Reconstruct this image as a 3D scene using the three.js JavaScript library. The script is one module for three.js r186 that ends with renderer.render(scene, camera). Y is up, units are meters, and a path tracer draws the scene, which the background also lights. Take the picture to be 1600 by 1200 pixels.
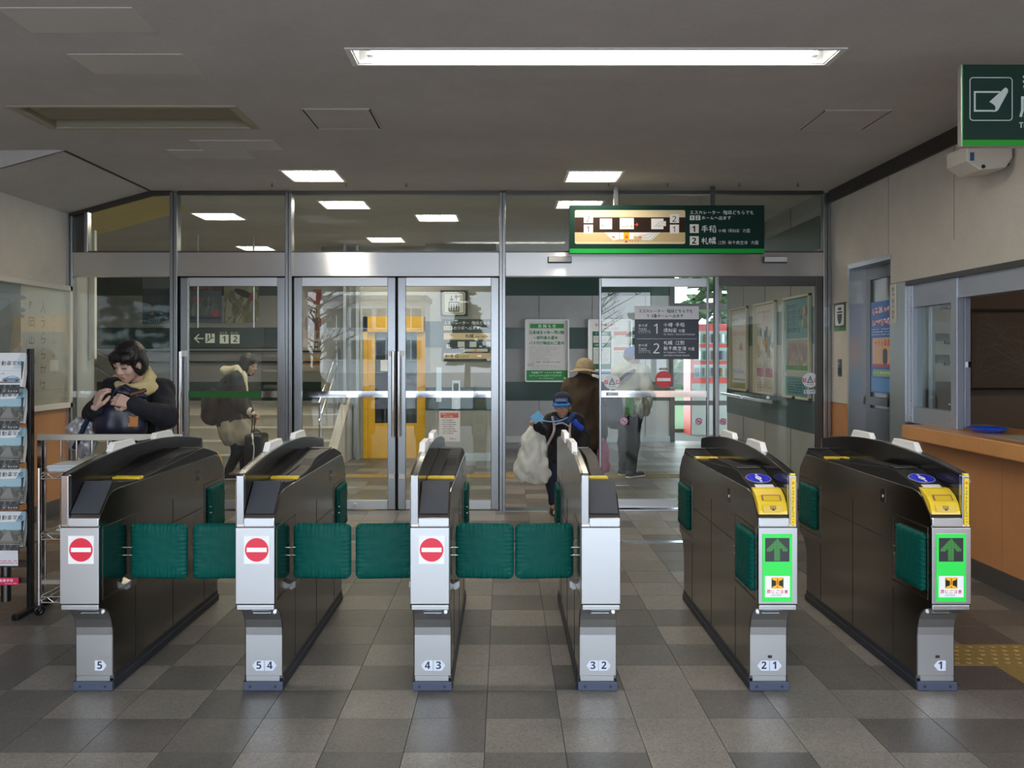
import * as THREE from 'three';
import { RoundedBoxGeometry } from 'three/addons/geometries/RoundedBoxGeometry.js';
import { mergeGeometries, mergeVertices } from 'three/addons/utils/BufferGeometryUtils.js';
import { ImprovedNoise } from 'three/addons/math/ImprovedNoise.js';
import { RectAreaLightUniformsLib } from 'three/addons/lights/RectAreaLightUniformsLib.js';

// ---------------------------------------------------------------- camera, sky, exposure
const EYE = 1.46, FOCAL = 1354;                       // eye height in metres, focal length in pixels of the 1600 x 1200 frame
const scene = new THREE.Scene();
const camera = new THREE.PerspectiveCamera(2 * Math.atan(600 / FOCAL) * 180 / Math.PI, 1600 / 1200, 0.05, 200);
camera.position.set(0, EYE, 0);
camera.setViewOffset(1600, 1200, 13, 44, 1600, 1200); // shifted lens: the vanishing point sits left of and above the middle
const renderer = new THREE.WebGLRenderer({ antialias: true });
renderer.toneMapping = THREE.LinearToneMapping;
renderer.toneMappingExposure = 2.0;
renderer.shadowMap.enabled = true;
renderer.shadowMap.type = THREE.PCFSoftShadowMap;
RectAreaLightUniformsLib.init();
const SKY = 4.2, LAMP = 17, TUBE = 4;                 // overcast sky, ceiling lamps, glow of the tubes
{
  const w = 64, h = 32, d = new Float32Array(w * h * 4);
  for (let y = 0; y < h; y++) for (let x = 0; x < w; x++) {
    const up = Math.max(0, Math.sin(((y + 0.5) / h - 0.5) * Math.PI)), k = (1 + 2 * up) / 3 + 0.3, o = (y * w + x) * 4;   // overcast: brighter towards the zenith
    d[o] = 0.84 * k; d[o + 1] = 0.93 * k; d[o + 2] = 1.04 * k; d[o + 3] = 1;
  }
  const t = new THREE.DataTexture(d, w, h, THREE.RGBAFormat, THREE.FloatType);
  t.mapping = THREE.EquirectangularReflectionMapping; t.magFilter = THREE.LinearFilter; t.needsUpdate = true;
  scene.background = t; scene.backgroundIntensity = SKY;
}

// ---------------------------------------------------------------- helpers
const PI = Math.PI, V = (x, y, z) => new THREE.Vector3(x, y, z);
let seed = 7;
const rnd = () => { seed = (seed + 0x6d2b79f5) | 0; let t = Math.imul(seed ^ (seed >>> 15), 1 | seed); t = (t + Math.imul(t ^ (t >>> 7), 61 | t)) ^ t; return ((t ^ (t >>> 14)) >>> 0) / 4294967296; };
const noise = new ImprovedNoise();
const hash = (a, b) => { const s = Math.sin(a * 127.1 + b * 311.7) * 43758.5453; return s - Math.floor(s); };
// a surveyed point: picture coordinates and its depth in metres give the place in the room
const at = (px, py, Z) => V((px - 787) * Z / FOCAL, EYE - (py - 556) * Z / FOCAL, -Z);
const used = new Map();
function numbered(n) { const k = used.get(n) ?? 0; used.set(n, k + 1); return k ? n + '_' + String(k).padStart(3, '0') : n; }
function tag(o, label, category, group) { o.userData = { ...o.userData, label, category }; if (group) o.userData.group = group; return o; }
function thing(name, label, category, [x, y, z] = [0, 0, 0], turn = 0, group) {
  const o = new THREE.Group(); o.name = numbered(name); scene.add(o);
  o.position.set(x, y, z); o.rotation.y = turn; return tag(o, label, category, group);
}
function structure(name, parent = scene) { const o = new THREE.Group(); o.name = name; o.userData.kind = 'structure'; parent.add(o); return o; }
function clean(g) {
  const c = g.index ? g.toNonIndexed() : g.clone();
  for (const k of Object.keys(c.attributes)) if (!['position', 'normal', 'uv'].includes(k)) c.deleteAttribute(k);
  if (!c.attributes.uv) c.setAttribute('uv', new THREE.Float32BufferAttribute(new Float32Array(c.attributes.position.count * 2), 2));
  c.morphAttributes = {}; c.clearGroups();
  return c;
}
const join = (list) => (Array.isArray(list) ? (list.length === 1 ? list[0] : mergeGeometries(list.map(clean))) : list);
function part(name, geo, mat, parent, label) {
  const m = new THREE.Mesh(join(geo), mat); m.name = parent === scene ? numbered(name) : name; m.castShadow = m.receiveShadow = true; parent.add(m);
  if (label) m.userData.label = label;
  return m;
}
function metreUV(g) {
  const p = g.attributes.position, n = g.attributes.normal, uv = new Float32Array(p.count * 2);
  for (let i = 0; i < p.count; i++) {
    const a = Math.abs(n.getX(i)), b = Math.abs(n.getY(i)), c = Math.abs(n.getZ(i)), x = p.getX(i), y = p.getY(i), z = p.getZ(i);
    if (a > b && a > c) { uv[i * 2] = z; uv[i * 2 + 1] = y; } else if (b > c) { uv[i * 2] = x; uv[i * 2 + 1] = z; } else { uv[i * 2] = x; uv[i * 2 + 1] = y; }
  }
  g.setAttribute('uv', new THREE.BufferAttribute(uv, 2)); return g;
}
function box(x0, x1, y0, y1, z0, z1, r = 0, seg = 2) {
  const w = Math.abs(x1 - x0), h = Math.abs(y1 - y0), d = Math.abs(z1 - z0);
  const g = r > 0 ? new RoundedBoxGeometry(w, h, d, seg, Math.min(r, w / 2.01, h / 2.01, d / 2.01)) : new THREE.BoxGeometry(w, h, d);
  g.translate((x0 + x1) / 2, (y0 + y1) / 2, (z0 + z1) / 2); return metreUV(g);
}
// a box whose front face carries a picture (0..1 uv): used for signs, posters, stickers
function picture(w, h, d, r = 0) {
  const g = new THREE.BoxGeometry(w, h, d), uv = g.attributes.uv, n = g.attributes.normal;
  for (let i = 0; i < uv.count; i++) if (n.getZ(i) < 0.5) uv.setXY(i, 0.01, 0.01);
  return g;
}
function shapeOf(pts) { const s = new THREE.Shape(); pts.forEach(([x, y], i) => (i ? s.lineTo(x, y) : s.moveTo(x, y))); return s; }
// outline in (distance from the front, height), swept across from x0 to x1
function sideProfile(pts, x0, x1, bevel = 0) {
  const g = new THREE.ExtrudeGeometry(shapeOf(pts), { depth: x1 - x0 - 2 * bevel, bevelEnabled: bevel > 0, bevelSize: bevel, bevelThickness: bevel, bevelOffset: -bevel, bevelSegments: 2, steps: 1 });
  g.rotateY(PI / 2); g.translate(x0 + bevel, 0, 0); return metreUV(g);
}
// outline in (x, y), thickness d towards the viewer from z
function frontProfile(pts, z, d, bevel = 0) {
  const g = new THREE.ExtrudeGeometry(shapeOf(pts), { depth: d - 2 * bevel, bevelEnabled: bevel > 0, bevelSize: bevel, bevelThickness: bevel, bevelOffset: -bevel, bevelSegments: 2 });
  g.translate(0, 0, z + bevel); return metreUV(g);
}
function roundRect(x0, x1, y0, y1, r, n = 5) {
  const p = [];
  for (const [cx, cy, a] of [[x1 - r, y1 - r, 0], [x0 + r, y1 - r, 1], [x0 + r, y0 + r, 2], [x1 - r, y0 + r, 3]]) for (let i = 0; i <= n; i++) { const t = (a + i / n) * PI / 2; p.push([cx + r * Math.cos(t), cy + r * Math.sin(t)]); }
  return p;
}
function rod(a, b, r, r2 = r, n = 12) {
  const d = b.clone().sub(a), g = new THREE.CylinderGeometry(r2, r, d.length(), n);
  g.applyQuaternion(new THREE.Quaternion().setFromUnitVectors(V(0, 1, 0), d.clone().normalize())); g.translate((a.x + b.x) / 2, (a.y + b.y) / 2, (a.z + b.z) / 2); return g;
}
function tube(pts, r, n = 24, m = 8) { return new THREE.TubeGeometry(new THREE.CatmullRomCurve3(pts), n, r, m, false); }
function canvas(w, h, draw, srgb = true) {
  const c = document.createElement('canvas'); c.width = w; c.height = h; const x = c.getContext('2d'); draw(x, w, h);
  const t = new THREE.CanvasTexture(c); if (srgb) t.colorSpace = THREE.SRGBColorSpace; t.anisotropy = 8; return t;
}
// tiling grey noise: octaves of value noise, freq = [cells across u, cells across v]
function grain(size, layers, lo, hi, srgb = false, tint = [1, 1, 1]) {
  const d = new Uint8Array(size * size * 4);
  const grids = layers.map(([fu, fv, a]) => { const g = new Float32Array(fu * fv); for (let i = 0; i < g.length; i++) g[i] = rnd(); return { fu, fv, a, g }; });
  const total = layers.reduce((s, l) => s + l[2], 0);
  for (let y = 0; y < size; y++) for (let x = 0; x < size; x++) {
    let s = 0;
    for (const { fu, fv, a, g } of grids) {
      const u = x / size * fu, v = y / size * fv, i = Math.floor(u), j = Math.floor(v), fx = u - i, fy = v - j, X = fx * fx * (3 - 2 * fx), Y = fy * fy * (3 - 2 * fy);
      const q = (ii, jj) => g[(jj % fv) * fu + (ii % fu)];
      s += a * ((q(i, j) * (1 - X) + q(i + 1, j) * X) * (1 - Y) + (q(i, j + 1) * (1 - X) + q(i + 1, j + 1) * X) * Y);
    }
    const val = lo + (hi - lo) * s / total, o = (y * size + x) * 4;
    for (let c = 0; c < 3; c++) d[o + c] = Math.max(0, Math.min(255, Math.round(val * tint[c] * 255)));
    d[o + 3] = 255;
  }
  const t = new THREE.DataTexture(d, size, size, THREE.RGBAFormat); t.wrapS = t.wrapT = THREE.RepeatWrapping; t.magFilter = THREE.LinearFilter; t.minFilter = THREE.LinearMipmapLinearFilter;
  if (srgb) t.colorSpace = THREE.SRGBColorSpace; t.needsUpdate = true; return t;
}
function scaled(t, metres, metresV = metres) { const c = t.clone(); c.repeat.set(1 / metres, 1 / metresV); c.needsUpdate = true; return c; }

// ---------------------------------------------------------------- stroke letters (the fonts hold no Japanese): strokes on a 16 x 16 grid, two hex digits a point
const GLYPH = {
  'エ': '33d3 838c 1cfc', 'ス': '33c3992e 99ee', 'カ': '25d5cdad 71682e', 'レ': '424de7', 'ー': '28e8', 'タ': '6128 54d4b94f 57ab', '・': '8789', 'ホ': '25e5 818f 582d b8ed', 'ム': '723ccb a8ee', 'バ': '542e b4ee c1d3 e0f2',
  'ど': '5177 d4483c6ede c0d2 e0f2', 'ち': '24c4 714987c8cc6f', 'ら': '61a3 544a88d9cd6f', 'で': '23d3776bbf b6c8 d5e7', 'も': '715c8fceda 24b4 28b8', 'へ': '1965fc', '出': '818e 3337d7d3 292eeee9', 'ま': '24d4 28d8 818b5e3c6bde', 'す': '14f4 91996a67979b6f',
  'の': '836c3d294583d5e9cd8f', 'り': '424967 b1b96f', 'ば': '31283e 65e5 a2ac7d6b9aee c0d2 e0f2', 'お': '14a4 515c3e2c68c7eace8f c2e5', 'せ': '16f6 b1ba9a 434c7fdf', 'に': '31283e 74d4 7b6d9eee', 'ご': '33b395 392c5eee c0d2 e0f2', 'き': '34c2 38d6 71ba7a 4b5ece',
  'う': '61a2 3686c6ca6f', 'か': '26c6cc9e 613f d4f8', '人': '81882f 88ef', '岡': '1f11f1fe 5365 b3a5 36d6 868c 494cccc9', '山': '818d 343dedd4',
  '階': '212f 215145684a 8186a5 83a3 c1c6f6f4 f2c4 b79a 8a8fefea8a 8cec', '段': '7132 323f 3676 3979 1d8c a1a487 a1d1d5f5 98e88f aaff', '手': 'c133 26e6 1afa 828e6f', '稲': '7123 1575 424f 471b 477a e192 94a6 c3c5 f3d6 989f 98b8 d8f8ff9f 9bbb dbfb',
  '札': '1595 515f 561b 579a b1bdcfffec', '幌': '141c 14646c6b 313f 91e1e69691 94e4 b7bb 889a e8da 7bfb ab9e7f cbcefefc', '小': '818e6e 452b c5eb', '樽': '1575 414f 461b 467a a1b3 e1d3 83f3 949afaf494 97f7 8cfc dadfbf 9daf',
  '倶': '5117 353f 818b e1eb 81e1 84e4 87e7 6bfb 9c7f dcff', '知': '4125 3383 1797 53591f 5a8e b4f4febeb4', '安': '8082 2523e3e5 744bdf 19f9 b98d2f', '方': '8083 14f4 645a1f 68d8cf9f', '面': '11f1 8164 242fefe424 646f a4af 68a8 6bab',
  '江': '2143 1537 1f4a 63f3 b3be 5efe', '別': '2181852521 18887f5f 454a1f b3ba e1efcf', '新': '4042 1282 3435 6354 1585 1888 454f 491d 498c e1a3 a3aa8f a7f7 d7df', '千': 'c133 17f7 828f', '歳': '8084 82d2 4144 14f4 262b1f 26e6 94bbfffc d87f 4989 696d 4b3d',
  '空': '8082 2523e3e5 6438 a4a7e7 39d9 898f 1fff', '港': '2143 1537 1f4a 63f3 8186 d1d6 56f6 865a d6fa 89c9cc8c 898eeeed', '番': 'c041 14f4 8188 8428 84e8 39d9df3f39 898f 3cdc', '自': '8062 32d2df3f32 36d6 3ada', '動': '8122 1494 26868a2a26 2888 515e 2c8c 1f9e a5f5efcf c1c79f',
  '車': '22e2 35d5db3b35 38d8 1dfd 808f', '学': '3143 8083 d1b3 1614f4f6 47b7898e6f 1bfb', '校': '1575 414f 461b 467a b0b3 73f3 a488 d4f8 e8bc7f 98bcff', '扉': '11f1 33e3e636 33391f 787f b8bf 4979 4c7c b9f9 bcfc', '注': '2143 1537 1f4a 90b2 64f4 b4be 79e9 5efe',
  '意': '8081 22e2 5354 b3a4 15f5 46c6ca4a46 48c8 2b1e 5b5fafad 8b9c dbfe', '日': '31d1df3f31 38d8', '高': '8082 12f2 54b4b75754 2f29e9efcf 6babae6e6b', '線': '412456 6328 2878 484f 2b1d 6b7d c0b2 92f2f79792 95f5 c7cfaf 8aba8e f8dbff', '苫': '13f3 5054 b0b4 858a 87d7 4acacf4f4a',
  '牧': '3225 2474 505f 1a79 a086 94f4 d4c97f 96cbff', '〜': '1a4789caf7', '鵡': '1181 2474 5189 1a7a 2d6d 91f1f494 9197 99f9fedf 97f7 9bac ccdc', '川': '313a1f 828e e1ef', '間': '111f 11616616 1464 a1f1ffdf a1a6f6 a4f4 58b8be5e58 5bbb', '一': '18f8',
  '部': '4042 1282 2335 7365 1696 29898e2e29 b1bf b1e1d5f9cb', '列': '1191 4119 35856b1f 385a b3ba e1efcf', '運': '2133 16363b1e 3c7fff 5351f1f3 64e4 76d6da7a76 78d8 6cec a3ad', '休': '5117 353f 65f5 a1af a66c b6fc', '代': '5117 353f 66f5 91b9effc c1e3', '行': '5014 551a 383f 82f2 76f6 c6cfaf',
  '輸': '1171 2363692923 2666 1b7b 505f b084 b0f4 95d5 979f 97b7bf 9aba d7dc f6ff', '送': '2133 16363b1e 3c7fff 8092 d0c2 63f3 57f7 a3a76c b8fc', '案': '8081 2322e2e3 7356c8 25e5 b58739 1bfb 898f 8b2f 8bef', '内': '2f24e4efcf 80874c 87cb',
};
function glyph(c, ch, x, y, s, weight) {
  c.lineWidth = s * weight; c.lineCap = 'butt'; c.lineJoin = 'round'; c.beginPath();
  let strokes = GLYPH[ch];
  if (!strokes) {                                      // small print that the photograph does not resolve
    strokes = []; for (let k = 0; k < 5; k++) { const a = Math.floor(rnd() * 6) + 1, b = Math.floor(rnd() * 14) + 1, l = a + 5 + Math.floor(rnd() * 4); strokes.push(rnd() < 0.55 ? [a, b, l, b] : [b, a, b, l]); }
    for (const [p, q, r, t] of strokes) { c.moveTo(x + p / 16 * s, y + q / 16 * s); c.lineTo(x + r / 16 * s, y + t / 16 * s); }
  } else for (const st of strokes.split(' ')) for (let i = 0; i + 1 < st.length; i += 2) {
    const px = x + parseInt(st[i], 16) / 16 * s, py = y + parseInt(st[i + 1], 16) / 16 * s; i ? c.lineTo(px, py) : c.moveTo(px, py);
  }
  c.stroke();
}
// text with its top left corner at x, y; returns the width
function write(c, str, x, y, size, color, { weight = 0.1, gap = 0.06, font = 'sans-serif', bold = true, vertical = false, wide = 1 } = {}) {
  c.save(); c.translate(x, y); c.scale(wide, 1); c.fillStyle = c.strokeStyle = color; c.textBaseline = 'alphabetic'; c.font = (bold ? 'bold ' : '') + size * 1.08 + 'px ' + font;
  let w = 0, run = '';
  const flush = () => { if (run) { c.fillText(run, w, size * 0.9); w += c.measureText(run).width; run = ''; } };
  for (const ch of str) {
    if (ch.charCodeAt(0) < 0x2000) { run += ch; continue; }
    flush(); glyph(c, ch, vertical ? 0 : w, vertical ? w : 0, size, weight); w += size * (1 + gap) * (ch === '・' ? 0.6 : 1);
  }
  flush(); c.restore(); return w * wide;
}
function lines(c, x, y, w, n, pitch, h, color, rag = 0.25) { c.fillStyle = color; for (let i = 0; i < n; i++) { const l = w * (1 - rag * rnd()); for (let k = 0; k < l; k += h * 1.6) if (rnd() < 0.85) c.fillRect(x + k, y + i * pitch + h * 0.2 * rnd(), h * (0.7 + 0.6 * rnd()), h * (0.6 + 0.4 * rnd())); } }
function disc(c, x, y, r, color) { c.fillStyle = color; c.beginPath(); c.arc(x, y, r, 0, 2 * PI); c.fill(); }
function rounded(c, x, y, w, h, r, color, line) { c.beginPath(); c.roundRect(x, y, w, h, r); if (line) { c.lineWidth = line; c.strokeStyle = color; c.stroke(); } else { c.fillStyle = color; c.fill(); } }
function poly(c, pts, color) { c.fillStyle = color; c.beginPath(); pts.forEach(([x, y], i) => (i ? c.lineTo(x, y) : c.moveTo(x, y))); c.closePath(); c.fill(); }

// ---------------------------------------------------------------- materials
const T_streak = grain(512, [[4, 256, 0.5], [9, 512, 0.5], [2, 60, 0.4]], 0.2, 0.5);           // brushed lines
const T_speck = grain(512, [[128, 128, 0.6], [256, 256, 0.7], [24, 24, 0.35], [6, 6, 0.3]], 0, 1);
const T_soft = grain(256, [[8, 8, 0.6], [24, 24, 0.4], [64, 64, 0.25]], 0, 1);
const T_tileColor = grain(512, [[170, 170, 0.8], [256, 256, 0.8], [20, 20, 0.3], [5, 5, 0.35]], 0.62, 1.0, true);
const T_wall = grain(256, [[4, 4, 0.5], [16, 16, 0.3], [128, 128, 0.3]], 0.9, 1.0, true);
const T_weave = grain(256, [[128, 4, 0.4], [4, 128, 0.4], [128, 128, 0.4], [12, 12, 0.5]], 0, 1);
const rgb = (r, g, b) => new THREE.Color().setRGB(r, g, b);
const std = (color, o = {}) => new THREE.MeshStandardMaterial({ color: Array.isArray(color) ? rgb(...color) : color, roughness: 0.6, metalness: 0, ...o });
const phys = (color, o = {}) => new THREE.MeshPhysicalMaterial({ color: Array.isArray(color) ? rgb(...color) : color, roughness: 0.5, ...o });
const M = {
  steel: phys([0.56, 0.575, 0.59], { metalness: 1, roughness: 0.33, roughnessMap: null, bumpMap: scaled(T_streak, 0.5), bumpScale: 0.00006 }),
  header: phys([0.86, 0.86, 0.86], { metalness: 1, roughness: 0.36, anisotropy: 1, anisotropyRotation: PI / 2 }),
  post: phys([0.34, 0.355, 0.37], { metalness: 1, roughness: 0.27 }),
  mirror: phys([0.25, 0.23, 0.21], { metalness: 1, roughness: 0.17, bumpMap: scaled(T_streak, 0.7), bumpScale: 0.00003 }),
  edge: phys([0.43, 0.44, 0.45], { metalness: 1, roughness: 0.18 }),
  darkSteel: phys([0.12, 0.117, 0.112], { metalness: 1, roughness: 0.35 }),
  chrome: phys([0.78, 0.79, 0.8], { metalness: 1, roughness: 0.12 }),
  black: phys([0.009, 0.009, 0.01], { roughness: 0.16, specularIntensity: 0.5 }),
  lid: phys([0.02, 0.02, 0.021], { roughness: 0.45, specularIntensity: 0.45, bumpMap: scaled(T_speck, 0.06), bumpScale: 0.00008 }),
  screen: phys([0.05, 0.055, 0.066], { roughness: 0.35, clearcoat: 0.5, clearcoatRoughness: 0.2 }),
  gap: std([0.008, 0.008, 0.008], { roughness: 0.9 }),
  rubber: std([0.022, 0.025, 0.034], { roughness: 0.6, bumpMap: scaled(T_speck, 0.08), bumpScale: 0.0001 }),
  kick: std([0.052, 0.066, 0.11], { roughness: 0.5 }),
  yellow: phys([0.86, 0.6, 0.03], { roughness: 0.38, clearcoat: 0.3 }),
  white: phys([0.78, 0.78, 0.77], { roughness: 0.4 }),
  offWhite: std([0.66, 0.63, 0.56], { roughness: 0.6 }),
  flap: phys([0.001, 0.083, 0.066], { roughness: 0.5, specularIntensity: 0.3, bumpMap: scaled(T_weave, 0.12), bumpScale: 0.0003 }),
  ceiling: std([0.62, 0.592, 0.565], { roughness: 0.9, map: scaled(T_wall, 2.2), bumpMap: scaled(T_soft, 0.3), bumpScale: 0.0006 }),
  ceilingBoard: std([0.62, 0.592, 0.565], { roughness: 0.3 }),
  cream: std([0.72, 0.675, 0.6], { roughness: 0.62, map: scaled(T_wall, 1.7) }),
  ochre: std([0.6, 0.47, 0.2], { roughness: 0.7, map: scaled(T_wall, 1.7) }),
  orange: std([0.56, 0.25, 0.095], { roughness: 0.5, map: scaled(T_wall, 0.9) }),
  counter: phys([0.7, 0.33, 0.11], { roughness: 0.36, map: scaled(T_wall, 0.6), clearcoat: 0.3 }),
  base: std([0.06, 0.055, 0.052], { roughness: 0.5 }),
  cornice: std([0.035, 0.028, 0.024], { roughness: 0.55 }),
  panel: phys([0.4, 0.395, 0.38], { roughness: 0.4, map: scaled(T_wall, 1.3) }),
  band: phys([0.01, 0.04, 0.03], { roughness: 0.3, clearcoat: 0.3, clearcoatRoughness: 0.2 }),
  grout: std([0.085, 0.08, 0.075], { roughness: 0.9 }),
  stairs: std([0.52, 0.49, 0.43], { roughness: 0.7, map: scaled(T_wall, 0.5) }),
  dark: std([0.02, 0.02, 0.021], { roughness: 0.5 }),
  office: std([0.26, 0.19, 0.145], { roughness: 0.85, map: scaled(T_wall, 1.5) }),
  officePale: std([0.62, 0.5, 0.34], { roughness: 0.8 }),
  alu: phys([0.42, 0.46, 0.54], { metalness: 0.6, roughness: 0.45 }),
  elevator: phys([0.95, 0.53, 0.01], { roughness: 0.4, clearcoat: 0.3, map: scaled(T_wall, 0.8) }),
  elevatorGlass: phys([0.012, 0.013, 0.015], { roughness: 0.06, clearcoat: 1, clearcoatRoughness: 0.02 }),
  tactile: std([0.62, 0.42, 0.13], { roughness: 0.6, map: scaled(T_tileColor, 0.4) }),
  grass: std([0.05, 0.11, 0.03], { roughness: 0.95, map: scaled(T_tileColor, 1.0) }),
  asphalt: std([0.36, 0.37, 0.39], { roughness: 0.95, map: scaled(T_tileColor, 1.5) }),
  glass: phys([0.93, 0.97, 0.95], { transmission: 1, thickness: 0, ior: 1.5, roughness: 0, specularIntensity: 0.8 }),
  film: phys([0.88, 0.89, 0.9], { metalness: 1, roughness: 0.06 }),
  filmGreen: phys([0.012, 0.16, 0.03], { roughness: 0.3 }),
  tubeGlow: new THREE.MeshStandardMaterial({ color: 0xffffff, emissive: rgb(1, 0.97, 0.9), emissiveIntensity: TUBE }),
  reflector: phys([0.85, 0.85, 0.84], { roughness: 0.35 }),
};
M.steelV = M.steel;

// ---------------------------------------------------------------- floor
const TILE = 0.2985, TX = -0.0705, TZ = 3.19;
const floor = structure('floor');
part('screed', box(-7, 5.2, -0.25, -0.008, 1.8, -17), M.grout, floor);
{
  const tones = [[0.33, 0.3, 0.265], [0.355, 0.323, 0.286], [0.305, 0.277, 0.247], [0.19, 0.176, 0.163], [0.21, 0.195, 0.18], [0.172, 0.161, 0.15]];
  const mats = tones.map((c) => phys(c, { roughness: 0.4, map: T_tileColor, roughnessMap: null, bumpMap: T_speck, bumpScale: 0.00055, specularIntensity: 0.75 }));
  const geos = [0, 1, 2, 3].map((k) => {
    const g = box(-TILE / 2 + 0.0013, TILE / 2 - 0.0013, -0.012, 0, -TILE / 2 + 0.0013, TILE / 2 - 0.0013), uv = g.attributes.uv;
    for (let i = 0; i < uv.count; i++) uv.setXY(i, uv.getX(i) * 0.9 + 0.31 * k, uv.getY(i) * 0.9 + 0.57 * k);
    return g;
  });
  for (const t of [T_tileColor, T_speck]) { t.wrapS = t.wrapT = THREE.RepeatWrapping; }
  const yellowAt = (x, z) => (Math.abs(z - (TZ + 3.5 * TILE)) < 0.1 && x > 2.2 && x < 3.0) || (Math.abs(z - (TZ + 2.5 * TILE)) < 0.1 && x > 2.4 && x < 2.6);
  const spots = [];
  for (let j = -2; j < 40; j++) for (let i = -24; i < 18; i++) {
    const x = TX + (i + 0.5) * TILE, z = TZ + (j + 0.5) * TILE;
    if (x > 4.9 || x < -6.9 || z > 14.75 || (z < 8.3 && (x > 3.2 || x < -4.2)) || (z < 11.7 && x > 3.1) || (z > 11.2 && x < -2.2)) continue;
    const px = 787 + FOCAL * x / z, py = 556 + FOCAL * EYE / (z - TILE / 2);
    const seen = px > -60 && px < 1660 && z < 8.2;
    spots.push([seen ? z : 100 + z, x, z, i, j, py]);
  }
  spots.sort((a, b) => a[0] - b[0]);
  const rest = [[], [], [], [], [], []];
  let made = 0;
  for (const [, x, z, i, j] of spots) {
    if (yellowAt(x, z) || (z > 10.38 && z < 10.7 && x > -2.2 && x < 2.95)) continue;
    const h = hash(Math.floor(i * 0.71 + j * 0.37), j + 3), pale = hash(i + 2, j) * 0.55 + h * 0.45 > 0.53, k = (pale ? 0 : 3) + Math.floor(hash(i * 3, j * 5) * 3), gv = Math.floor(hash(i, j * 7) * 4), dy = (hash(j, i) - 0.5) * 0.0006;
    if (made < 288) { const m = part('tile', geos[gv], mats[k], floor); m.position.set(x, dy, -z); made++; }
    else { const g = geos[gv].clone(); g.translate(x, dy, -z); rest[k].push(g); }
  }
  rest.forEach((l, k) => { if (l.length) { const m = part('far_tiles', l, mats[k], floor); m.userData.kind = 'stuff'; } });
  part('outer_paving', box(-7, 5.2, -0.02, 0, 1.8, -TZ + 2 * TILE), mats[4], floor);
  // yellow guide tiles
  const dots = (m) => { const l = []; for (let a = 0; a < 5; a++) for (let b = 0; b < 5; b++) { const s = new THREE.SphereGeometry(0.0135, 10, 4, 0, 2 * PI, 0, PI / 2); s.scale(1, 0.36, 1); s.translate((a - 2) * 0.057 + (b % 2 ? 0.014 : -0.014), 0.001, (b - 2) * 0.057); l.push(s); } const d = part('dome', l, M.tactile, m); d.userData.kind = 'stuff'; };
  const flat = box(-TILE / 2 + 0.0013, TILE / 2 - 0.0013, -0.012, 0.001, -TILE / 2 + 0.0013, TILE / 2 - 0.0013);
  for (const i of [7, 8, 9]) { const m = part('guide_tile', flat, M.tactile, floor); m.position.set(TX + (i + 0.5) * TILE, 0, -(TZ + 3.5 * TILE)); dots(m); }
  const bars = (m, turn) => { for (let a = 0; a < 4; a++) { const b = part('bar', box(-0.135, 0.135, 0, 0.006, -0.012, 0.012, 0.004), M.tactile, m); if (turn) { b.rotation.y = PI / 2; b.position.x = (a - 1.5) * 0.07; } else b.position.z = (a - 1.5) * 0.07; } };
  { const m = part('guide_tile', flat, M.tactile, floor); m.position.set(TX + 8.5 * TILE, 0, -(TZ + 2.5 * TILE)); bars(m, true); }
  for (let i = 0; i < 17; i++) { const m = part('guide_tile', flat, M.tactile, floor); m.position.set(-2.06 + i * 0.3, 0, -10.54); bars(m, false); }
  part('floor_joint_strip', box(-4.1, 3.1, -0.004, 0.003, -6.76, -6.84), M.edge, floor, 'bright metal joint strip across the floor');
  part('door_sill', box(-4.05, 3.05, -0.004, 0.004, -8.15, -8.34), M.edge, floor, 'metal door sill');
}

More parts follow.
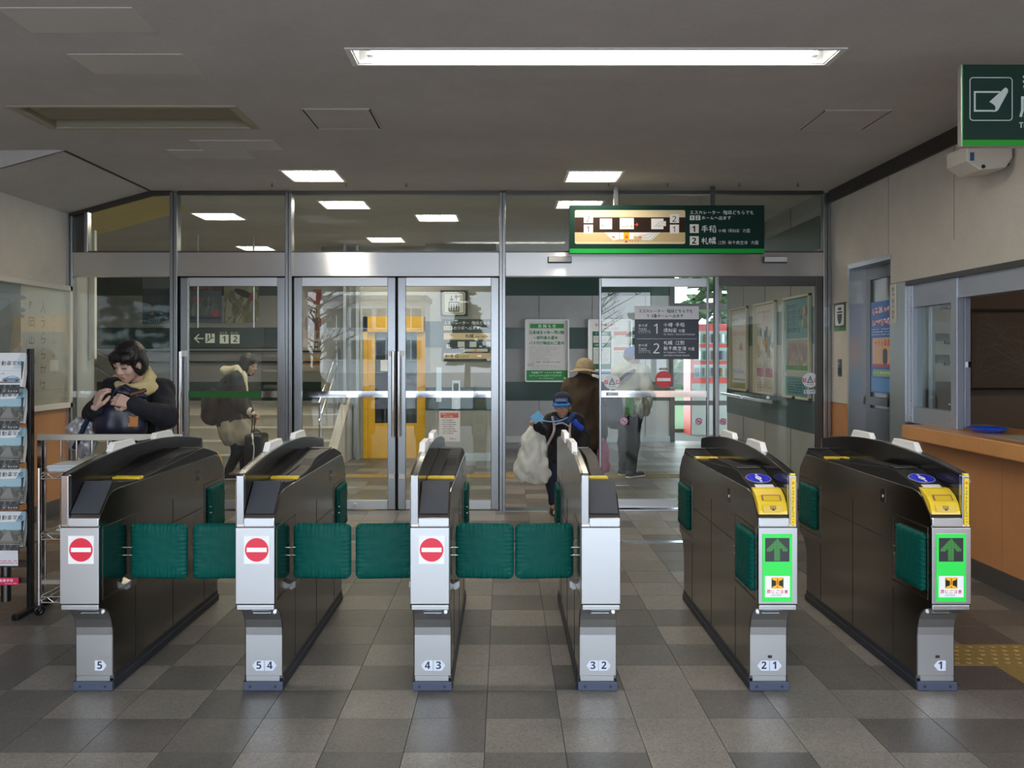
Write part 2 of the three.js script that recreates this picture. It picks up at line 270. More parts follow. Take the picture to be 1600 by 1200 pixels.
// ---------------------------------------------------------------- ceiling with its openings
const CEIL = 3.017, CREASE = -3.33;
const LONG = [-0.777, 1.71, 4.4, 4.62], OFF = [-3.05, -1.72, 5.42, 5.9];
const DOWN = [[-1.863, -1.42, 7.27, 7.72], [0.55, 1.0, 7.3, 7.73], [-3.4, -2.95, 9.45, 9.9], [-0.97, -0.52, 9.55, 10.0], [-1.8, -1.35, 11.4, 11.85], [-3.8, -3.36, 12.3, 12.75], [-1.86, -1.41, 8.72, 9.15], [0.55, 1.0, 8.7, 9.12]];
const ceiling = structure('ceiling');
{
  const s = shapeOf([[-4.32, -1.8], [3.3, -1.8], [3.3, 8.2], [5.2, 8.2], [5.2, 17], [-7, 17], [-7, 9.2], [CREASE, 9.2], [CREASE, 6.57], [-4.32, 6.57]]);
  const hole = ([x0, x1, z0, z1], e = 0) => { const h = new THREE.Path(); h.moveTo(x0 + e, z0 + e); h.lineTo(x1 - e, z0 + e); h.lineTo(x1 - e, z1 - e); h.lineTo(x0 + e, z1 - e); s.holes.push(h); };
  hole(LONG); hole(OFF); DOWN.forEach((d) => hole(d));
  const g = new THREE.ExtrudeGeometry(s, { depth: 0.25, bevelEnabled: false }); g.rotateX(-PI / 2); g.translate(0, CEIL, 0); metreUV(g);
  part('ceiling_slab', g, M.ceiling, ceiling);
  const slope = (z0, z1, mat, name) => part(name, (() => { const q = frontProfile([[CREASE, CEIL], [CREASE, CEIL + 0.25], [-4.32, CEIL], [-4.32, 2.741]], -z1, z1 - z0); return q; })(), mat, ceiling);
  slope(6.57, 8.2, M.ceiling, 'sloped_ceiling'); slope(8.2, 9.2, M.ochre, 'sloped_soffit');
  part('crease_strip', box(CREASE - 0.012, CREASE + 0.012, CEIL - 0.006, CEIL + 0.001, -6.57, -8.16), M.cornice, ceiling);
  part('bulkhead', frontProfile([[CREASE, CEIL], [-4.32, 2.741], [-4.32, CEIL]], -6.59, 0.03), M.ceiling, ceiling);
  for (const [x0, x1, z0, z1] of [[-2.27, -1.66, 3.87, 4.166], [-2.25, -1.656, 4.466, 4.78], [-2.27, -1.67, 6.256, 6.545], [-2.55, -1.96, 6.547, 6.84]]) part('ceiling_board', box(x0, x1, CEIL - 0.004, CEIL + 0.002, -z0, -z1), M.ceilingBoard, ceiling, 'smooth satin ceiling board');
  part('cornice', box(3.07, 3.1, CEIL - 0.11, CEIL, 1.8, -8.2), M.cornice, ceiling);
}
for (const [x0, z0, l] of [[-1.278, 5.46, 'square access hatch in the ceiling left of the long lamp'], [2.03, 5.49, 'square access hatch in the ceiling right of the long lamp']]) {
  const t = thing('ceiling_hatch', l, 'hatch', [x0 + 0.22, CEIL, -(z0 + 0.24)]);
  part('hatch_panel', box(-0.205, 0.205, -0.004, 0, -0.225, 0.225), M.ceiling, t);
  part('hatch_frame', [box(-0.225, -0.216, -0.005, 0, -0.245, 0.245), box(0.216, 0.225, -0.005, 0, -0.245, 0.245), box(-0.225, 0.225, -0.005, 0, -0.245, -0.236), box(-0.225, 0.225, -0.005, 0, 0.236, 0.245)], M.ceiling, t);
  part('hatch_joint', [box(-0.216, -0.205, -0.002, 0, -0.236, 0.236), box(0.205, 0.216, -0.002, 0, -0.236, 0.236), box(-0.216, 0.216, -0.002, 0, -0.236, -0.225), box(-0.216, 0.216, -0.002, 0, 0.225, 0.236)], M.gap, t);
}
function areaLight(t, w, h, y, color, k) { const l = new THREE.RectAreaLight(color, k, w, h); l.name = 'lamp_light'; l.rotation.x = -PI / 2; l.position.set(0, y, 0); t.add(l); }
{
  const [x0, x1, z0, z1] = LONG, w = (x1 - x0) / 2, d = (z1 - z0) / 2;
  const t = thing('ceiling_lamp', 'long bright fluorescent strip lamp set into the ceiling', 'lamp', [(x0 + x1) / 2, CEIL, -(z0 + z1) / 2]);
  part('trim', [box(-w - 0.03, w + 0.03, -0.006, 0, d, d + 0.022), box(-w - 0.03, w + 0.03, -0.006, 0, -d - 0.022, -d), box(-w - 0.03, -w, -0.006, 0, -d, d), box(w, w + 0.03, -0.006, 0, -d, d)], M.white, t);
  part('reflector', [box(-w, w, 0.09, 0.1, -d, d), box(-w, w, 0, 0.1, -d, -d + 0.008), box(-w, w, 0, 0.1, d - 0.008, d), box(-w, -w + 0.01, 0, 0.1, -d, d), box(w - 0.01, w, 0, 0.1, -d, d)], M.reflector, t);
  for (const s of [-1, 1]) for (const e of [-1, 1]) { part('tube', rod(V(e * 0.02, 0.045, s * 0.05), V(e * (w - 0.09), 0.045, s * 0.05), 0.019), M.tubeGlow, t); part('socket', box(e * (w - 0.09), e * (w - 0.06), 0.02, 0.09, s * 0.05 - 0.02, s * 0.05 + 0.02), M.white, t); }
  areaLight(t, 2 * w - 0.15, 0.15, 0.022, 0xfff6e6, LAMP * 0.9);
}
{
  const [x0, x1, z0, z1] = OFF, w = (x1 - x0) / 2, d = (z1 - z0) / 2;
  const t = thing('ceiling_vent', 'unlit beige recessed air outlet in the ceiling at upper left', 'vent', [(x0 + x1) / 2, CEIL, -(z0 + z1) / 2]);
  const beige = std([0.42, 0.38, 0.28], { roughness: 0.7 }), deep = std([0.3, 0.27, 0.19], { roughness: 0.7 });
  part('trim', [box(-w - 0.05, w + 0.05, -0.008, 0, d, d + 0.03), box(-w - 0.05, w + 0.05, -0.008, 0, -d - 0.03, -d), box(-w - 0.05, -w, -0.008, 0, -d, d), box(w, w + 0.05, -0.008, 0, -d, d)], beige, t);
  part('casing', [box(-w, w, 0.13, 0.15, -d, d), box(-w, w, 0, 0.14, -d, -d + 0.01), box(-w, w, 0, 0.14, d - 0.01, d), box(-w, -w + 0.01, 0, 0.14, -d, d), box(w - 0.01, w, 0, 0.14, -d, d)], deep, t);
  part('blade', box(-w + 0.02, w - 0.02, 0.02, 0.03, -0.12, 0.12, 0.004), deep, t);
}
{
  const where = ['over the left gates in front of the glass front', 'over the middle gates in front of the glass front', 'behind the glass front at far left near the sloped soffit', 'behind the glass above the closed double doors', 'behind the glass, small and far, above the double doors', 'behind the glass, smallest and farthest to the left', 'just behind the glass front with its tubes showing, left one', 'just behind the glass front beside the hanging direction sign'];
  const t0s = [];
  DOWN.forEach(([x0, x1, z0, z1], n) => {
    const w = (x1 - x0) / 2, d = (z1 - z0) / 2;
    const t = thing('ceiling_lamp', 'square recessed ceiling lamp ' + where[n], 'lamp', [(x0 + x1) / 2, CEIL, -(z0 + z1) / 2], 0, 'square recessed ceiling lamps');
    part('trim', [box(-w - 0.02, w + 0.02, -0.006, 0, d, d + 0.02), box(-w - 0.02, w + 0.02, -0.006, 0, -d - 0.02, -d), box(-w - 0.02, -w, -0.006, 0, -d, d), box(w, w + 0.02, -0.006, 0, -d, d)], M.white, t);
    part('reflector', [box(-w, w, 0.12, 0.13, -d, d), box(-w, w, 0, 0.13, -d, -d + 0.008), box(-w, w, 0, 0.13, d - 0.008, d), box(-w, -w + 0.008, 0, 0.13, -d, d), box(w - 0.008, w, 0, 0.13, -d, d)], M.reflector, t);
    for (const s of [-1, 1]) part('tube', [-1.5, -0.5, 0.5, 1.5].map((k) => rod(V(s * 0.105 + k * 0.042, 0.05, -d + 0.05), V(s * 0.105 + k * 0.042, 0.05, d - 0.05), 0.013)), M.tubeGlow, t);
    areaLight(t, 0.36, 0.36, 0.03, 0xffeccf, LAMP * (n < 2 ? 0.7 : 1.25));
  });
}
['first', 'second', 'third', 'fourth', 'fifth', 'sixth', 'last'].forEach((nth, n) => { const px = [425, 541, 635, 951, 1043, 1155, 1247][n], p = at(px, 286, 7.8), t = thing('ceiling_hook', nth + ' from the left of the tiny dark ceiling hooks before the glass front', 'hook', [p.x, CEIL, p.z], 0, 'ceiling hooks'); part('shank', rod(V(0, 0, 0), V(0, -0.02, 0), 0.003), M.dark, t); part('eye', new THREE.TorusGeometry(0.008, 0.0025, 6, 12).translate(0, -0.028, 0), M.dark, t); });

// ---------------------------------------------------------------- walls of the hall
const wallL = structure('wall_left'), wallR = structure('wall_right');
part('plaster', box(-4.35, -4.11, 1.0, CEIL, 1.8, -8.2), M.cream, wallL);
part('dado', box(-4.35, -4.11, 0.14, 1.0, 1.8, -8.2), M.orange, wallL);
part('skirting', box(-4.35, -4.09, 0, 0.14, 1.8, -8.2), M.base, wallL);
part('corner_strip', box(-4.13, -4.09, 0, 2.8, -8.14, -8.2), M.steel, wallL);
{
  const X = 3.1, XO = 3.3;
  part('upper_panel', box(X, XO, 2.25, CEIL, 1.8, -8.2), M.cream, wallR);
  part('lintel_panel', box(X, XO, 2.03, 2.25, 1.8, -6.93), M.cream, wallR);
  part('end_panel', box(X, XO, 1.945, 2.25, -7.77, -8.2), M.cream, wallR);
  part('end_panel', box(X, XO, 1.025, 1.94, -7.77, -8.2), M.cream, wallR);
  part('dado', box(X, XO, 0.12, 1.02, -7.77, -8.2), M.orange, wallR);
  part('backing', box(X + 0.01, XO, 0, 2.25, -7.78, -8.2), M.cornice, wallR);
  for (const z of [5.96, 4.4, 6.98]) part('panel_joint', box(X - 0.001, X + 0.005, 2.26, CEIL - 0.11, -z, -z - 0.004), M.base, wallR);
  part('counter_front', box(X, XO, 0.12, 0.85, -5.392, -6.69), M.orange, wallR);
  part('counter_front', box(X, XO, 0.12, 0.85, -3.4, -5.388), M.orange, wallR);
  part('counter_front', box(X, XO, 0.12, 0.85, 1.8, -3.396), M.orange, wallR);
  part('skirting', box(X - 0.015, XO, 0, 0.12, 1.8, -6.69), M.base, wallR);
  part('skirting', box(X - 0.015, XO, 0, 0.12, -7.77, -8.2), M.base, wallR);
  part('window_post', box(X - 0.012, XO, 0, 2.03, -6.67, -6.93), M.steel, wallR);
  part('door_jamb', [box(X - 0.01, XO, 0, 2.25, -7.75, -7.785), box(X, XO, 0, 2.25, -6.93, -6.945)], M.steel, wallR);
  part('door_head', box(X - 0.01, XO, 2.235, 2.275, -6.92, -7.785), M.steel, wallR);
  part('window_head', box(X - 0.01, XO, 2.0, 2.035, 1.8, -6.93), M.darkSteel, wallR);
  // station office behind the wall: a real dim room
  const o = structure('wall_office');
  part('office_floor', box(XO, 6.4, -0.05, 0, -2, -8.2), M.base, o);
  part('office_ceiling', box(XO, 6.4, 2.6, 2.7, -2, -8.2), M.office, o);
  part('office_back', box(XO, 6.4, 0, 2.6, -8.1, -8.2), M.office, o);
  part('office_side', box(6.3, 6.4, 0, 2.6, -2, -8.2), M.office, o);
  part('office_front', box(XO, 6.4, 0, 2.6, -2, -2.1), M.office, o);
  { const q = new THREE.Group(); q.name = 'office_lamp'; q.position.set(5.2, 2.56, -6.6); o.add(q); part('lamp_body', box(-0.3, 0.3, 0, 0.04, -0.06, 0.06, 0.01), M.white, q); part('lamp_tube', rod(V(-0.27, -0.015, 0), V(0.27, -0.015, 0), 0.012), M.tubeGlow, q); areaLight(q, 0.5, 0.06, -0.04, 0xffdfb8, 30); }
  part('pale_board', box(3.75, 4.32, 1.25, 2.35, -8.06, -8.1), M.officePale, o);
}
// steel service door in the right wall
{
  const d = structure('door_5');
  part('leaf', [box(3.24, 3.28, 0, 2.235, -7.66, -7.755), box(3.24, 3.28, 0, 2.235, -6.95, -7.05), box(3.24, 3.28, 0, 1.0, -7.05, -7.66), box(3.24, 3.28, 2.13, 2.235, -7.05, -7.66)], M.darkSteel, d);
  part('glass_pane', box(3.255, 3.263, 1.0, 2.13, -7.05, -7.66), M.glass, d);
  part('blind_back', box(3.285, 3.295, 0, 2.235, -6.94, -7.76), M.office, d);
  part('push_plate', box(3.232, 3.24, 1.03, 1.1, -7.3, -7.72), M.darkSteel, d);
}
// office window, left sash shut, right side open
{
  const w = structure('window_1'), X = 3.12;
  part('head_rail', box(X + 0.002, X + 0.12, 1.86, 2.0, 1.8, -5.95), M.alu, w);
  part('frame', [box(X - 0.01, X + 0.045, 0.95, 2.0, -5.95, -6.03, 0.006), box(X - 0.01, X + 0.1, 0.95, 2.0, -6.6, -6.67, 0.006), box(X, X + 0.08, 0.95, 1.07, -6.03, -6.6), box(X, X + 0.08, 1.83, 2.0, -6.03, -6.6)], M.alu, w);
  part('sash', [box(X + 0.055, X + 0.1, 0.95, 1.88, -5.97, -6.03, 0.006), box(X + 0.09, X + 0.12, 0.95, 1.88, -6.5, -6.55, 0.005)], M.alu, w);
  part('glass_pane', box(X + 0.03, X + 0.036, 1.07, 1.83, -6.03, -6.6), M.glass, w);
  for (const [y, z] of [[1.8, 6.05], [1.92, 6.05], [1.12, 6.05], [1.02, 6.05], [1.8, 6.62], [1.92, 6.62], [1.12, 6.62], [1.0, 6.62]]) { const s = part('screw', new THREE.SphereGeometry(0.008, 8, 6), M.chrome, w); s.position.set(X - 0.008, y, -z); }
  part('catch', box(X + 0.07, X + 0.09, 1.38, 1.42, -5.95, -5.972), M.chrome, w);
}
part('counter_top', sideProfile([[6.45, 0.85], [6.45, 0.94], [6.44, 0.95], [2.12, 0.95], [2.12, 0.85]], 2.96, 3.6, 0.008), M.counter, wallR, 'orange brown counter top');

// ---------------------------------------------------------------- glass front between hall and concourse
const ZF = 8.2;
const facade = structure('wall_facade');
{
  const post = (x0, x1, y0, y1, d = 0.05) => {
    part('post', box(x0, x1, y0, y1, -ZF + d, -ZF - 0.05, 0.006), M.post, facade);
    if (y0 === 0 && x1 - x0 > 0.05) part('post_groove', box((x0 + x1) / 2 - 0.003, (x0 + x1) / 2 + 0.003, y0, y1, -ZF + d, -ZF + d + 0.0012), M.gap, facade);
  };
  post(-4.11, -4.06, 0, 2.78); post(-3.96, -3.925, 2.435, 2.83, 0.03); post(-3.144, -3.071, 0, 3.0); post(-2.059, -1.993, 0, 3.0); post(-0.042, 0.018, 0, 3.0); post(1.055, 1.09, 2.435, 3.0, 0.03); post(1.99, 2.029, 0, 2.211, 0.045); post(3.016, 3.089, 0, 3.0, 0.03);
  for (const [a, b] of [[-4.06, -3.144], [-3.071, -2.059], [-1.993, -0.042], [0.018, 3.016]]) part('header', box(a, b, 2.211, 2.435, -ZF + 0.03, -ZF - 0.09, 0.004), M.header, facade);
  for (const [a, b] of [[-3.071, -2.059], [-1.993, -0.042], [0.018, 1.055], [1.09, 3.016]]) { part('transom_pane', box(a, b, 2.435, 2.985, -ZF, -ZF - 0.008), M.glass, facade); part('transom_rail', [box(a, b, 2.435, 2.45, -ZF + 0.02, -ZF - 0.03), box(a, b, 2.985, 3.017, -ZF + 0.03, -ZF - 0.04)], M.darkSteel, facade); }
  part('transom_pane', frontProfile([[-3.925, 2.45], [-3.144, 2.45], [-3.144, 3.0], [-3.33, 2.995], [-3.925, 2.83]], -ZF - 0.008, 0.008), M.glass, facade);
  part('transom_rail', frontProfile([[-4.11, 2.795], [-4.11, 2.765], [-3.34, 2.975], [-3.144, 2.985], [-3.144, 3.017], [-3.33, 3.017]], -ZF - 0.04, 0.08), M.cornice, facade);
  part('transom_rail', box(-4.06, -3.144, 2.435, 2.45, -ZF + 0.02, -ZF - 0.03), M.darkSteel, facade);
  part('corner_plate', box(-4.06, -3.96, 2.45, 2.8, -ZF, -ZF - 0.02), M.darkSteel, facade);
  // fixed panes left and right
  part('fixed_pane', box(-4.06, -3.144, 0.09, 2.211, -ZF, -ZF - 0.008), M.glass, facade);
  part('fixed_rail', box(-4.06, -3.144, 0, 0.09, -ZF + 0.015, -ZF - 0.03, 0.003), M.steel, facade);
  part('fixed_stripe', box(-4.06, -3.144, 1.066, 1.127, -ZF + 0.0005, -ZF + 0.002), M.film, facade);
  part('fixed_pane', box(2.029, 2.95, 0.09, 2.12, -ZF, -ZF - 0.008), M.glass, facade);
  part('fixed_rail', [box(2.029, 2.95, 2.12, 2.211, -ZF + 0.015, -ZF - 0.03, 0.003), box(2.029, 2.95, 0, 0.09, -ZF + 0.015, -ZF - 0.03, 0.003), box(2.95, 3.016, 0, 2.211, -ZF + 0.02, -ZF - 0.03, 0.004)], M.darkSteel, facade);
}
function door(name, x0, x1, { z = ZF, stile = 0.075, handle = 0, film = M.film, greenTo = 0, stripe = true } = {}) {
  const d = structure(name);
  part('stile', box(x0, x0 + stile, 0.012, 2.2, -z + 0.02, -z - 0.02, 0.005), M.post, d);
  part('stile', box(x1 - stile, x1, 0.012, 2.2, -z + 0.02, -z - 0.02, 0.005), M.post, d);
  part('top_rail', box(x0 + stile, x1 - stile, 2.118, 2.2, -z + 0.017, -z - 0.017, 0.003), M.steel, d);
  part('bottom_rail', box(x0 + stile, x1 - stile, 0.012, 0.095, -z + 0.017, -z - 0.017, 0.003), M.steel, d);
  part('glass_pane', box(x0 + stile, x1 - stile, 0.095, 2.118, -z + 0.004, -z - 0.004), M.glass, d);
  if (stripe) { const g = x0 + stile + greenTo; if (greenTo) part('stripe', box(x0 + stile, g, 1.066, 1.127, -z + 0.0045, -z + 0.006), M.filmGreen, d, 'green stripe across the glass'); part('stripe', box(g, x1 - stile, 1.066, 1.127, -z + 0.0045, -z + 0.006), film, d, 'white stripe across the glass'); }
  if (handle) {
    const hx = handle < 0 ? x0 + 0.037 : x1 - 0.037;
    for (const s of [1, -1]) { const h = part('handle', rod(V(hx + handle * 0.02, 0.7, -z + s * 0.07), V(hx + handle * 0.02, 1.5, -z + s * 0.07), 0.016), M.chrome, d); for (const y of [0.73, 1.47]) part('handle_mount', rod(V(hx + handle * 0.02, y, -z + s * 0.015), V(hx + handle * 0.02, y, -z + s * 0.07), 0.012), M.chrome, h); }
    part('handle_plate', box(hx - 0.028, hx + 0.028, 1.455, 1.51, -z + 0.02, -z + 0.024), M.white, d);
    part('lock_plate', box(hx - 0.026, hx + 0.026, 0.3, 0.345, -z + 0.02, -z + 0.022), M.white, d);
  }
  return d;
}
for (const [a, b] of [[-3.071, -3.053], [-2.064, -2.059], [-1.993, -1.981], [-1.022, -1.0], [-0.046, -0.042]]) part('door_gap', box(a, b, 0, 2.211, -ZF + 0.004, -ZF - 0.01), M.gap, facade);
part('door_gap', box(-3.071, -0.042, 2.2, 2.211, -ZF + 0.004, -ZF - 0.01), M.gap, facade);
door('door_1', -3.053, -2.064, { handle: -1, greenTo: 0.69 });
{ const d = door('door_2', -1.981, -1.022, { handle: 1 }); part('foot_lock', rod(V(-1.41, 0.05, -ZF + 0.017), V(-1.41, 0.05, -ZF + 0.03), 0.02), M.chrome, d); }
door('door_3', -1.0, -0.046, { handle: -1 });
door('door_4', 0.909, 1.956, { z: ZF + 0.07, stile: 0.022 });

// ---------------------------------------------------------------- concourse behind the glass
const inner = structure('wall_concourse');
{
  const bands = (x0, x1, z, dir) => { for (const [y0, y1] of [[0.7, 1.02], [1.58, 1.94], [2.48, 2.8]]) dir === 'z' ? part('band', box(x0, x1, y0, y1, -z + 0.004, -z), M.band, inner) : part('band', box(z - 0.004, z, y0, y1, -x0, -x1), M.band, inner); };
  part('back_wall', box(-7, 2.82, 0, CEIL, -14.7, -14.9), M.panel, inner); bands(-7, 2.82, 14.7, 'z');
  for (let x = -0.3; x < 2.8; x += 0.9) part('joint', box(x, x + 0.006, 0.1, CEIL, -14.7, -14.697), M.base, inner);
  part('skirting', box(-0.1, 2.82, 0, 0.1, -14.7, -14.68), M.steel, inner);
  part('right_wall', box(3.016, 3.25, 0, CEIL, -8.26, -11.7), M.panel, inner); bands(8.26, 11.7, 3.016, 'x');
  for (const z of [9.1, 10.0, 10.9]) part('joint', box(3.013, 3.016, 0.1, CEIL, -z, -z - 0.006), M.base, inner);
  part('skirting', box(2.996, 3.016, 0, 0.1, -8.26, -11.7), M.base, inner);
  part('elevator_wall', box(-1.09, -0.107, 0, CEIL, -12.05, -14.7), M.panel, inner); bands(-1.09, -0.107, 12.05, 'z');
  part('skirting', box(-1.09, -0.107, 0, 0.11, -12.05, -12.03), M.steel, inner);
  part('elevator_head', box(-2.6, -1.09, 2.02, CEIL, -12.35, -14.7), M.panel, inner);
  part('side_pier', box(-2.6, -2.0, 0, 2.02, -12.35, -14.7), M.panel, inner);
  part('pier_edge', [box(-2.24, -2.2, 0, CEIL, -12.1, -12.35), box(-2.08, -2.04, 0, CEIL, -12.2, -12.35)], M.steel, inner);
  part('left_wall', box(-7.1, -6.9, 0, CEIL, -9, -14.9), M.panel, inner);
  part('stub_wall', box(-7, -4.3, 0, CEIL, -9.0, -9.1), M.panel, inner);
  part('stub_wall', box(-4.45, -4.3, 0, CEIL, -8.25, -9.0), M.panel, inner);
  part('stub_edge', box(-4.33, -4.24, 1.43, 2.95, -8.98, -9.03), M.offWhite, inner);
  // far right exit: glazed openings to the street
  part('exit_frame', [box(2.82, 2.9, 0, CEIL, -14.68, -14.78), box(3.9, 3.96, 0, CEIL, -14.68, -14.78), box(2.9, 5.1, 2.25, 2.35, -14.68, -14.78), box(2.9, 5.1, 0.62, 0.7, -14.7, -14.76), box(5.04, 5.1, 0, CEIL, -14.68, -14.78)], M.darkSteel, inner);
  part('exit_pane', box(2.9, 3.9, 0.7, 2.25, -14.72, -14.728), M.glass, inner);
  part('exit_pane', box(3.96, 5.04, 0.7, 2.25, -14.72, -14.728), M.glass, inner);
  part('exit_pane', box(2.9, 5.04, 0.02, 0.62, -14.72, -14.728), M.glass, inner);
  part('side_pier', box(3.25, 5.2, 0, CEIL, -11.6, -11.7), M.panel, inner);
}
{
  const s = structure('stairs');
  for (let k = 0; k < 4; k++) { const st = part('step', box(-6.9, -2.27, 0.16 * k, 0.16 * (k + 1), -11.28 - 0.27 * k, -14.7), M.stairs, s); part('nosing', box(-6.9, -2.27, 0.16 * (k + 1) - 0.012, 0.16 * (k + 1) + 0.004, -11.27 - 0.27 * k, -11.32 - 0.27 * k), M.offWhite, st); }
  part('stringer', sideProfile([[11.2, 0], [11.2, 0.22], [12.3, 0.9], [12.34, 0.9], [12.34, 0]], -2.28, -2.16), M.stairs, s);
  for (const y of [0.62, 0.85]) { part('handrail', [rod(V(-2.36, y, -11.1), V(-2.36, y + 0.72, -12.3), 0.018)], M.chrome, s); part('handrail', [rod(V(-4.6, y + 0.2, -11.5), V(-5.7, y + 0.72, -12.0), 0.018)], M.chrome, s); }
  part('handrail_post', [rod(V(-2.36, 0, -11.14), V(-2.36, 0.87, -11.14), 0.016), rod(V(-4.6, 0.3, -11.5), V(-4.6, 1.05, -11.5), 0.016), rod(V(-5.7, 0.6, -12), V(-5.7, 1.57, -12), 0.016), rod(V(-2.36, 0.6, -12.3), V(-2.36, 1.57, -12.3), 0.016)], M.steel, s);
  for (const y of [1.34, 1.52]) part('wall_rail', box(-6.6, -2.7, y, y + 0.03, -14.64, -14.69), M.dark, s);
}
{
  const t = thing('elevator', 'yellow elevator door with a dark glass window behind the double doors', 'elevator', [-1.54, 0, -12.4]);
  part('portal', [box(-0.46, -0.4, 0, 2.02, 0, 0.06), box(0.4, 0.46, 0, 2.02, 0, 0.06), box(-0.46, 0.46, 1.8, 2.02, 0, 0.06)], M.elevator, t);
  for (const s of [-1, 1]) { const l = part('door_leaf', [box(s * 0.004, s * 0.4, 0, 0.5, -0.02, 0.02), box(s * 0.3, s * 0.4, 0.5, 1.8, -0.02, 0.02)], M.elevator, t); part('window', box(s * 0.004, s * 0.3, 0.5, 1.8, -0.02, 0.012), M.elevatorGlass, l); }
  part('call_panel', [box(0.6, 0.68, 0.82, 1.3, 0.352, 0.362, 0.003)], M.steel, t);
  part('paper', box(-0.22, -0.1, 1.24, 1.4, 0.013, 0.015), M.white, t, 'white paper stuck to the dark glass');
}
// ---------------------------------------------------------------- outside: what daylight falls on, in front of the hall (behind the camera) and past the far exit
{
  const e = structure('wall_entrance');
  const out = structure('floor_outside');
  part('street_front', box(-40, 40, -0.3, -0.03, 1.8, 60), M.asphalt, out);
  part('street_back', box(2.5, 30, -0.3, -0.03, -14.8, -50), M.asphalt, out);
  part('lawn', box(2.6, 26, -0.03, 0.06, -16.6, -40), M.grass, out);
  part('lintel', box(-4.35, 3.35, 2.8, CEIL + 0.25, 1.6, 1.8), M.cream, e);
  for (const x of [-4.2, 3.15]) part('entrance_post', box(x - 0.05, x + 0.05, 0, 2.8, 1.6, 1.72), M.post, e);
}

{ // across the street behind the camera: what the glass doors mirror
  const b = thing('office_building', 'pale low building with rows of windows mirrored in the glass doors', 'building', [-11.5, 0, 60], PI);
  part('wall', box(-4.5, 4.5, 0, 6.4, -0.4, -6), std([0.62, 0.63, 0.65], { roughness: 0.9 }), b); part('roof_edge', box(-4.7, 4.7, 6.4, 6.8, 0, -6.2), std([0.3, 0.3, 0.32]), b);
  for (let r = 0; r < 2; r++) for (let k = 0; k < 4; k++) { const x = -3.3 + k * 2.2, w = part('window', box(x - 0.9, x + 0.9, 1.1 + r * 2.8, 2.9 + r * 2.8, -0.4, -0.34), std([0.06, 0.07, 0.08], { roughness: 0.15 }), b); part('window_frame', [box(x - 0.96, x + 0.96, 2.86 + r * 2.8, 2.98 + r * 2.8, -0.4, -0.3), box(x - 0.05, x + 0.05, 1.1 + r * 2.8, 2.9 + r * 2.8, -0.34, -0.3), box(x - 0.96, x + 0.96, 1.02 + r * 2.8, 1.14 + r * 2.8, -0.4, -0.28)], M.white, w); }
  const leafM = std([0.03, 0.07, 0.02], { roughness: 0.9 }), bark = std([0.06, 0.05, 0.04], { roughness: 0.95 });
  const tree = (label, x, z, hgt, w, bare) => {
    const t = thing('tree', label, 'tree', [x, -0.03, z]), l = [], br = [];
    part('trunk', rod(V(0, 0, 0), V(0.1, hgt * 0.75, 0), 0.16, 0.05), bark, t);
    for (let k = 0; k < 60; k++) { const y = hgt * (0.22 + 0.75 * rnd()), a = rnd() * 7, r = w * (bare ? 0.9 : (1.05 - y / hgt)) * (0.6 + 0.4 * rnd()), e = V(Math.cos(a) * r, y + (bare ? r * 0.5 : -0.15), Math.sin(a) * r), o = V(0.1 * y / hgt, y, 0); br.push(rod(o, e, 0.035, 0.012, 5)); if (bare) for (let q = 0; q < 3; q++) { const m = o.clone().lerp(e, 0.4 + 0.5 * rnd()); br.push(rod(m, m.clone().add(V((rnd() - 0.5) * 0.9, 0.5 * rnd() + 0.1, (rnd() - 0.5) * 0.9)), 0.014, 0.006, 4)); } else for (let q = 0; q < 14; q++) { const m = o.clone().lerp(e, 0.25 + 0.8 * rnd()), g = new THREE.TetrahedronGeometry(0.16 + 0.14 * rnd()); g.scale(1, 0.5, 1); g.rotateY(rnd() * 6); g.translate(m.x + (rnd() - 0.5) * 0.3, m.y + (rnd() - 0.5) * 0.25, m.z + (rnd() - 0.5) * 0.3); l.push(g); } }
    part('branches', br, bark, t).userData.kind = 'stuff'; if (l.length) part('foliage', l, leafM, t).userData.kind = 'stuff';
  };
  tree('dark conifer mirrored in the right double door', -1.7, 24, 5.4, 1.7, false); tree('bare branched tree mirrored in the left double door', -6.6, 14, 5.6, 2.2, true); tree('tall conifer mirrored near the sliding door', 6.6, 18, 8, 2.5, false); tree('second bare tree mirrored in the sliding door', 4.6, 26, 7, 2.6, true);
  tree('conifer on the lawn past the far exit glass', 6.4, -26, 7, 2.4, false); tree('second conifer on the lawn past the far exit glass', 9.6, -28, 8, 2.8, false); tree('broad conifer at the back of the lawn past the exit', 12.4, -31, 8.5, 3, false);
  const hg = thing('hedge', 'dense green hedge along the back of the lawn past the exit glass', 'hedge', [12, 0.06, -37]), hl = []; for (let k = 0; k < 900; k++) { const g = new THREE.TetrahedronGeometry(0.2 + 0.2 * rnd()); g.rotateY(rnd() * 6); g.rotateX(rnd() * 6); g.translate((rnd() - 0.5) * 20, rnd() * 1.6, (rnd() - 0.5) * 1.2); hl.push(g); } part('foliage', hl, leafM, hg).userData.kind = 'stuff'; part('stems', box(-9.8, 9.8, 0, 1.3, -0.4, 0.4, 0.1), bark, hg);
}

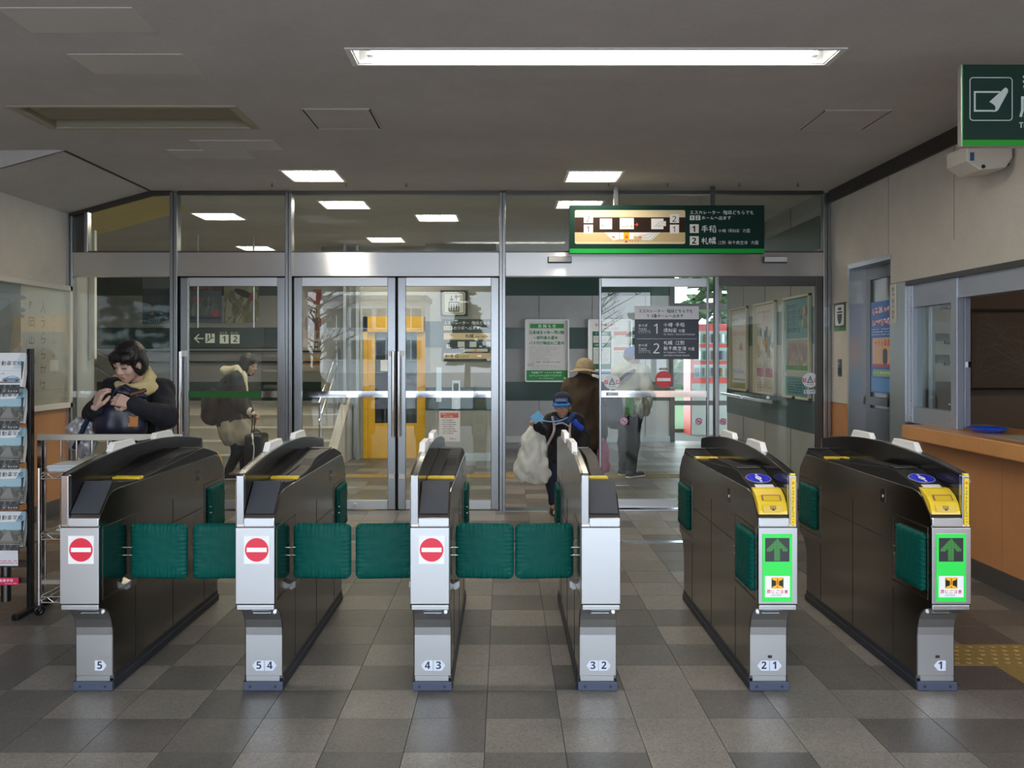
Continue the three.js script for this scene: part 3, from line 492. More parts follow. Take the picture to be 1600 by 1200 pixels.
// ---------------------------------------------------------------- ticket gates
// One gate: origin on the floor under the middle; end A (ticket exit, dark screen) faces +z, end B (entry: yellow slot, blue touch pad) faces -z. The fin stands on the -x side of end A.
const GL = 1.64, GW = 0.165, GZ = 3.66;
const flapGeo = (() => {
  const g = new RoundedBoxGeometry(0.265, 0.25, 0.034, 6, 0.016), p = g.attributes.position;
  const m = mergeVertices(clean((() => { const b = new THREE.BoxGeometry(0.265, 0.25, 0.034, 44, 40, 4); return b; })()));
  m.deleteAttribute('normal'); m.deleteAttribute('uv');
  const q = mergeVertices(m), P = q.attributes.position;
  for (let i = 0; i < P.count; i++) {
    let x = P.getX(i), y = P.getY(i), z = P.getZ(i); const hx = 0.1325, hy = 0.125, hz = 0.017, r = 0.028, rz = 0.015;
    // rounded corners in the face and a pillow across the thickness
    let dx = Math.max(0, Math.abs(x) - (hx - r)), dy = Math.max(0, Math.abs(y) - (hy - r)), l = Math.hypot(dx, dy);
    if (l > 0) { const m2 = Math.max(dx, dy) / l; x = Math.sign(x) * (Math.min(Math.abs(x), hx - r) + dx * m2); y = Math.sign(y) * (Math.min(Math.abs(y), hy - r) + dy * m2); }
    const e = Math.min(hx - Math.abs(x), hy - Math.abs(y)), puff = Math.sqrt(Math.min(1, Math.max(0, e / 0.03)) * (2 - Math.min(1, Math.max(0, e / 0.03))));
    const side = Math.abs(Math.abs(x) - hx) < Math.abs(Math.abs(y) - hy) ? y : x, pucker = Math.exp(-e / 0.022) * (0.5 + 0.5 * Math.sin(side * 330 + 3 * noise.noise(side * 40, 3, x * 9))) * 0.009 + 0.002 * noise.noise(x * 26, y * 26, z > 0 ? 2.7 : 8.1);
    P.setXYZ(i, x, y, z * (0.35 + 0.65 * puff) - Math.sign(z) * pucker * (Math.abs(z) > 0.005 ? 1 : 0));
  }
  q.computeVertexNormals();
  const uv = new Float32Array(P.count * 2); for (let i = 0; i < P.count; i++) { uv[i * 2] = P.getX(i); uv[i * 2 + 1] = P.getY(i); }
  q.setAttribute('uv', new THREE.BufferAttribute(uv, 2)); return q;
})();
const mirrorU = (pts) => pts.map(([u, y]) => [GL - u, y]).reverse();
const LOW = [[0.13, 0.05], [0.13, 0.24], [0.127, 0.275], [0.116, 0.312], [0.095, 0.345], [0.062, 0.371], [0.03, 0.384], [0, 0.39]];
const UP = [[0, 0.74], [0.004, 0.765], [0.016, 0.787], [0.04, 0.808], [0.062, 0.832], [0.085, 0.854], [0.12, 0.869], [0.17, 0.876]];
const BODY = [...LOW, ...UP, ...mirrorU([...LOW, ...UP])];
const ARCH = (() => {
  const p = [[0.003, 0.74], [0.002, 0.925], [0.008, 0.947], [0.022, 0.961]];
  for (let i = 0; i <= 16; i++) { const t = 0.05 + (0.5 - 0.05) * i / 16, k = (0.5 - t) / 0.45; p.push([GL * t, 1.022 - 0.053 * Math.pow(k, 2.1)]); }
  const h = p, m = mirrorU(p); return [...h, ...m.slice(1)];
})();
const LIDP = [[0.014, 0.77], [0.02, 0.782], [0.15, 0.904], [0.178, 0.906], [0.2, 0.898], [0.36, 0.884], [0.42, 0.882], [0.62, 0.893], [0.95, 0.915], [1.2, 0.934], [1.29, 0.934], [1.33, 0.926], [1.5, 0.888], [1.52, 0.884], [1.6, 0.80], [1.625, 0.77]];
const sx = (g, a, b) => g;
const TX_ = {};
const pic = (key, w, h, draw, o = {}) => (TX_[key] ??= phys([1, 1, 1], { map: canvas(w, h, draw), roughness: 0.35, clearcoat: 0.3, clearcoatRoughness: 0.2, ...o }));
const noEntry = () => pic('noEntry', 256, 280, (c, w, h) => { c.fillStyle = '#f4f3f0'; c.fillRect(0, 0, w, h); disc(c, w / 2, h / 2, 118, '#e4223f'); c.fillStyle = '#fff'; c.fillRect(28, h / 2 - 22, w - 56, 44); });
const numberMat = (n) => pic('n' + n, 96, 96, (c) => { c.fillStyle = '#cfd6e6'; c.fillRect(0, 0, 96, 96); write(c, String(n), 28, 12, 66, '#111420', {}); }, {});
const arrowMat = () => pic('arrow', 320, 720, (c, w, h) => {
  c.fillStyle = '#2fe858'; c.fillRect(0, 0, w, h);
  c.fillStyle = '#27272c'; c.fillRect(28, 44, 262, 250);
  const inside = (x, y) => (y < 125 ? Math.abs(x - 159) < y + 10 && Math.abs(x - 159) > (y - 62) : Math.abs(x - 159) < 34) && (y < 125 ? true : true);
  for (let y = 8; y < 236; y += 9) for (let x = 40; x < 285; x += 9) { const yy = y; const on = (yy < 140 && Math.abs(x - 159) < yy * 0.95 && Math.abs(x - 159) > (yy - 70) * 0.95 && Math.abs(x - 159) < 112) || (Math.abs(x - 159) < 32 && yy > 40); disc(c, x, 48 + y, 3.4, on ? '#49c04c' : '#33343a'); }
  c.fillStyle = '#f3f4f4'; c.fillRect(26, 446, 268, 226);
  c.fillStyle = '#f2bd20'; c.fillRect(94, 462, 134, 118);
  poly(c, [[104, 486], [146, 500], [146, 546], [104, 560]], '#151515'); poly(c, [[218, 486], [176, 500], [176, 546], [218, 560]], '#151515');
  c.fillStyle = '#151515'; c.fillRect(98, 476, 10, 92); c.fillRect(214, 476, 10, 92);
  c.fillStyle = '#e0401f'; c.fillRect(155, 474, 13, 66); disc(c, 161, 562, 9, '#e0401f');
  write(c, '扉にご注意', 46, 594, 40, '#d3355a', { weight: 0.13, gap: 0.18 });
  write(c, 'CAUTION', 92, 638, 24, '#5a6a80', { bold: false });
});
const padMat = () => pic('pad', 256, 256, (c) => {
  c.fillStyle = '#0c0c0d'; c.fillRect(0, 0, 256, 256); disc(c, 128, 128, 126, '#c7cbe8'); disc(c, 128, 128, 120, '#1420d8');
  c.fillStyle = '#fff'; c.beginPath(); c.ellipse(128, 128, 52, 30, 0, 0, 2 * PI); c.fill(); write(c, 'IC', 104, 110, 40, '#5d6068'); for (const s of [0, 1]) { c.fillStyle = '#e8eaff'; c.fillRect(s ? 190 : 22, 114, 44, 26); }
  lines(c, 88, 42, 90, 1, 10, 10, '#9aa4ff'); lines(c, 70, 200, 120, 1, 10, 12, '#9aa4ff');
});
const touchStrip = () => pic('strip', 48, 420, (c, w, h) => { c.fillStyle = '#f3cf1c'; c.fillRect(0, 0, w, h); disc(c, 24, 40, 13, '#e0771e'); write(c, 'タッチここにしてスカードを', 10, 74, 26, '#4a4420', { vertical: true, weight: 0.12 }); });
const slotMat = () => pic('slotface', 220, 120, (c, w, h) => { c.fillStyle = '#efb90e'; c.fillRect(0, 0, w, h); c.fillStyle = '#e9c45a'; c.fillRect(6, 8, 208, 108); c.fillStyle = '#2b2718'; c.fillRect(76, 14, 70, 10); for (let i = 0; i < 5; i++) c.fillRect(82 + i * 13, 30 + (i % 2) * 10, 8, 40); c.fillRect(96, 70, 30, 22); });
const GG = {};
function gateShapes() {
  if (GG.body) return GG;
  const h = GW / 2, f = -h + 0.034;                    // inner face of the fin
  const z0 = (g) => g.translate(0, 0, GL / 2);
  GG.body = z0(sideProfile(BODY, -h, h, 0.004));
  GG.finOut = z0(sideProfile(ARCH, -h - 0.001, -h + 0.01, 0));
  GG.finEdge = (() => { // steel edge band along the arch
    const inn = ARCH.map(([u, y]) => [u + (GL / 2 - u) * 0.004, y - (y > 0.75 ? 0.004 : 0)]), s = shapeOf(ARCH), hl = new THREE.Path(); [...inn].reverse().forEach(([x, y], i) => (i ? hl.lineTo(x, y) : hl.moveTo(x, y))); s.holes.push(hl);
    const g = new THREE.ExtrudeGeometry(s, { depth: 0.032, bevelEnabled: false }); g.rotateY(PI / 2); g.translate(-h, 0, 0); return z0(metreUV(g));
  })();
  GG.finIn = z0(sideProfile(ARCH.map(([u, y]) => [GL / 2 + (u - GL / 2) * 0.994, y - 0.003]), -h + 0.008, f, 0.002));
  GG.finPost = z0((() => box(-h - 0.0005, f + 0.0005, 0.742, 0.955, -0.001, -0.03, 0.005))());
  GG.finPostB = z0((() => box(-h - 0.0005, f + 0.0005, 0.742, 0.955, -GL + 0.001, -GL + 0.03, 0.005))());
  GG.lid = z0(sideProfile(LIDP, f, h - 0.004, 0.003));
  GG.sensor = (a, b) => z0(sideProfile([[a, 1.0], [a + 0.045, 1.048], [b - 0.045, 1.048], [b, 1.0]], -h - 0.006, -h + 0.022, 0.004));
  // A end
  GG.screen = (() => { const g = new THREE.BoxGeometry(h - 0.004 - f - 0.008, 0.172, 0.006); g.rotateX(-(PI / 2 - Math.atan2(0.122, 0.13))); g.translate((f + h - 0.004) / 2, 0.851, GL / 2 - 0.0765); return metreUV(g); })();
  GG.yellow = z0(box(f + 0.002, h - 0.003, 0.878, 0.892, -0.40, -0.455, 0.003));
  GG.front = z0(box(-h, h, 0.412, 0.735, -0.0, 0.006, 0.006));
  GG.cap = z0(frontProfile(roundRect(f, h - 0.001, 0.738, 0.776, 0.008), -0.012, 0.018, 0.003));
  GG.lip = z0(box(-h + 0.004, h - 0.001, 0.386, 0.409, -0.02, 0.005, 0.004));
  GG.lipSeam = z0(box(-h + 0.001, h - 0.001, 0.408, 0.413, -0.02, 0.002));
  const lowFace = LOW.map(([u, y]) => [u - 0.004, y]);
  GG.lower = z0(sideProfile([...LOW.slice(0, 8).map(([u, y]) => [u - 0.004, y + (y < 0.06 ? 0.014 : 0)]), [0.02, 0.388], ...LOW.slice(0, 8).reverse().map(([u, y]) => [u + 0.004, y + (y < 0.06 ? 0.014 : 0)])].filter((p, i, a) => true), -h + 0.006, h - 0.003, 0));
  GG.kick = z0(box(-h + 0.008, h - 0.012, 0.041, 0.063, -0.123, -0.13));
  GG.slots = z0(join([[0.35, -0.083], [0.366, -0.062]].map(([y, zz]) => { const g = box(-0.04, 0.036, -0.0025, 0.0025, -0.006, 0.006); g.rotateX(0.7); g.translate(0.008, y, zz); return g; })));
  GG.keyhole = z0((() => { const g = new THREE.CylinderGeometry(0.007, 0.007, 0.008, 14); g.rotateX(1.0); g.translate(0.062, 0.352, -0.079); return g; })());
  GG.plinth = z0(sideProfile([[0.122, 0], [0.122, 0.041], [1.518, 0.041], [1.518, 0]], -h + 0.002, h - 0.002, 0.004));
  GG.plinthSide = z0(join([box(h - 0.004, h + 0.006, 0.004, 0.04, -0.122, -1.518, 0.004), box(h - 0.002, h + 0.003, 0.04, 0.066, -0.135, -1.505), box(-h - 0.006, -h + 0.004, 0.004, 0.04, -0.122, -1.518, 0.004), box(-h - 0.003, -h + 0.002, 0.04, 0.066, -0.135, -1.505)]));
  GG.plinthFace = z0(box(-h - 0.004, h + 0.004, 0.001, 0.04, -0.112, -0.124, 0.004));
  GG.bolt = z0(join([-0.055, 0.055].map((x) => { const g = new THREE.CylinderGeometry(0.006, 0.006, 0.003, 12); g.rotateX(PI / 2); g.translate(x, 0.02, -0.1115); return g; })));
  return GG;
}
function endFace(t, B, opt) {
  // front plates of one end; end B is the same plates turned round
  const g = gateShapes(), e = new THREE.Group(); e.name = B ? 'entry_end' : 'exit_end'; t.add(e); if (B) e.rotation.y = PI;
  const mx = B ? -1 : 1;                              // the fin is on the other hand at end B
  const geo = (k) => { if (!B) return g[k]; const key = k + 'B'; if (!g[key]) { const c = clean(g[k]); c.scale(-1, 1, 1); const p = c.attributes.position, n = c.attributes.normal, u = c.attributes.uv; for (let i = 0; i < p.count; i += 3) for (const a of [p, n, u]) { for (let q = 0; q < a.itemSize; q++) { const x = a.array[(i + 1) * a.itemSize + q]; a.array[(i + 1) * a.itemSize + q] = a.array[(i + 2) * a.itemSize + q]; a.array[(i + 2) * a.itemSize + q] = x; } } g[key] = c; } return g[key]; };
  part('front_panel', geo('front'), M.steel, e); part('cap', geo('cap'), M.steel, e); part('lip', geo('lip'), M.steel, e); part('lip_joint', geo('lipSeam'), M.gap, e);
  const low = part('lower_panel', geo('lower'), M.steel, e); part('kick_strip', geo('kick'), M.steel, e); part('slots', geo('slots'), M.edge, low); part('keyhole', geo('keyhole'), M.chrome, low);
  part('plinth_face', geo('plinthFace'), M.kick, e); part('plinth_bolts', geo('bolt'), M.dark, e);
  const z = GL / 2, h = GW / 2;
  if (opt.sticker) { const s = part('no_entry_sign', picture(0.108, 0.118, 0.0014), noEntry(), e, 'red no entry sticker'); s.position.set(0.008, 0.642, z + 0.0068); }
  if (opt.arrow) { const s = part('signal_panel', picture(0.125, 0.286, 0.004), arrowMat(), e, 'green panel with an arrow'); s.position.set(mx * 0.004, 0.567, z + 0.008); }
  if (opt.tag) { const s = part('small_label', box(-0.009, 0.009, -0.006, 0.006, 0, 0.001), M.dark, e); s.position.set(0.006, 0.146, z - 0.1255); }
  (opt.numbers ?? []).forEach(([n, x, dir]) => {
    const w = 0.022, pts = dir > 0 ? [[-w, -w], [w * 0.55, -w], [w * 1.35, 0], [w * 0.55, w], [-w, w]] : [[w, -w], [w, w], [-w * 0.55, w], [-w * 1.35, 0], [-w * 0.55, -w]];
    const gg = frontProfile(pts, 0, 0.001), uv = gg.attributes.uv, p = gg.attributes.position; for (let i = 0; i < uv.count; i++) uv.setXY(i, 0.5 + p.getX(i) / 0.06, 0.5 + p.getY(i) / 0.06);
    const s = part('number_plate', gg, numberMat(n), e, 'white arrow sticker with the number ' + n); s.position.set(x, 0.107, z - 0.1255);
  });
  return e;
}
function ticketGate(x, label, entry, opt) {
  const g = gateShapes(), h = GW / 2, f = -h + 0.034;
  const t = thing('ticket_gate', label, 'ticket gate', [x, 0, -GZ - GL / 2], entry ? PI : 0, 'automatic ticket gates');
  part('body', g.body, M.mirror, t); part('plinth', [g.plinth, g.plinthSide], M.rubber, t);
  const fin = part('fin', g.finIn, M.black, t, 'black arched fin'); part('fin_skin', g.finOut, M.mirror, fin); part('fin_edge', g.finEdge, M.edge, fin); part('fin_post', g.finPost, M.edge, fin); part('fin_post', g.finPostB, M.edge, fin);
  part('sensor_cover', g.sensor(0.42, 0.72), M.white, t); part('sensor_cover', g.sensor(0.92, 1.22), M.white, t);
  const lid = part('lid', g.lid, M.lid, t); part('screen', g.screen, M.screen, lid, 'dark grey sloping screen'); part('yellow_strip', g.yellow, M.yellow, lid);
  part('lane_groove', g.groove ??= (() => { const l = []; const P = LIDP.slice(6, 11); for (let i = 0; i + 1 < P.length; i++) l.push(rod(V((f + h) / 2 - 0.012 + i * 0.004, P[i][1] + 0.001, GL / 2 - P[i][0]), V((f + h) / 2 - 0.008 + i * 0.004, P[i + 1][1] + 0.001, GL / 2 - P[i + 1][0]), 0.004, 0.004, 6)); return join(l); })(), M.gap, lid);
  part('raised_deck', g.deck ??= sideProfile([[0.62, 0.893], [0.72, 0.905], [0.82, 0.931], [0.9, 0.938], [1.2, 0.941], [1.22, 0.936], [1.22, 0.93], [0.95, 0.91]], (f + h) / 2, h - 0.006, 0.002).translate(0, 0, GL / 2), M.lid, lid);
  part('deck_plate', g.plate ??= box(f + 0.012, h - 0.012, 0.936, 0.9425, GL / 2 - 1.21, GL / 2 - 1.27, 0.002), M.darkSteel, lid);
  // entry end: touch pad, label, yellow ticket slot
  const tilt = Math.atan2(0.038, 0.17), py = 0.907, pz = GL / 2 - 1.415, cx = (f + h) / 2 - 0.002;
  const pad = part('touch_pad', g.pad ??= (() => { const c = new THREE.CylinderGeometry(0.056, 0.058, 0.004, 48); const uv = c.attributes.uv, n = c.attributes.normal; for (let i = 0; i < uv.count; i++) if (n.getY(i) < 0.5) uv.setXY(i, 0.5, 0.5); return c; })(), padMat(), t, 'blue round touch pad');
  pad.position.set(cx, py + 0.004, pz); pad.rotation.set(0, PI, 0); pad.rotateX(tilt);
  const lab = part('pad_label', g.padLabel ??= box(-0.04, 0.04, 0, 0.002, -0.012, 0.012), M.white, t); lab.position.set(cx, 0.8895, GL / 2 - 1.502); lab.rotation.x = -0.3;
  const slot = part('ticket_slot', g.slotBody ??= (() => { const P = [[1.505, 0.88], [1.512, 0.886], [1.54, 0.884], [1.585, 0.862], [1.612, 0.835], [1.628, 0.802], [1.63, 0.788], [1.6, 0.785], [1.5, 0.86]]; return sideProfile(P, f + 0.001, h - 0.006, 0.003).translate(0, 0, GL / 2); })(), M.yellow, t, 'yellow ticket slot');
  part('slot_mouth', g.mouth ??= (() => { const b = box(-0.035, 0.035, -0.012, 0.012, -0.002, 0.002); b.rotateX(0.78); b.translate(cx, 0.8525, GL / 2 - 1.602); return b; })(), std([0.66, 0.43, 0.02], { roughness: 0.5 }), slot);
  part('slot_rim', g.rim ??= (() => { const l = [box(-0.04, 0.04, 0.012, 0.016, -0.001, 0.0025), box(-0.04, -0.035, -0.012, 0.012, -0.001, 0.0025), box(0.035, 0.04, -0.012, 0.012, -0.001, 0.0025)]; const m = join(l); m.rotateX(0.78); m.translate(cx, 0.8535, GL / 2 - 1.6025); return m; })(), std([0.25, 0.08, 0.16]), slot);
  { const s = part('slot_label', picture(0.085, 0.03, 0.001), slotMat(), slot); s.position.set(cx, 0.812, GL / 2 - 1.6275); s.rotation.set(0, PI, 0); s.rotateX(-0.42); }
  part('slot_foot', g.foot ??= box(f, h - 0.005, 0.776, 0.787, GL / 2 - 1.6, GL / 2 - 1.634, 0.002), M.lid, t);
  const A = endFace(t, false, entry ? {} : opt), B = endFace(t, true, entry ? opt : { arrow: true });
  if (entry) { const s = part('touch_strip', picture(0.02, 0.2, 0.001), touchStrip(), B, 'yellow strip with small print'); s.position.set(0.0655, 0.842, GL / 2 + 0.0005); const c = part('strip_cap', box(-0.011, 0.011, 0, 0.012, -0.012, 0.002, 0.002), M.yellow, B); c.position.set(0.0655, 0.951, GL / 2 - 0.004); }
  // side fittings: recess frames, seams, lock plate
  for (const s of [-1, 1]) {
    const X = s * (h + 0.0005), fit = [], dark = [];
    for (const e of [0, 1]) { const z = (u) => GL / 2 - (e ? GL - u : u); fit.push(box(X - 0.002, X + 0.002, 0.724, 0.73, z(0.03), z(0.36)), box(X - 0.002, X + 0.002, 0.42, 0.428, z(0.03), z(0.36)), box(X - 0.002, X + 0.002, 0.42, 0.73, z(0.357), z(0.362))); dark.push(box(X - 0.001, X + 0.0008, 0.428, 0.724, z(0.03), z(0.357))); }
    dark.forEach((q) => part('flap_recess', q, M.mirror, t)); for (const e of [0, 3]) part('recess_frame', fit.slice(e, e + 3), M.darkSteel, t);
    part('side_joint', [box(X - 0.001, X + 0.0006, 0.07, 0.72, 0.005, 0.008), box(X - 0.001, X + 0.0006, 0.598, 0.601, -0.42, 0.42), box(X - 0.001, X + 0.0006, 0.07, 0.39, 0.46, 0.462), box(X - 0.001, X + 0.0006, 0.07, 0.39, -0.462, -0.46)], M.gap, t);
    part('lock_plate', [box(X - 0.001, X + 0.0015, 0.765, 0.825, -0.33, -0.38)], M.darkSteel, t); part('lock', [box(X, X + 0.005, 0.785, 0.8, -0.35, -0.36, 0.002)], M.chrome, t);
  }
  // padded flaps: [side, end, shut or not]
  for (const [s, e, shut] of opt.flaps) {
    const zz = (e === 'A' ? 1 : -1) * (GL / 2 - (shut ? 0.275 : 0.335)), m = part('flap', flapGeo, M.flap, t, 'green padded flap');
    if (shut) { m.position.set(s * (h + 0.011 + 0.1325), 0.575, zz); m.rotation.y = s * (e === 'A' ? 1 : -1) * -0.07; }
    else { m.position.set(s * (h + 0.006), 0.575, zz + (e === 'A' ? 1 : -1) * 0.162); m.rotation.y = PI / 2; }
    const k = shut ? s : 1;
    [0.01, -0.012].forEach((y) => part('hinge_pin', rod(V(-k * 0.12, y * 1.6, 0.012), V(-k * 0.14, y * 1.6, 0.012), 0.003), M.chrome, m));
    if (shut) part('hinge_bracket', frontProfile([[s * (h - 0.004), 0.43], [s * (h + 0.03), 0.448], [s * (h + 0.03), 0.42], [s * (h + 0.012), 0.408], [s * (h - 0.004), 0.42]].slice()[s > 0 ? 'slice' : 'reverse'](), zz - 0.03, 0.07, 0), M.edge, t);
  }
  return t;
}
const both = (a, b) => [[a, -0.02, -1], [b, 0.028, 1]];
ticketGate(-1.79, 'far left ticket gate with no entry sign and a lone number 5', false, { sticker: true, numbers: [[5, 0.026, 1]], flaps: [[1, 'A', true], [1, 'B', false]] });
ticketGate(-1.049, 'second ticket gate from left with no entry sign, numbers 5 and 4', false, { sticker: true, numbers: both(5, 4), flaps: [[-1, 'A', true], [1, 'A', true], [1, 'B', false], [-1, 'B', false]] });
ticketGate(-0.312, 'third ticket gate with a no entry sign and the numbers 4 and 3', false, { sticker: true, numbers: both(4, 3), flaps: [[-1, 'A', true], [1, 'A', true], [1, 'B', false], [-1, 'B', false]] });
ticketGate(0.41, 'ticket gate with a plain blank steel front and the numbers 3 and 2', false, { numbers: both(3, 2), flaps: [[-1, 'A', true], [-1, 'B', false]] });
ticketGate(1.157, 'ticket gate with green arrow panel and yellow slot, numbers 2 and 1 on its foot', true, { arrow: true, tag: true, numbers: both(2, 1), flaps: [[1, 'B', false], [1, 'A', false]] });
ticketGate(1.889, 'rightmost ticket gate with green arrow panel and a single number 1 on its foot', true, { arrow: true, tag: true, numbers: [[1, 0.02, -1]], flaps: [[1, 'B', false], [1, 'A', false]] });

// ---------------------------------------------------------------- signs, posters, stickers
const printed = (w, h, draw, o = {}) => phys([1, 1, 1], { map: canvas(w, h, draw), roughness: 0.45, clearcoat: 0.25, clearcoatRoughness: 0.2, ...o });
const GREEN = '#0f3a30', LINE = '#25b04c';
{
  const t = thing('direction_sign', 'dark green hanging direction sign with platform map above the open sliding door', 'sign', [1.489, 2.614, -7.95]);
  part('case', box(-0.89, 0.89, -0.22, 0.22, -0.02, 0.045, 0.004), std([0.02, 0.04, 0.035], { roughness: 0.5 }), t);
  const S = 5.28, X = (x) => (x - 889) * S, Y = (y) => (y - 322) * S;
  part('sign_face', picture(1.775, 0.435, 0.004), printed(1600, 402, (c, w, h) => {
    c.fillStyle = '#12362f'; c.fillRect(0, 0, w, h); c.fillStyle = LINE; c.fillRect(0, Y(391), w, h);
    c.save(); c.beginPath(); c.roundRect(X(897), Y(329.5), 172 * S, 54 * S, 3 * S); c.clip();
    c.fillStyle = '#e2d5ae'; c.fillRect(X(897), Y(329), 172 * S, 60 * S); c.fillStyle = '#33251f'; c.fillRect(X(897), Y(341), 172 * S, 24 * S); c.fillStyle = '#cdb88c'; c.fillRect(X(897), Y(365), 172 * S, 15 * S); c.restore();
    for (const x of [911, 1045]) for (const [y, n] of [[336, '2'], [352.6, '1']]) { c.fillStyle = '#f5f5f3'; c.fillRect(X(x), Y(y), 14.3 * S, 14 * S); write(c, n, X(x + 3.4), Y(y + 1.2), 12 * S, '#16171c', { bold: false }); }
    c.fillStyle = '#f3f3f3'; for (const [a, b, p, q] of [[936, 955, 343, 360], [967, 989, 342, 360], [1016, 1035, 343, 360], [1030, 1039, 347, 355]]) c.fillRect(X(a), Y(p), (b - a) * S, (q - p) * S);
    poly(c, [[X(938), Y(350)], [X(945), Y(356)], [X(938), Y(356)]], '#9fb4bc'); write(c, 'エレベーター', X(970), Y(354), 3.3 * S, '#333', { weight: 0.1 });
    poly(c, [[X(990), Y(352)], [X(993), Y(352)], [X(993), Y(349)], [X(996), Y(352.5)], [X(993), Y(356)], [X(993), Y(353.4)], [X(990), Y(353.4)]], '#d8574a');
    poly(c, [[X(943), Y(365)], [X(966), Y(365)], [X(966), Y(376)], [X(957), Y(378)]], '#eef0ef'); c.fillStyle = '#f4f4f4'; c.fillRect(X(967), Y(365), 22 * S, 11 * S); c.fillStyle = '#f2b51c'; c.fillRect(X(973), Y(365), 9 * S, 11 * S);
    poly(c, [[X(989), Y(365)], [X(1030), Y(365)], [X(1016), Y(378)], [X(1001), Y(378)], [X(1001), Y(372)], [X(989), Y(371)]], '#e9eceb');
    c.strokeStyle = '#7f9a9c'; c.lineWidth = 3; for (const k of [0, 4, 8]) { c.beginPath(); c.moveTo(X(1001), Y(370 + k * 0.9)); c.lineTo(X(1007 + k), Y(370 + k * 0.9)); c.lineTo(X(1018 + k), Y(365)); c.stroke(); c.beginPath(); c.moveTo(X(1021 + k * 0.8), Y(356)); c.lineTo(X(1030 + k * 0.7), Y(348 + k * 0.7)); c.lineTo(X(1039), Y(348 + k * 0.7)); c.stroke(); }
    poly(c, [[X(977.5), Y(369)], [X(980), Y(374)], [X(975), Y(374)]], '#d04a2a'); poly(c, [[X(977), Y(377)], [X(979.5), Y(381)], [X(974.5), Y(381)]], '#d83a28'); write(c, '現在位置', X(981), Y(377), 4 * S, '#d8453a', {});
    for (const [x, d] of [[960, -1], [996, 1]]) { c.strokeStyle = '#d8574a'; c.lineWidth = 5; c.beginPath(); c.moveTo(X(x), Y(375)); c.lineTo(X(x + d * 4), Y(371.5)); c.lineTo(X(x + d * 0.5), Y(371.5)); c.moveTo(X(x + d * 4), Y(371.5)); c.lineTo(X(x + d * 4), Y(374)); c.stroke(); }
    const W = '#e6eae8';
    write(c, 'エスカレーター・階段どちらでも', X(1076), Y(330), 6.6 * S, W, { weight: 0.13, gap: 0.04 });
    for (const [x, n] of [[1076, '1'], [1085, '2']]) { c.fillStyle = W; c.fillRect(X(x), Y(338), 7.4 * S, 7.6 * S); write(c, n, X(x + 1.6), Y(338.6), 6.3 * S, '#14322c', {}); }
    write(c, 'ホームへ出ます', X(1094), Y(338.6), 6.5 * S, W, { weight: 0.13, gap: 0.03 });
    for (const [y, n, big, a, b, bx] of [[352, '1', '手稲', '小樽・倶知安', '方面', 1158], [371, '2', '札幌', '江別・新千歳空港', '方面', 1171]]) {
      c.fillStyle = W; c.fillRect(X(1076), Y(y), 14 * S, 14 * S); write(c, n, X(1079), Y(y + 1), 12.4 * S, '#15181c', {});
      write(c, big, X(1093.5), Y(y + 1.6), 11.6 * S, W, { weight: 0.11, gap: 0.03 }); write(c, a, X(1120), Y(y + 7.4), 5.9 * S, W, { weight: 0.1, gap: 0.03 }); write(c, b, X(bx), Y(y + 7.4), 5.9 * S, W, { weight: 0.1, gap: 0.03 });
    }
  }, { roughness: 0.6, clearcoat: 0, specularIntensity: 0.35 }), t).position.z = 0.047;
  for (const x of [-0.46, 0.43]) part('hanger', box(x - 0.02, x + 0.02, 0.22, CEIL - 2.614, -0.02, 0), x < 0 ? M.post : M.darkSteel, t);
}
{
  const t = thing('ticket_sign', 'green ticket office sign with a ticket pictogram hung at upper right', 'sign', [2.668, 2.69, -4.3]);
  part('case', box(-0.42, 0.42, -0.202, 0.202, 0.005, 0.045, 0.003), M.steel, t);
  part('sign_face', picture(0.83, 0.398, 0.004), printed(1040, 500, (c, w, h) => {
    const S = 3.93; c.fillStyle = '#113a2f'; c.fillRect(0, 0, w, h); c.fillStyle = '#2fae35'; c.fillRect(0, h - 36, w, 36);
    const W = '#dfe9e6'; rounded(c, 11 * S, 20.5 * S, 66 * S, 67 * S, 5 * S, W, 6);
    c.strokeStyle = W; c.lineWidth = 11; c.beginPath(); c.moveTo(58 * S, 43 * S); c.lineTo(18.5 * S, 43 * S); c.lineTo(18.5 * S, 72.5 * S); c.lineTo(48 * S, 72.5 * S); c.stroke();
    c.fillStyle = W; c.beginPath(); c.moveTo(41 * S, 58.5 * S); c.lineTo(66 * S, 36 * S); c.quadraticCurveTo(71.5 * S, 37 * S, 70.5 * S, 43 * S); c.lineTo(56 * S, 70 * S); c.quadraticCurveTo(53 * S, 75 * S, 46 * S, 74 * S); c.quadraticCurveTo(58 * S, 67 * S, 41 * S, 58.5 * S); c.fill();
    write(c, 'きっぷうりば', 88 * S, 12 * S, 30 * S, W, { weight: 0.12 }); write(c, '灰', 87 * S, 52 * S, 0.1, W); c.strokeStyle = W; c.lineWidth = 17;
    c.beginPath(); c.moveTo(90 * S, 82 * S); c.lineTo(93 * S, 72 * S); c.lineTo(93 * S, 52 * S); c.lineTo(118 * S, 52 * S); c.moveTo(97 * S, 60 * S); c.lineTo(100 * S, 69 * S); c.moveTo(107 * S, 56 * S); c.quadraticCurveTo(106 * S, 74 * S, 96 * S, 83 * S); c.moveTo(107 * S, 68 * S); c.lineTo(117 * S, 82 * S); c.stroke();
    write(c, 'Tickets', 87.5 * S, 89 * S, 11.5 * S, W, {});
  }), t).position.z = 0.047;
  part('hanger', [rod(V(0.02, 0.2, 0.025), V(0.02, CEIL - 2.69, 0.025), 0.012), rod(V(0.32, 0.2, 0.025), V(0.32, CEIL - 2.69, 0.025), 0.012)], M.steel, t);
}
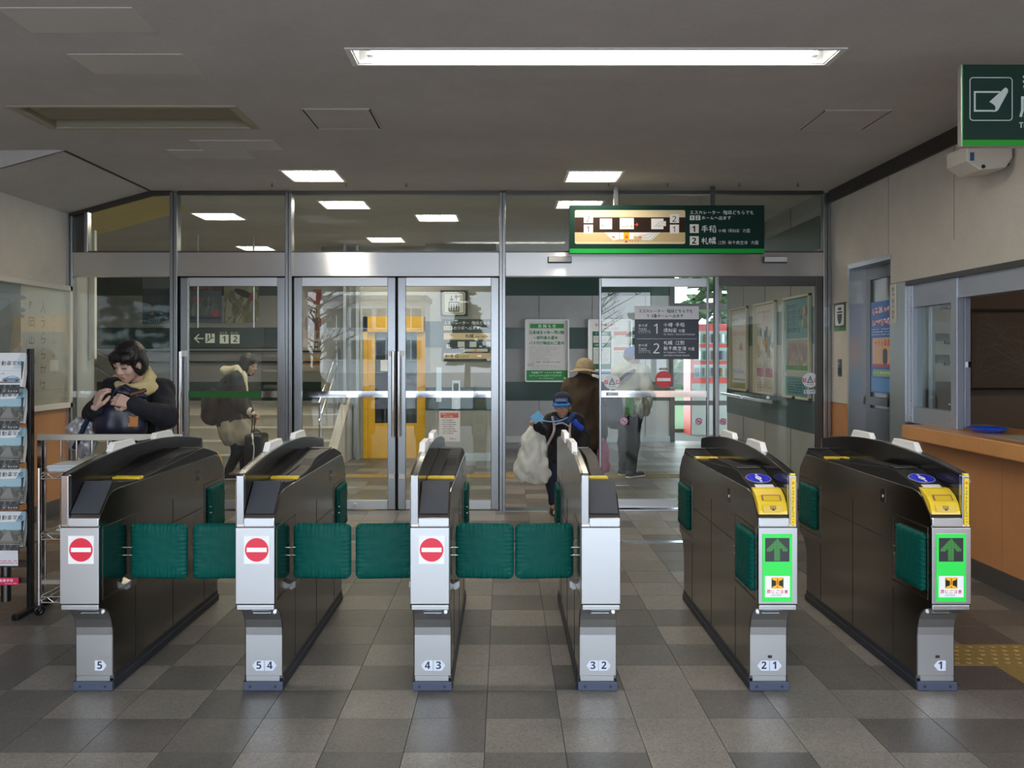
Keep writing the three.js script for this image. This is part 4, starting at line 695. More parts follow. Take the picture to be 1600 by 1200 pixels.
{
  const t = thing('ceiling_speaker', 'beige wedge shaped device on the wall below the green ticket sign', 'speaker', [3.1, 2.66, -5.36]);
  part('casing', frontProfile([[-0.3, 0.07], [-0.3, -0.02], [-0.22, -0.075], [-0.06, -0.06], [-0.02, 0.0], [-0.02, 0.07]], -0.12, 0.24, 0.008), M.offWhite, t);
  part('bracket', box(-0.06, 0, -0.03, 0.1, -0.05, 0.05, 0.004), M.darkSteel, t); part('lens', rod(V(-0.2, -0.055, 0.118), V(-0.2, -0.055, 0.124), 0.012), M.dark, t); part('blue_label', box(-0.28, -0.255, -0.02, 0.03, 0.119, 0.1215), std([0.05, 0.12, 0.3]), t);
}
const onGlass = (name, label, x0, x1, y0, y1, z, w, h, draw, cat = 'sticker', o = {}) => { const t = tag(part(name, picture(x1 - x0, y1 - y0, 0.002), printed(w, h, draw, o), scene), label, cat); t.position.set((x0 + x1) / 2, (y0 + y1) / 2, -z); return t; };
const clearPrint = { transparent: true, alphaTest: 0.5 };
{ // two-part direction sign on the sliding glass
  const t = onGlass('direction_sticker', 'dark blue platform sign with white header stuck on the sliding glass door', 1.25, 1.861, 1.428, 1.935, ZF + 0.064, 1000, 830, (c, w, h) => {
    const k = w / 1000; c.fillStyle = '#1c2638'; c.fillRect(0, 0, w, h); c.fillStyle = '#dcdfe4'; c.fillRect(0, 0, w, 207);
    write(c, 'エスカレーター・階段どちらでも', 60, 52, 56, '#2a2d38', { weight: 0.12, gap: 0.04 }); write(c, '1・2番ホームへ出ます', 190, 126, 56, '#2a2d38', { weight: 0.12, gap: 0.06 });
    const W = '#e8ecf2'; c.fillStyle = W; c.fillRect(30, 510, 940, 5);
    for (const [y, n] of [[280, '1'], [590, '2']]) { write(c, 'のりば', 55, y, 46, W, { weight: 0.12 }); write(c, 'Tracks', 57, y + 54, 42, W, { bold: false }); c.fillStyle = W; c.fillRect(55, y + 106, 190, 5); write(c, '站台／승강장', 55, y + 122, 32, W, { weight: 0.08 }); write(c, n, 280, y - 30, 200, W, { bold: false }); }
    write(c, '小樽・手稲', 448, 258, 68, W, { weight: 0.11 }); write(c, '倶知安', 448, 346, 68, W, { weight: 0.11 }); write(c, '方面', 680, 362, 50, W, { weight: 0.11 }); write(c, 'for Otaru / Teine and Kutchan', 450, 424, 34, W, { bold: false });
    write(c, '札幌・江別', 448, 540, 68, W, { weight: 0.11 }); write(c, '新千歳空港', 448, 628, 68, W, { weight: 0.11 }); write(c, '方面', 830, 644, 50, W, { weight: 0.11 }); write(c, 'for Sapporo / Ebetsu', 450, 706, 34, W, { bold: false }); write(c, 'and New Chitose Airport', 450, 752, 34, W, { bold: false });
  }, 'sign');
}
const roundSticker = (name, label, x, y, r, z, mat, cat = 'sticker', sx = 1, group) => { const g = new THREE.CylinderGeometry(r, r, 0.002, 40); g.rotateX(PI / 2); const uv = g.attributes.uv, p = g.attributes.position; for (let i = 0; i < uv.count; i++) uv.setXY(i, 0.5 + p.getX(i) / r / 2.02, 0.5 + p.getY(i) / r / 2.02); g.scale(sx, 1, 1); const m = tag(part(name, g, mat, scene), label, cat, group); m.position.set(x, y, -z); return m; };
{
  const red = printed(128, 128, (c) => { c.fillStyle = '#d01f30'; c.fillRect(0, 0, 128, 128); c.fillStyle = '#eee'; c.fillRect(14, 53, 100, 23); });
  roundSticker('no_entry_sticker', 'red round no entry sticker on the sliding glass door', 1.527, 1.234, 0.082, ZF + 0.064, red);
  tag(part('small_caption', picture(0.085, 0.018, 0.002), printed(96, 20, (c) => { c.fillStyle = '#3c4447'; c.fillRect(0, 0, 96, 20); lines(c, 4, 4, 88, 1, 10, 9, '#dfe4e6', 0); }), scene), 'small caption strip just above the red no entry sticker', 'sticker').position.set(1.527, 1.335, -ZF - 0.064);
  const warn = printed(160, 128, (c) => { c.fillStyle = '#dfe3ea'; c.fillRect(0, 0, 160, 128); poly(c, [[80, 26], [112, 88], [48, 88]], '#2b3550'); poly(c, [[80, 42], [100, 82], [60, 82]], '#dfe3ea'); c.fillStyle = '#2b3550'; c.fillRect(77, 52, 6, 24); c.fillStyle = '#c23350'; c.fillRect(6, 48, 34, 34); c.fillRect(120, 48, 34, 34); write(c, '注', 9, 50, 28, '#fff', { weight: 0.1 }); write(c, '意', 123, 50, 28, '#fff', { weight: 0.1 }); lines(c, 50, 100, 60, 1, 8, 6, '#445', 0); });
  roundSticker('caution_sticker', 'oval caution sticker near the left edge of the sliding glass door', 1.034, 1.21, 0.068, ZF + 0.064, warn, 'sticker', 1.15);
  roundSticker('caution_sticker', 'oval caution sticker on the right fixed pane over the blue poster', 2.9, 1.23, 0.07, ZF - 0.002, warn, 'sticker', 1.1);
  const strip = printed(128, 40, (c) => { c.fillStyle = '#cfd8e6'; c.fillRect(0, 0, 128, 40); disc(c, 22, 20, 12, '#24406c'); disc(c, 28, 20, 9, '#cfd8e6'); lines(c, 42, 13, 80, 1, 10, 12, '#4c6288', 0); });
  for (const [x, y, z, l] of [[1.033, 1.095, ZF + 0.064, 'pale blue strip sticker below the oval caution sticker on the sliding door'], [2.9, 1.12, ZF - 0.002, 'pale blue strip sticker on the right fixed pane']]) { const m = tag(part('strip_sticker', picture(0.12, 0.036, 0.002), strip, scene), l, 'sticker'); m.position.set(x, y, -z); }
  const smoke = printed(96, 96, (c) => { c.fillStyle = '#e8c8dc'; c.fillRect(0, 0, 96, 96); c.strokeStyle = '#a8356e'; c.lineWidth = 9; c.beginPath(); c.arc(48, 48, 34, 0, 7); c.moveTo(24, 24); c.lineTo(72, 72); c.stroke(); c.fillStyle = '#40304a'; c.fillRect(26, 46, 44, 8); });
  roundSticker('no_smoking_sticker', 'pink no smoking sticker low on the left of the sliding door', 1.147, 0.838, 0.035, ZF + 0.064, smoke); roundSticker('no_smoking_sticker', 'pink no smoking sticker low on the right of the sliding door', 1.86, 0.835, 0.037, ZF + 0.064, smoke); roundSticker('no_smoking_sticker', 'pink no smoking sticker on the fixed pane right of the sliding door', 2.075, 0.838, 0.034, ZF - 0.002, smoke);
  for (let k = 0; k < 3; k++) roundSticker('glass_dot', ['small white dot sticker on the fixed pane, left of three', 'small pale dot sticker on the fixed pane, middle of three', 'small dark dot sticker on the fixed pane, right of three'][k], [2.25, 2.5, 2.74][k], [1.07, 1.066, 1.064][k], 0.016, ZF - 0.002, k === 2 ? M.dark : M.white);
}
onGlass('notice', 'white notice with orange header low on the glass of the right double door', -0.612, -0.412, 0.648, 0.94, ZF - 0.005, 260, 380, (c, w, h) => { c.fillStyle = '#e4e0d8'; c.fillRect(0, 0, w, h); rounded(c, 8, 8, w - 16, h - 16, 4, '#c9c4bb', 3); c.fillStyle = '#d2512c'; c.fillRect(20, 24, w - 40, 62); write(c, '自動運転エスカレーター', 30, 30, 17, '#fff', {}); write(c, '安全のご案内', 60, 58, 18, '#fff', {}); for (let i = 0; i < 7; i++) write(c, '二列乗行注意手安車出'.slice(0, 8 + i % 3), 34 + (i % 2) * 8, 106 + i * 27, 17, '#4a4038', { weight: 0.11 }); write(c, '手稲駅長', 130, 334, 20, '#4a4038', {}); }, 'notice');
// sensor boxes on the header
for (const [px, l] of [[874.5, 'white sensor box on the steel header above the open doorway'], [1211, 'white sensor box on the steel header near the right wall']]) {
  const p = at(px, 406, ZF - 0.06), t = thing('door_sensor', l, 'sensor', [p.x, p.y, p.z]);
  part('housing', box(-0.112, 0.112, -0.03, 0.03, -0.03, 0.02, 0.006), M.dark, t); part('cover', box(-0.105, 0.108, -0.022, 0.026, 0.015, 0.03, 0.005), M.white, t);
}
// framed posters
function poster(label, x, y, z, w, h, turn, tex, { frame = M.white, f = 0.025, d = 0.03, round = 0 } = {}) {
  const t = thing('poster', label, 'poster', [x, y, z], turn);
  if (round) { const s = shapeOf(roundRect(-w / 2, w / 2, -h / 2, h / 2, round)), q = new THREE.Path(); roundRect(-w / 2 + f, w / 2 - f, -h / 2 + f, h / 2 - f, round * 0.4).reverse().forEach(([a, b], i) => (i ? q.lineTo(a, b) : q.moveTo(a, b))); s.holes.push(q); part('frame', new THREE.ExtrudeGeometry(s, { depth: d, bevelEnabled: true, bevelSize: 0.004, bevelThickness: 0.004, bevelOffset: -0.004 }), frame, t); }
  else if (f) part('frame', [box(-w / 2, w / 2, h / 2 - f, h / 2, 0, d, 0.004), box(-w / 2, w / 2, -h / 2, -h / 2 + f, 0, d, 0.004), box(-w / 2, -w / 2 + f, -h / 2, h / 2, 0, d, 0.004), box(w / 2 - f, w / 2, -h / 2, h / 2, 0, d, 0.004)], frame, t);
  part('sheet', picture(w - 2 * f * 0.98, h - 2 * f * 0.98, 0.006), tex, t).position.z = f ? 0.006 : 0.004; return t;
}
poster('white framed notice poster with green headings on the far grey wall', 0.733, 1.548, -14.69, 0.75, 1.065, 0, printed(660, 950, (c, w, h) => {
  c.fillStyle = '#ddd6cf'; c.fillRect(0, 0, w, h); c.strokeStyle = '#3d9a55'; c.lineWidth = 5; c.setLineDash([10, 8]); c.strokeRect(50, 40, 560, 92); c.setLineDash([]); c.fillStyle = '#1d8a3d'; c.fillRect(60, 50, 540, 70); write(c, 'お知らせ', 190, 56, 56, '#eef3ea', { weight: 0.14, gap: 0.35 });
  const G = '#1f7c3c'; write(c, '日高線苫小牧〜鵡川間', 44, 160, 54, G, { weight: 0.16, gap: 0.04 }); write(c, '一部列車の運休・', 110, 244, 54, G, { weight: 0.16, gap: 0.04 }); write(c, 'バス代行輸送のご案内', 44, 328, 54, G, { weight: 0.16, gap: 0.04 });
  lines(c, 44, 404, 560, 13, 18.5, 6, '#8d857d', 0.5); poly(c, [[0, 690], [130, 640], [130, 700], [40, 730]], '#c9c4bb'); lines(c, 150, 650, 400, 1, 10, 14, '#4c4842', 0); lines(c, 60, 700, 540, 5, 17, 6, '#8d8a82', 0.6);
  c.fillStyle = '#1d8a3d'; c.fillRect(0, 786, w, h); write(c, '列車運行情報・バス時刻確認案内、', 84, 808, 30, '#e8efe6', { weight: 0.13 }); write(c, '詳しくは駅係員にお尋ねください。', 46, 856, 31, '#e8efe6', { weight: 0.13 }); lines(c, 200, 908, 240, 1, 10, 10, '#d0dccf', 0); c.fillStyle = '#d6e6d8'; c.fillRect(598, 896, 34, 28);
}), { round: 0.03 });
poster('white framed poster with red heading and dark green boxes, partly behind sliding door', 1.8, 1.548, -14.69, 0.75, 1.065, 0, printed(660, 950, (c, w, h) => {
  c.fillStyle = '#e2dbd2'; c.fillRect(0, 0, w, h); write(c, '空港列車の方は', 90, 44, 46, '#c0485a', { weight: 0.12 }); write(c, '港内案内・人代行', 150, 104, 40, '#c0485a', { weight: 0.1 });
  c.fillStyle = '#1f5a3c'; c.fillRect(50, 170, 300, 600); c.fillStyle = '#d5d2c6'; for (const [y, q] of [[240, 110], [424, 260]]) rounded(c, 64, y, 272, q, 8, '#d5d2c6'); write(c, '快速列車内', 96, 186, 36, '#dfe8dc', {}); write(c, '方面別列車', 80, 372, 30, '#dfe8dc', {}); lines(c, 80, 262, 240, 4, 20, 8, '#8b8c80'); lines(c, 80, 450, 240, 11, 20, 8, '#8b8c80');
  c.fillStyle = '#d2603c'; c.fillRect(390, 170, 220, 60); c.fillRect(390, 420, 220, 50); lines(c, 400, 250, 200, 8, 19, 8, '#9a9488'); lines(c, 400, 490, 200, 14, 19, 8, '#9a9488');
  c.fillStyle = '#4b78b8'; c.fillRect(0, 800, w, 46); lines(c, 40, 866, 560, 4, 18, 8, '#9a9a96');
}), { round: 0.03 });
const creamFrame = std([0.62, 0.6, 0.48], { roughness: 0.5 });
const crowd = (c, x, y, w, h, n, hues) => { for (let i = 0; i < n; i++) { const s = h * (0.05 + 0.16 * rnd()); c.fillStyle = hues[Math.floor(rnd() * hues.length)]; c.beginPath(); c.ellipse(x + rnd() * w, y + h * 0.2 + rnd() * h * 0.75, s * 0.45, s, 0, 0, 7); c.fill(); } };
const sidePoster = (label, z, draw, w = 0.81) => poster(label, 3.012, 1.548, -z, w, 1.055, -PI / 2, printed(420, 560, draw, { roughness: 0.25, clearcoat: 0.8, clearcoatRoughness: 0.08 }), { frame: creamFrame, d: 0.035 });
sidePoster('cream framed pale poster farthest along the corridor wall on the right', 11.06, (c, w, h) => { c.fillStyle = '#b9b07a'; c.fillRect(0, 0, w, h); c.fillStyle = '#d9cec4'; c.fillRect(30, 30, w - 50, h - 70); write(c, '新千歳空港', 60, 60, 24, '#66645a', {}); lines(c, 50, 110, 320, 1, 10, 8, '#6b6a5c', 0); lines(c, 50, 150, 130, 22, 12, 6, '#c98f80', 0.4); lines(c, 200, 150, 170, 24, 12, 6, '#bdb3a6', 0.4); poly(c, [[210, 260], [260, 230], [310, 260], [260, 300]], '#8f8a70'); lines(c, 50, 420, 320, 3, 12, 7, '#8d8fb0', 0.3); c.fillStyle = '#6a6458'; c.fillRect(50, 490, 320, 14); });
sidePoster('cream framed pink poster with drawing, middle of three on the corridor wall', 9.96, (c, w, h) => { c.fillStyle = '#d3c4b8'; c.fillRect(0, 0, w, h); lines(c, 40, 40, 320, 1, 10, 14, '#a58a7c', 0.2); write(c, '安全知らせ', 60, 70, 44, '#b59486', { weight: 0.06 }); c.fillStyle = '#cfd4d4'; c.fillRect(40, 130, 340, 210); crowd(c, 60, 120, 300, 230, 60, ['#c98a55', '#7c86a8', '#d9d6cc', '#6a6e68', '#b8a070', '#8fa09a']); crowd(c, 180, 300, 150, 110, 25, ['#b9bcc0', '#8f9498', '#dcdcd8']); c.fillStyle = '#b13a5c'; c.fillRect(40, 410, 150, 54); c.fillRect(215, 410, 150, 54); lines(c, 50, 420, 120, 3, 14, 7, '#d68aa0'); lines(c, 225, 420, 120, 3, 14, 7, '#d68aa0'); lines(c, 40, 480, 320, 4, 16, 8, '#9a8a80', 0.3); });
sidePoster('cream framed blue poster with group photograph, nearest on the corridor wall', 8.87, (c, w, h) => { c.fillStyle = '#6f9aa6'; c.fillRect(0, 0, w, h); for (let i = 0; i < 5; i++) write(c, '車内手間代行送別日'.slice(0, 6 + (i % 3)), 40, 30 + i * 34, 30, '#3b5a6a', { weight: 0.1 }); crowd(c, 290, 20, 90, 160, 30, ['#c9976a', '#56708c', '#d2b48e', '#3d4d66']); c.fillStyle = '#c7c9bf'; c.fillRect(30, 230, 370, 196); c.fillStyle = '#a8a79c'; c.fillRect(40, 238, 350, 120); crowd(c, 50, 240, 330, 150, 150, ['#b27f86', '#8b7fa6', '#a5906f', '#7d8b78', '#c2a99a', '#94848c']); c.fillStyle = '#4b8a3a'; c.fillRect(30, 384, 370, 26); c.fillStyle = '#c7c2b4'; c.fillRect(0, 426, w, 22); lines(c, 40, 460, 330, 6, 15, 8, '#31525f', 0.2); });
const stairPoster = (label, x0, x1, y0, y1, draw, name) => poster(label, (x0 + x1) / 2, (y0 + y1) / 2, -14.69, x1 - x0, y1 - y0, 0, printed(300, 400, draw), { f: 0 });
stairPoster('blue poster of a landscape seen through the far left fixed pane', -6.12, -5.64, 2.0, 2.78, (c, w, h) => { c.fillStyle = '#44566e'; c.fillRect(0, 0, w, h); c.fillStyle = '#7e8a92'; c.fillRect(0, 0, w, 90); c.fillStyle = '#2e3b52'; c.fillRect(0, 100, w, 130); poly(c, [[80, 330], [110, 140], [140, 330]], '#5c4a40'); c.fillStyle = '#1e2a3c'; c.fillRect(0, 300, w, 30); write(c, 'STOP', 60, 350, 50, '#8c9a9c', {}); });
stairPoster('grey blue poster with pink circles, left one above the arrow sign', -5.32, -4.78, 2.02, 2.66, (c, w, h) => { c.fillStyle = '#5e6b80'; c.fillRect(0, 0, w, h); c.fillStyle = '#6a4a2c'; c.fillRect(0, 0, w, 60); write(c, '山岡一日', 30, 8, 44, '#b09468', {}); crowd(c, 30, 100, 240, 220, 40, ['#6f8468', '#7a8896', '#566a66', '#8c9a92']); disc(c, 70, 160, 34, '#b45a6c'); disc(c, 240, 300, 36, '#c0606a'); c.fillStyle = '#39405c'; c.fillRect(0, 340, w, 20); });
stairPoster('pale green poster of a bird on branches, right one above the arrow sign', -4.74, -4.15, 2.02, 2.66, (c, w, h) => { c.fillStyle = '#9c9a78'; c.fillRect(0, 0, w, h); crowd(c, 0, 0, w, h, 90, ['#b2b08c', '#8a8c6a', '#a6a894', '#777a5e']); c.strokeStyle = '#5c5648'; c.lineWidth = 4; for (let i = 0; i < 9; i++) { c.beginPath(); c.moveTo(rnd() * w, 400); c.lineTo(rnd() * w, 60 + rnd() * 120); c.stroke(); } c.fillStyle = '#3c3328'; c.beginPath(); c.ellipse(170, 90, 90, 34, 0.5, 0, 7); c.fill(); c.fillStyle = '#8c4a30'; c.beginPath(); c.ellipse(235, 130, 20, 50, 0.2, 0, 7); c.fill(); });
stairPoster('tall red and white advertising poster behind the left double door', -3.44, -2.9, 1.2, 2.66, (c, w, h) => { c.fillStyle = '#c9b7a8'; c.fillRect(0, 0, w, h); c.fillStyle = '#c0533c'; c.fillRect(120, 20, 180, 70); c.fillRect(110, 150, 190, 60); write(c, '札幌港内', 40, 30, 40, '#a83c34', { weight: 0.14 }); crowd(c, 0, 90, w, 160, 40, ['#8c6a5c', '#b2a294', '#6c5c54']); c.fillStyle = '#d6cabc'; c.fillRect(0, 250, w, 70); write(c, '一日間', 70, 262, 50, '#3c3430', { weight: 0.12 }); c.fillStyle = '#e0a63c'; c.fillRect(60, 340, 120, 34); });
{ // arrow sign hanging over the stairs
  const t = thing('arrow_sign', 'dark green arrow sign with platform numbers hanging over the stairs', 'sign', [-3.58, 1.69, -11.15]);
  part('case', box(-0.48, 0.48, -0.13, 0.13, -0.05, 0.03, 0.003), M.dark, t);
  part('sign_face', picture(0.95, 0.255, 0.004), printed(760, 204, (c, w, h) => { c.fillStyle = '#0d231d'; c.fillRect(0, 0, w, h); const W = '#d5d8cf'; c.strokeStyle = W; c.lineWidth = 13; c.beginPath(); c.moveTo(165, 108); c.lineTo(75, 108); c.moveTo(118, 64); c.lineTo(74, 108); c.lineTo(118, 152); c.stroke(); c.fillStyle = W; c.fillRect(182, 58, 96, 96); c.strokeStyle = '#16241f'; c.lineWidth = 9; c.beginPath(); c.moveTo(192, 140); c.lineTo(215, 128); c.lineTo(240, 106); c.lineTo(268, 98); c.stroke(); c.fillStyle = '#16241f'; c.fillRect(206, 86, 12, 36); c.fillRect(236, 72, 12, 34); disc(c, 212, 78, 8, '#16241f'); disc(c, 242, 65, 8, '#16241f'); for (const [x, n] of [[330, '1'], [442, '2']]) { c.fillStyle = W; c.fillRect(x, 68, 92, 92); write(c, n, x + 24, 74, 78, '#111a18', {}); write(c, 'のりば', x, 38, 24, W, {}); } }), t).position.z = 0.032;
  for (const x of [-0.36, 0.36]) part('hanger', rod(V(x, 0.13, -0.01), V(x, CEIL - 1.69, -0.01), 0.012), M.steel, t);
}
{ // signs on the grey wall by the elevator
  const t = thing('elevator_sign', 'framed elevator pictogram sign on the grey wall behind the right double door', 'sign', [-0.69, 2.19, -12.03]);
  part('backing', box(-0.19, 0.19, -0.18, 0.18, -0.01, 0.01), M.dark, t);
  part('sign_face', picture(0.33, 0.33, 0.004), printed(256, 256, (c) => { c.fillStyle = '#171b1f'; c.fillRect(0, 0, 256, 256); rounded(c, 6, 6, 244, 244, 26, '#d8d8d2'); rounded(c, 20, 20, 216, 216, 16, '#222428', 7); c.strokeStyle = '#222428'; c.lineWidth = 11; for (const [x, d] of [[102, 1], [154, -1]]) { c.beginPath(); c.moveTo(x, 46); c.lineTo(x, 100); c.moveTo(x - 18, d > 0 ? 80 : 66); c.lineTo(x, d > 0 ? 100 : 46); c.lineTo(x + 18, d > 0 ? 80 : 66); c.stroke(); } c.strokeRect(76, 118, 104, 96); for (const x of [100, 128, 156]) { disc(c, x, 142, 8, '#222428'); c.fillStyle = '#222428'; c.fillRect(x - 9, 152, 18, 28); c.fillRect(x - 6, 178, 12, 26); } }), t).position.z = 0.012;
  const b = thing('platform_board', 'dark board with small platform map below the elevator pictogram', 'sign', [-0.49, 1.68, -12.03]);
  part('backing', box(-0.375, 0.375, -0.29, 0.29, -0.01, 0.01), M.dark, b);
  part('sign_face', picture(0.745, 0.575, 0.004), printed(746, 576, (c, w, h) => { c.fillStyle = '#1d242c'; c.fillRect(0, 0, w, h); const W = '#d9dcda'; write(c, 'エスカレーター・階段どちらでも', 30, 26, 50, W, { weight: 0.13, gap: 0.03 }); for (const [x, n] of [[30, '1'], [92, '2']]) { c.fillStyle = '#d8cfae'; c.fillRect(x, 92, 56, 60); write(c, n, x + 14, 98, 48, '#22282c', {}); } write(c, 'のりばへ出ます', 164, 96, 50, W, { weight: 0.13 });
    rounded(c, 30, 190, 720, 94, 10, '#dcc49c'); rounded(c, 30, 470, 720, 80, 10, '#dcc49c'); write(c, '札幌', 330, 204, 56, '#3a3028', { weight: 0.12 }); lines(c, 470, 236, 170, 1, 10, 14, '#5a4c40', 0); c.strokeStyle = '#3a3028'; c.lineWidth = 7; c.beginPath(); c.moveTo(660, 238); c.lineTo(720, 238); c.moveTo(696, 216); c.lineTo(720, 238); c.lineTo(696, 260); c.stroke(); c.beginPath(); c.moveTo(110, 510); c.lineTo(56, 510); c.moveTo(78, 490); c.lineTo(56, 510); c.lineTo(78, 530); c.stroke(); write(c, '手稲', 120, 482, 54, '#3a3028', { weight: 0.12 }); lines(c, 236, 500, 150, 2, 22, 12, '#5a4c40', 0.2);
    c.fillStyle = '#cfd3d3'; for (const x of [225, 390, 620]) c.fillRect(x, 310, 96, 76); c.fillRect(300, 410, 340, 40); c.fillStyle = '#e2b63c'; c.fillRect(450, 412, 40, 40); c.fillStyle = '#cfd3d3'; c.fillRect(70, 350, 44, 50); write(c, '1', 82, 354, 40, '#22282c', {}); lines(c, 420, 452, 160, 1, 10, 12, '#c8604a', 0); }), b).position.z = 0.012;
  const n = thing('wall_switch', 'small grey intercom box on the wall below the platform board', 'switch', [-0.66, 0.92, -12.03]); part('plate', box(-0.06, 0.06, -0.2, 0.2, 0, 0.025, 0.004), M.steel, n); part('display', box(-0.035, 0.035, 0.0, 0.16, 0.025, 0.028), M.dark, n); part('button', box(-0.02, 0.02, -0.12, -0.08, 0.025, 0.03, 0.003), M.white, n);
  const e = thing('fire_extinguisher', 'small red fire extinguisher behind the glass beside the stairs', 'extinguisher', [-2.9, 1.02, -14.55]); part('cylinder', new THREE.LatheGeometry([[0, 0], [0.06, 0], [0.065, 0.02], [0.065, 0.22], [0.05, 0.26], [0.02, 0.285], [0.02, 0.31], [0, 0.31]].map(([a, b]) => new THREE.Vector2(a, b)), 24), phys([0.5, 0.02, 0.02], { roughness: 0.3 }), e); part('valve', [box(-0.015, 0.05, 0.31, 0.335, -0.012, 0.012, 0.003), box(-0.015, 0.06, 0.345, 0.36, -0.01, 0.01, 0.003)], M.dark, e); part('hose', tube([V(0.02, 0.3, 0), V(0.08, 0.24, 0.02), V(0.075, 0.08, 0.03)], 0.008), M.dark, e); part('label', box(-0.04, 0.04, 0.09, 0.17, 0.058, 0.066), M.white, e); part('hook', box(-0.02, 0.02, 0.2, 0.24, -0.13, -0.06), M.steel, e);
}
// right wall: pictogram, key switch, vertical plate, poster on the service door
const onRight = (name, label, cat, y0, y1, z0, z1, X, w, h, draw) => { const m = tag(part(name, picture(z1 - z0, y1 - y0, 0.006), printed(w, h, draw), scene), label, cat); m.position.set(X, (y0 + y1) / 2, -(z0 + z1) / 2); m.rotation.y = -PI / 2; return m; };
onRight('pictogram_plate', 'black and green drinks cup pictogram on the end of the right wall', 'sign', 1.69, 1.95, 7.85, 8.12, 3.097, 128, 128, (c) => { c.fillStyle = '#23281f'; c.fillRect(0, 0, 128, 128); c.fillStyle = '#2c7a2c'; c.fillRect(0, 112, 128, 16); rounded(c, 14, 10, 100, 94, 10, '#dfe2da'); c.fillStyle = '#1c1f1c'; poly(c, [[44, 22], [86, 22], [84, 34], [46, 34]], '#1c1f1c'); c.fillRect(34, 40, 62, 7); c.beginPath(); c.moveTo(38, 52); c.lineTo(92, 52); c.quadraticCurveTo(88, 96, 64, 98); c.quadraticCurveTo(42, 96, 38, 52); c.fill(); });
{ const t = thing('key_switch', 'small narrow steel key switch plate on the cream wall end', 'switch', [3.1, 1.35, -7.98]); part('plate', box(-0.008, 0, -0.08, 0.08, -0.04, 0.04, 0.003), M.darkSteel, t); part('key_barrel', rod(V(-0.008, 0.04, 0), V(-0.018, 0.04, 0), 0.012), M.chrome, t); part('cover', box(-0.012, -0.006, -0.06, 0.0, -0.03, 0.03), M.dark, t); }
onRight('name_plate', 'narrow white vertical name plate on the steel post beside the office window', 'sign', 1.72, 2.025, 6.81, 6.9, 3.083, 60, 220, (c, w, h) => { c.fillStyle = '#cfccc2'; c.fillRect(0, 0, w, h); write(c, '手荷のり方所', 16, 16, 28, '#3a3a38', { vertical: true, weight: 0.11, gap: 0.16 }); });
onRight('door_poster', 'bright blue poster with red lettering on the steel service door', 'poster', 1.14, 1.93, 7.12, 7.66, 3.247, 420, 620, (c, w, h) => { c.fillStyle = '#1f5fae'; c.fillRect(0, 0, w, h); for (const [y, s] of [[40, 'もっとやさしい人に'], [120, 'もっと安全な駅に']]) { write(c, s, 22, y, 46, '#f3e9ec', { weight: 0.26, gap: 0 }); write(c, s, 22, y, 46, '#d43848', { weight: 0.13, gap: 0 }); } lines(c, 20, 184, 380, 3, 18, 9, '#cfe0f4', 0.3); c.fillStyle = '#e3b583'; c.fillRect(30, 246, 380, 196); write(c, 'こちら車番', 60, 258, 46, '#d1604c', { weight: 0.12 }); c.fillStyle = '#1e2740'; c.beginPath(); c.roundRect(190, 322, 70, 104, 26); c.fill(); c.fillStyle = '#c4323c'; c.fillRect(30, 424, 380, 18); rounded(c, 30, 462, 330, 46, 22, '#86b27a'); lines(c, 60, 476, 260, 1, 10, 14, '#d9e6c8', 0); c.fillStyle = '#4b8fd0'; c.fillRect(10, 520, 400, 90); });
// ---------------------------------------------------------------- ticket counter things
{
  const t = thing('coin_tray', 'bright blue plastic coin tray on the counter', 'tray', [3.24, 0.951, -5.8]);
  const prof = [[0, 0.003], [0.07, 0.003], [0.085, 0.01], [0.108, 0.028], [0.113, 0.03], [0.112, 0.026], [0.088, 0.002], [0.075, 0], [0, 0]].map(([a, b]) => new THREE.Vector2(a, b)), g = new THREE.LatheGeometry(prof, 48), p = g.attributes.position;
  for (let i = 0; i < p.count; i++) { const a = Math.atan2(p.getZ(i), p.getX(i)), r = Math.hypot(p.getX(i), p.getZ(i)), k = 1 + 0.035 * Math.cos(a * 12) * Math.max(0, (r - 0.07) / 0.04); p.setX(i, p.getX(i) * k); p.setZ(i, p.getZ(i) * k * 1.25); } g.computeVertexNormals();
  part('dish', g, phys([0.01, 0.09, 0.72], { roughness: 0.25, clearcoat: 0.5 }), t); part('ridges', [-0.03, 0, 0.03].map((z) => box(-0.05, 0.05, 0.003, 0.007, z - 0.004, z + 0.004, 0.002)), phys([0.01, 0.08, 0.6], { roughness: 0.3 }), t);
  const m = tag(part('counter_mat', box(3.06, 3.42, 0.951, 0.954, -5.12, -5.52, 0.001), std([0.42, 0.38, 0.34], { roughness: 0.5 }), scene), 'grey flat paper mat on the counter beside the blue tray', 'mat');
}
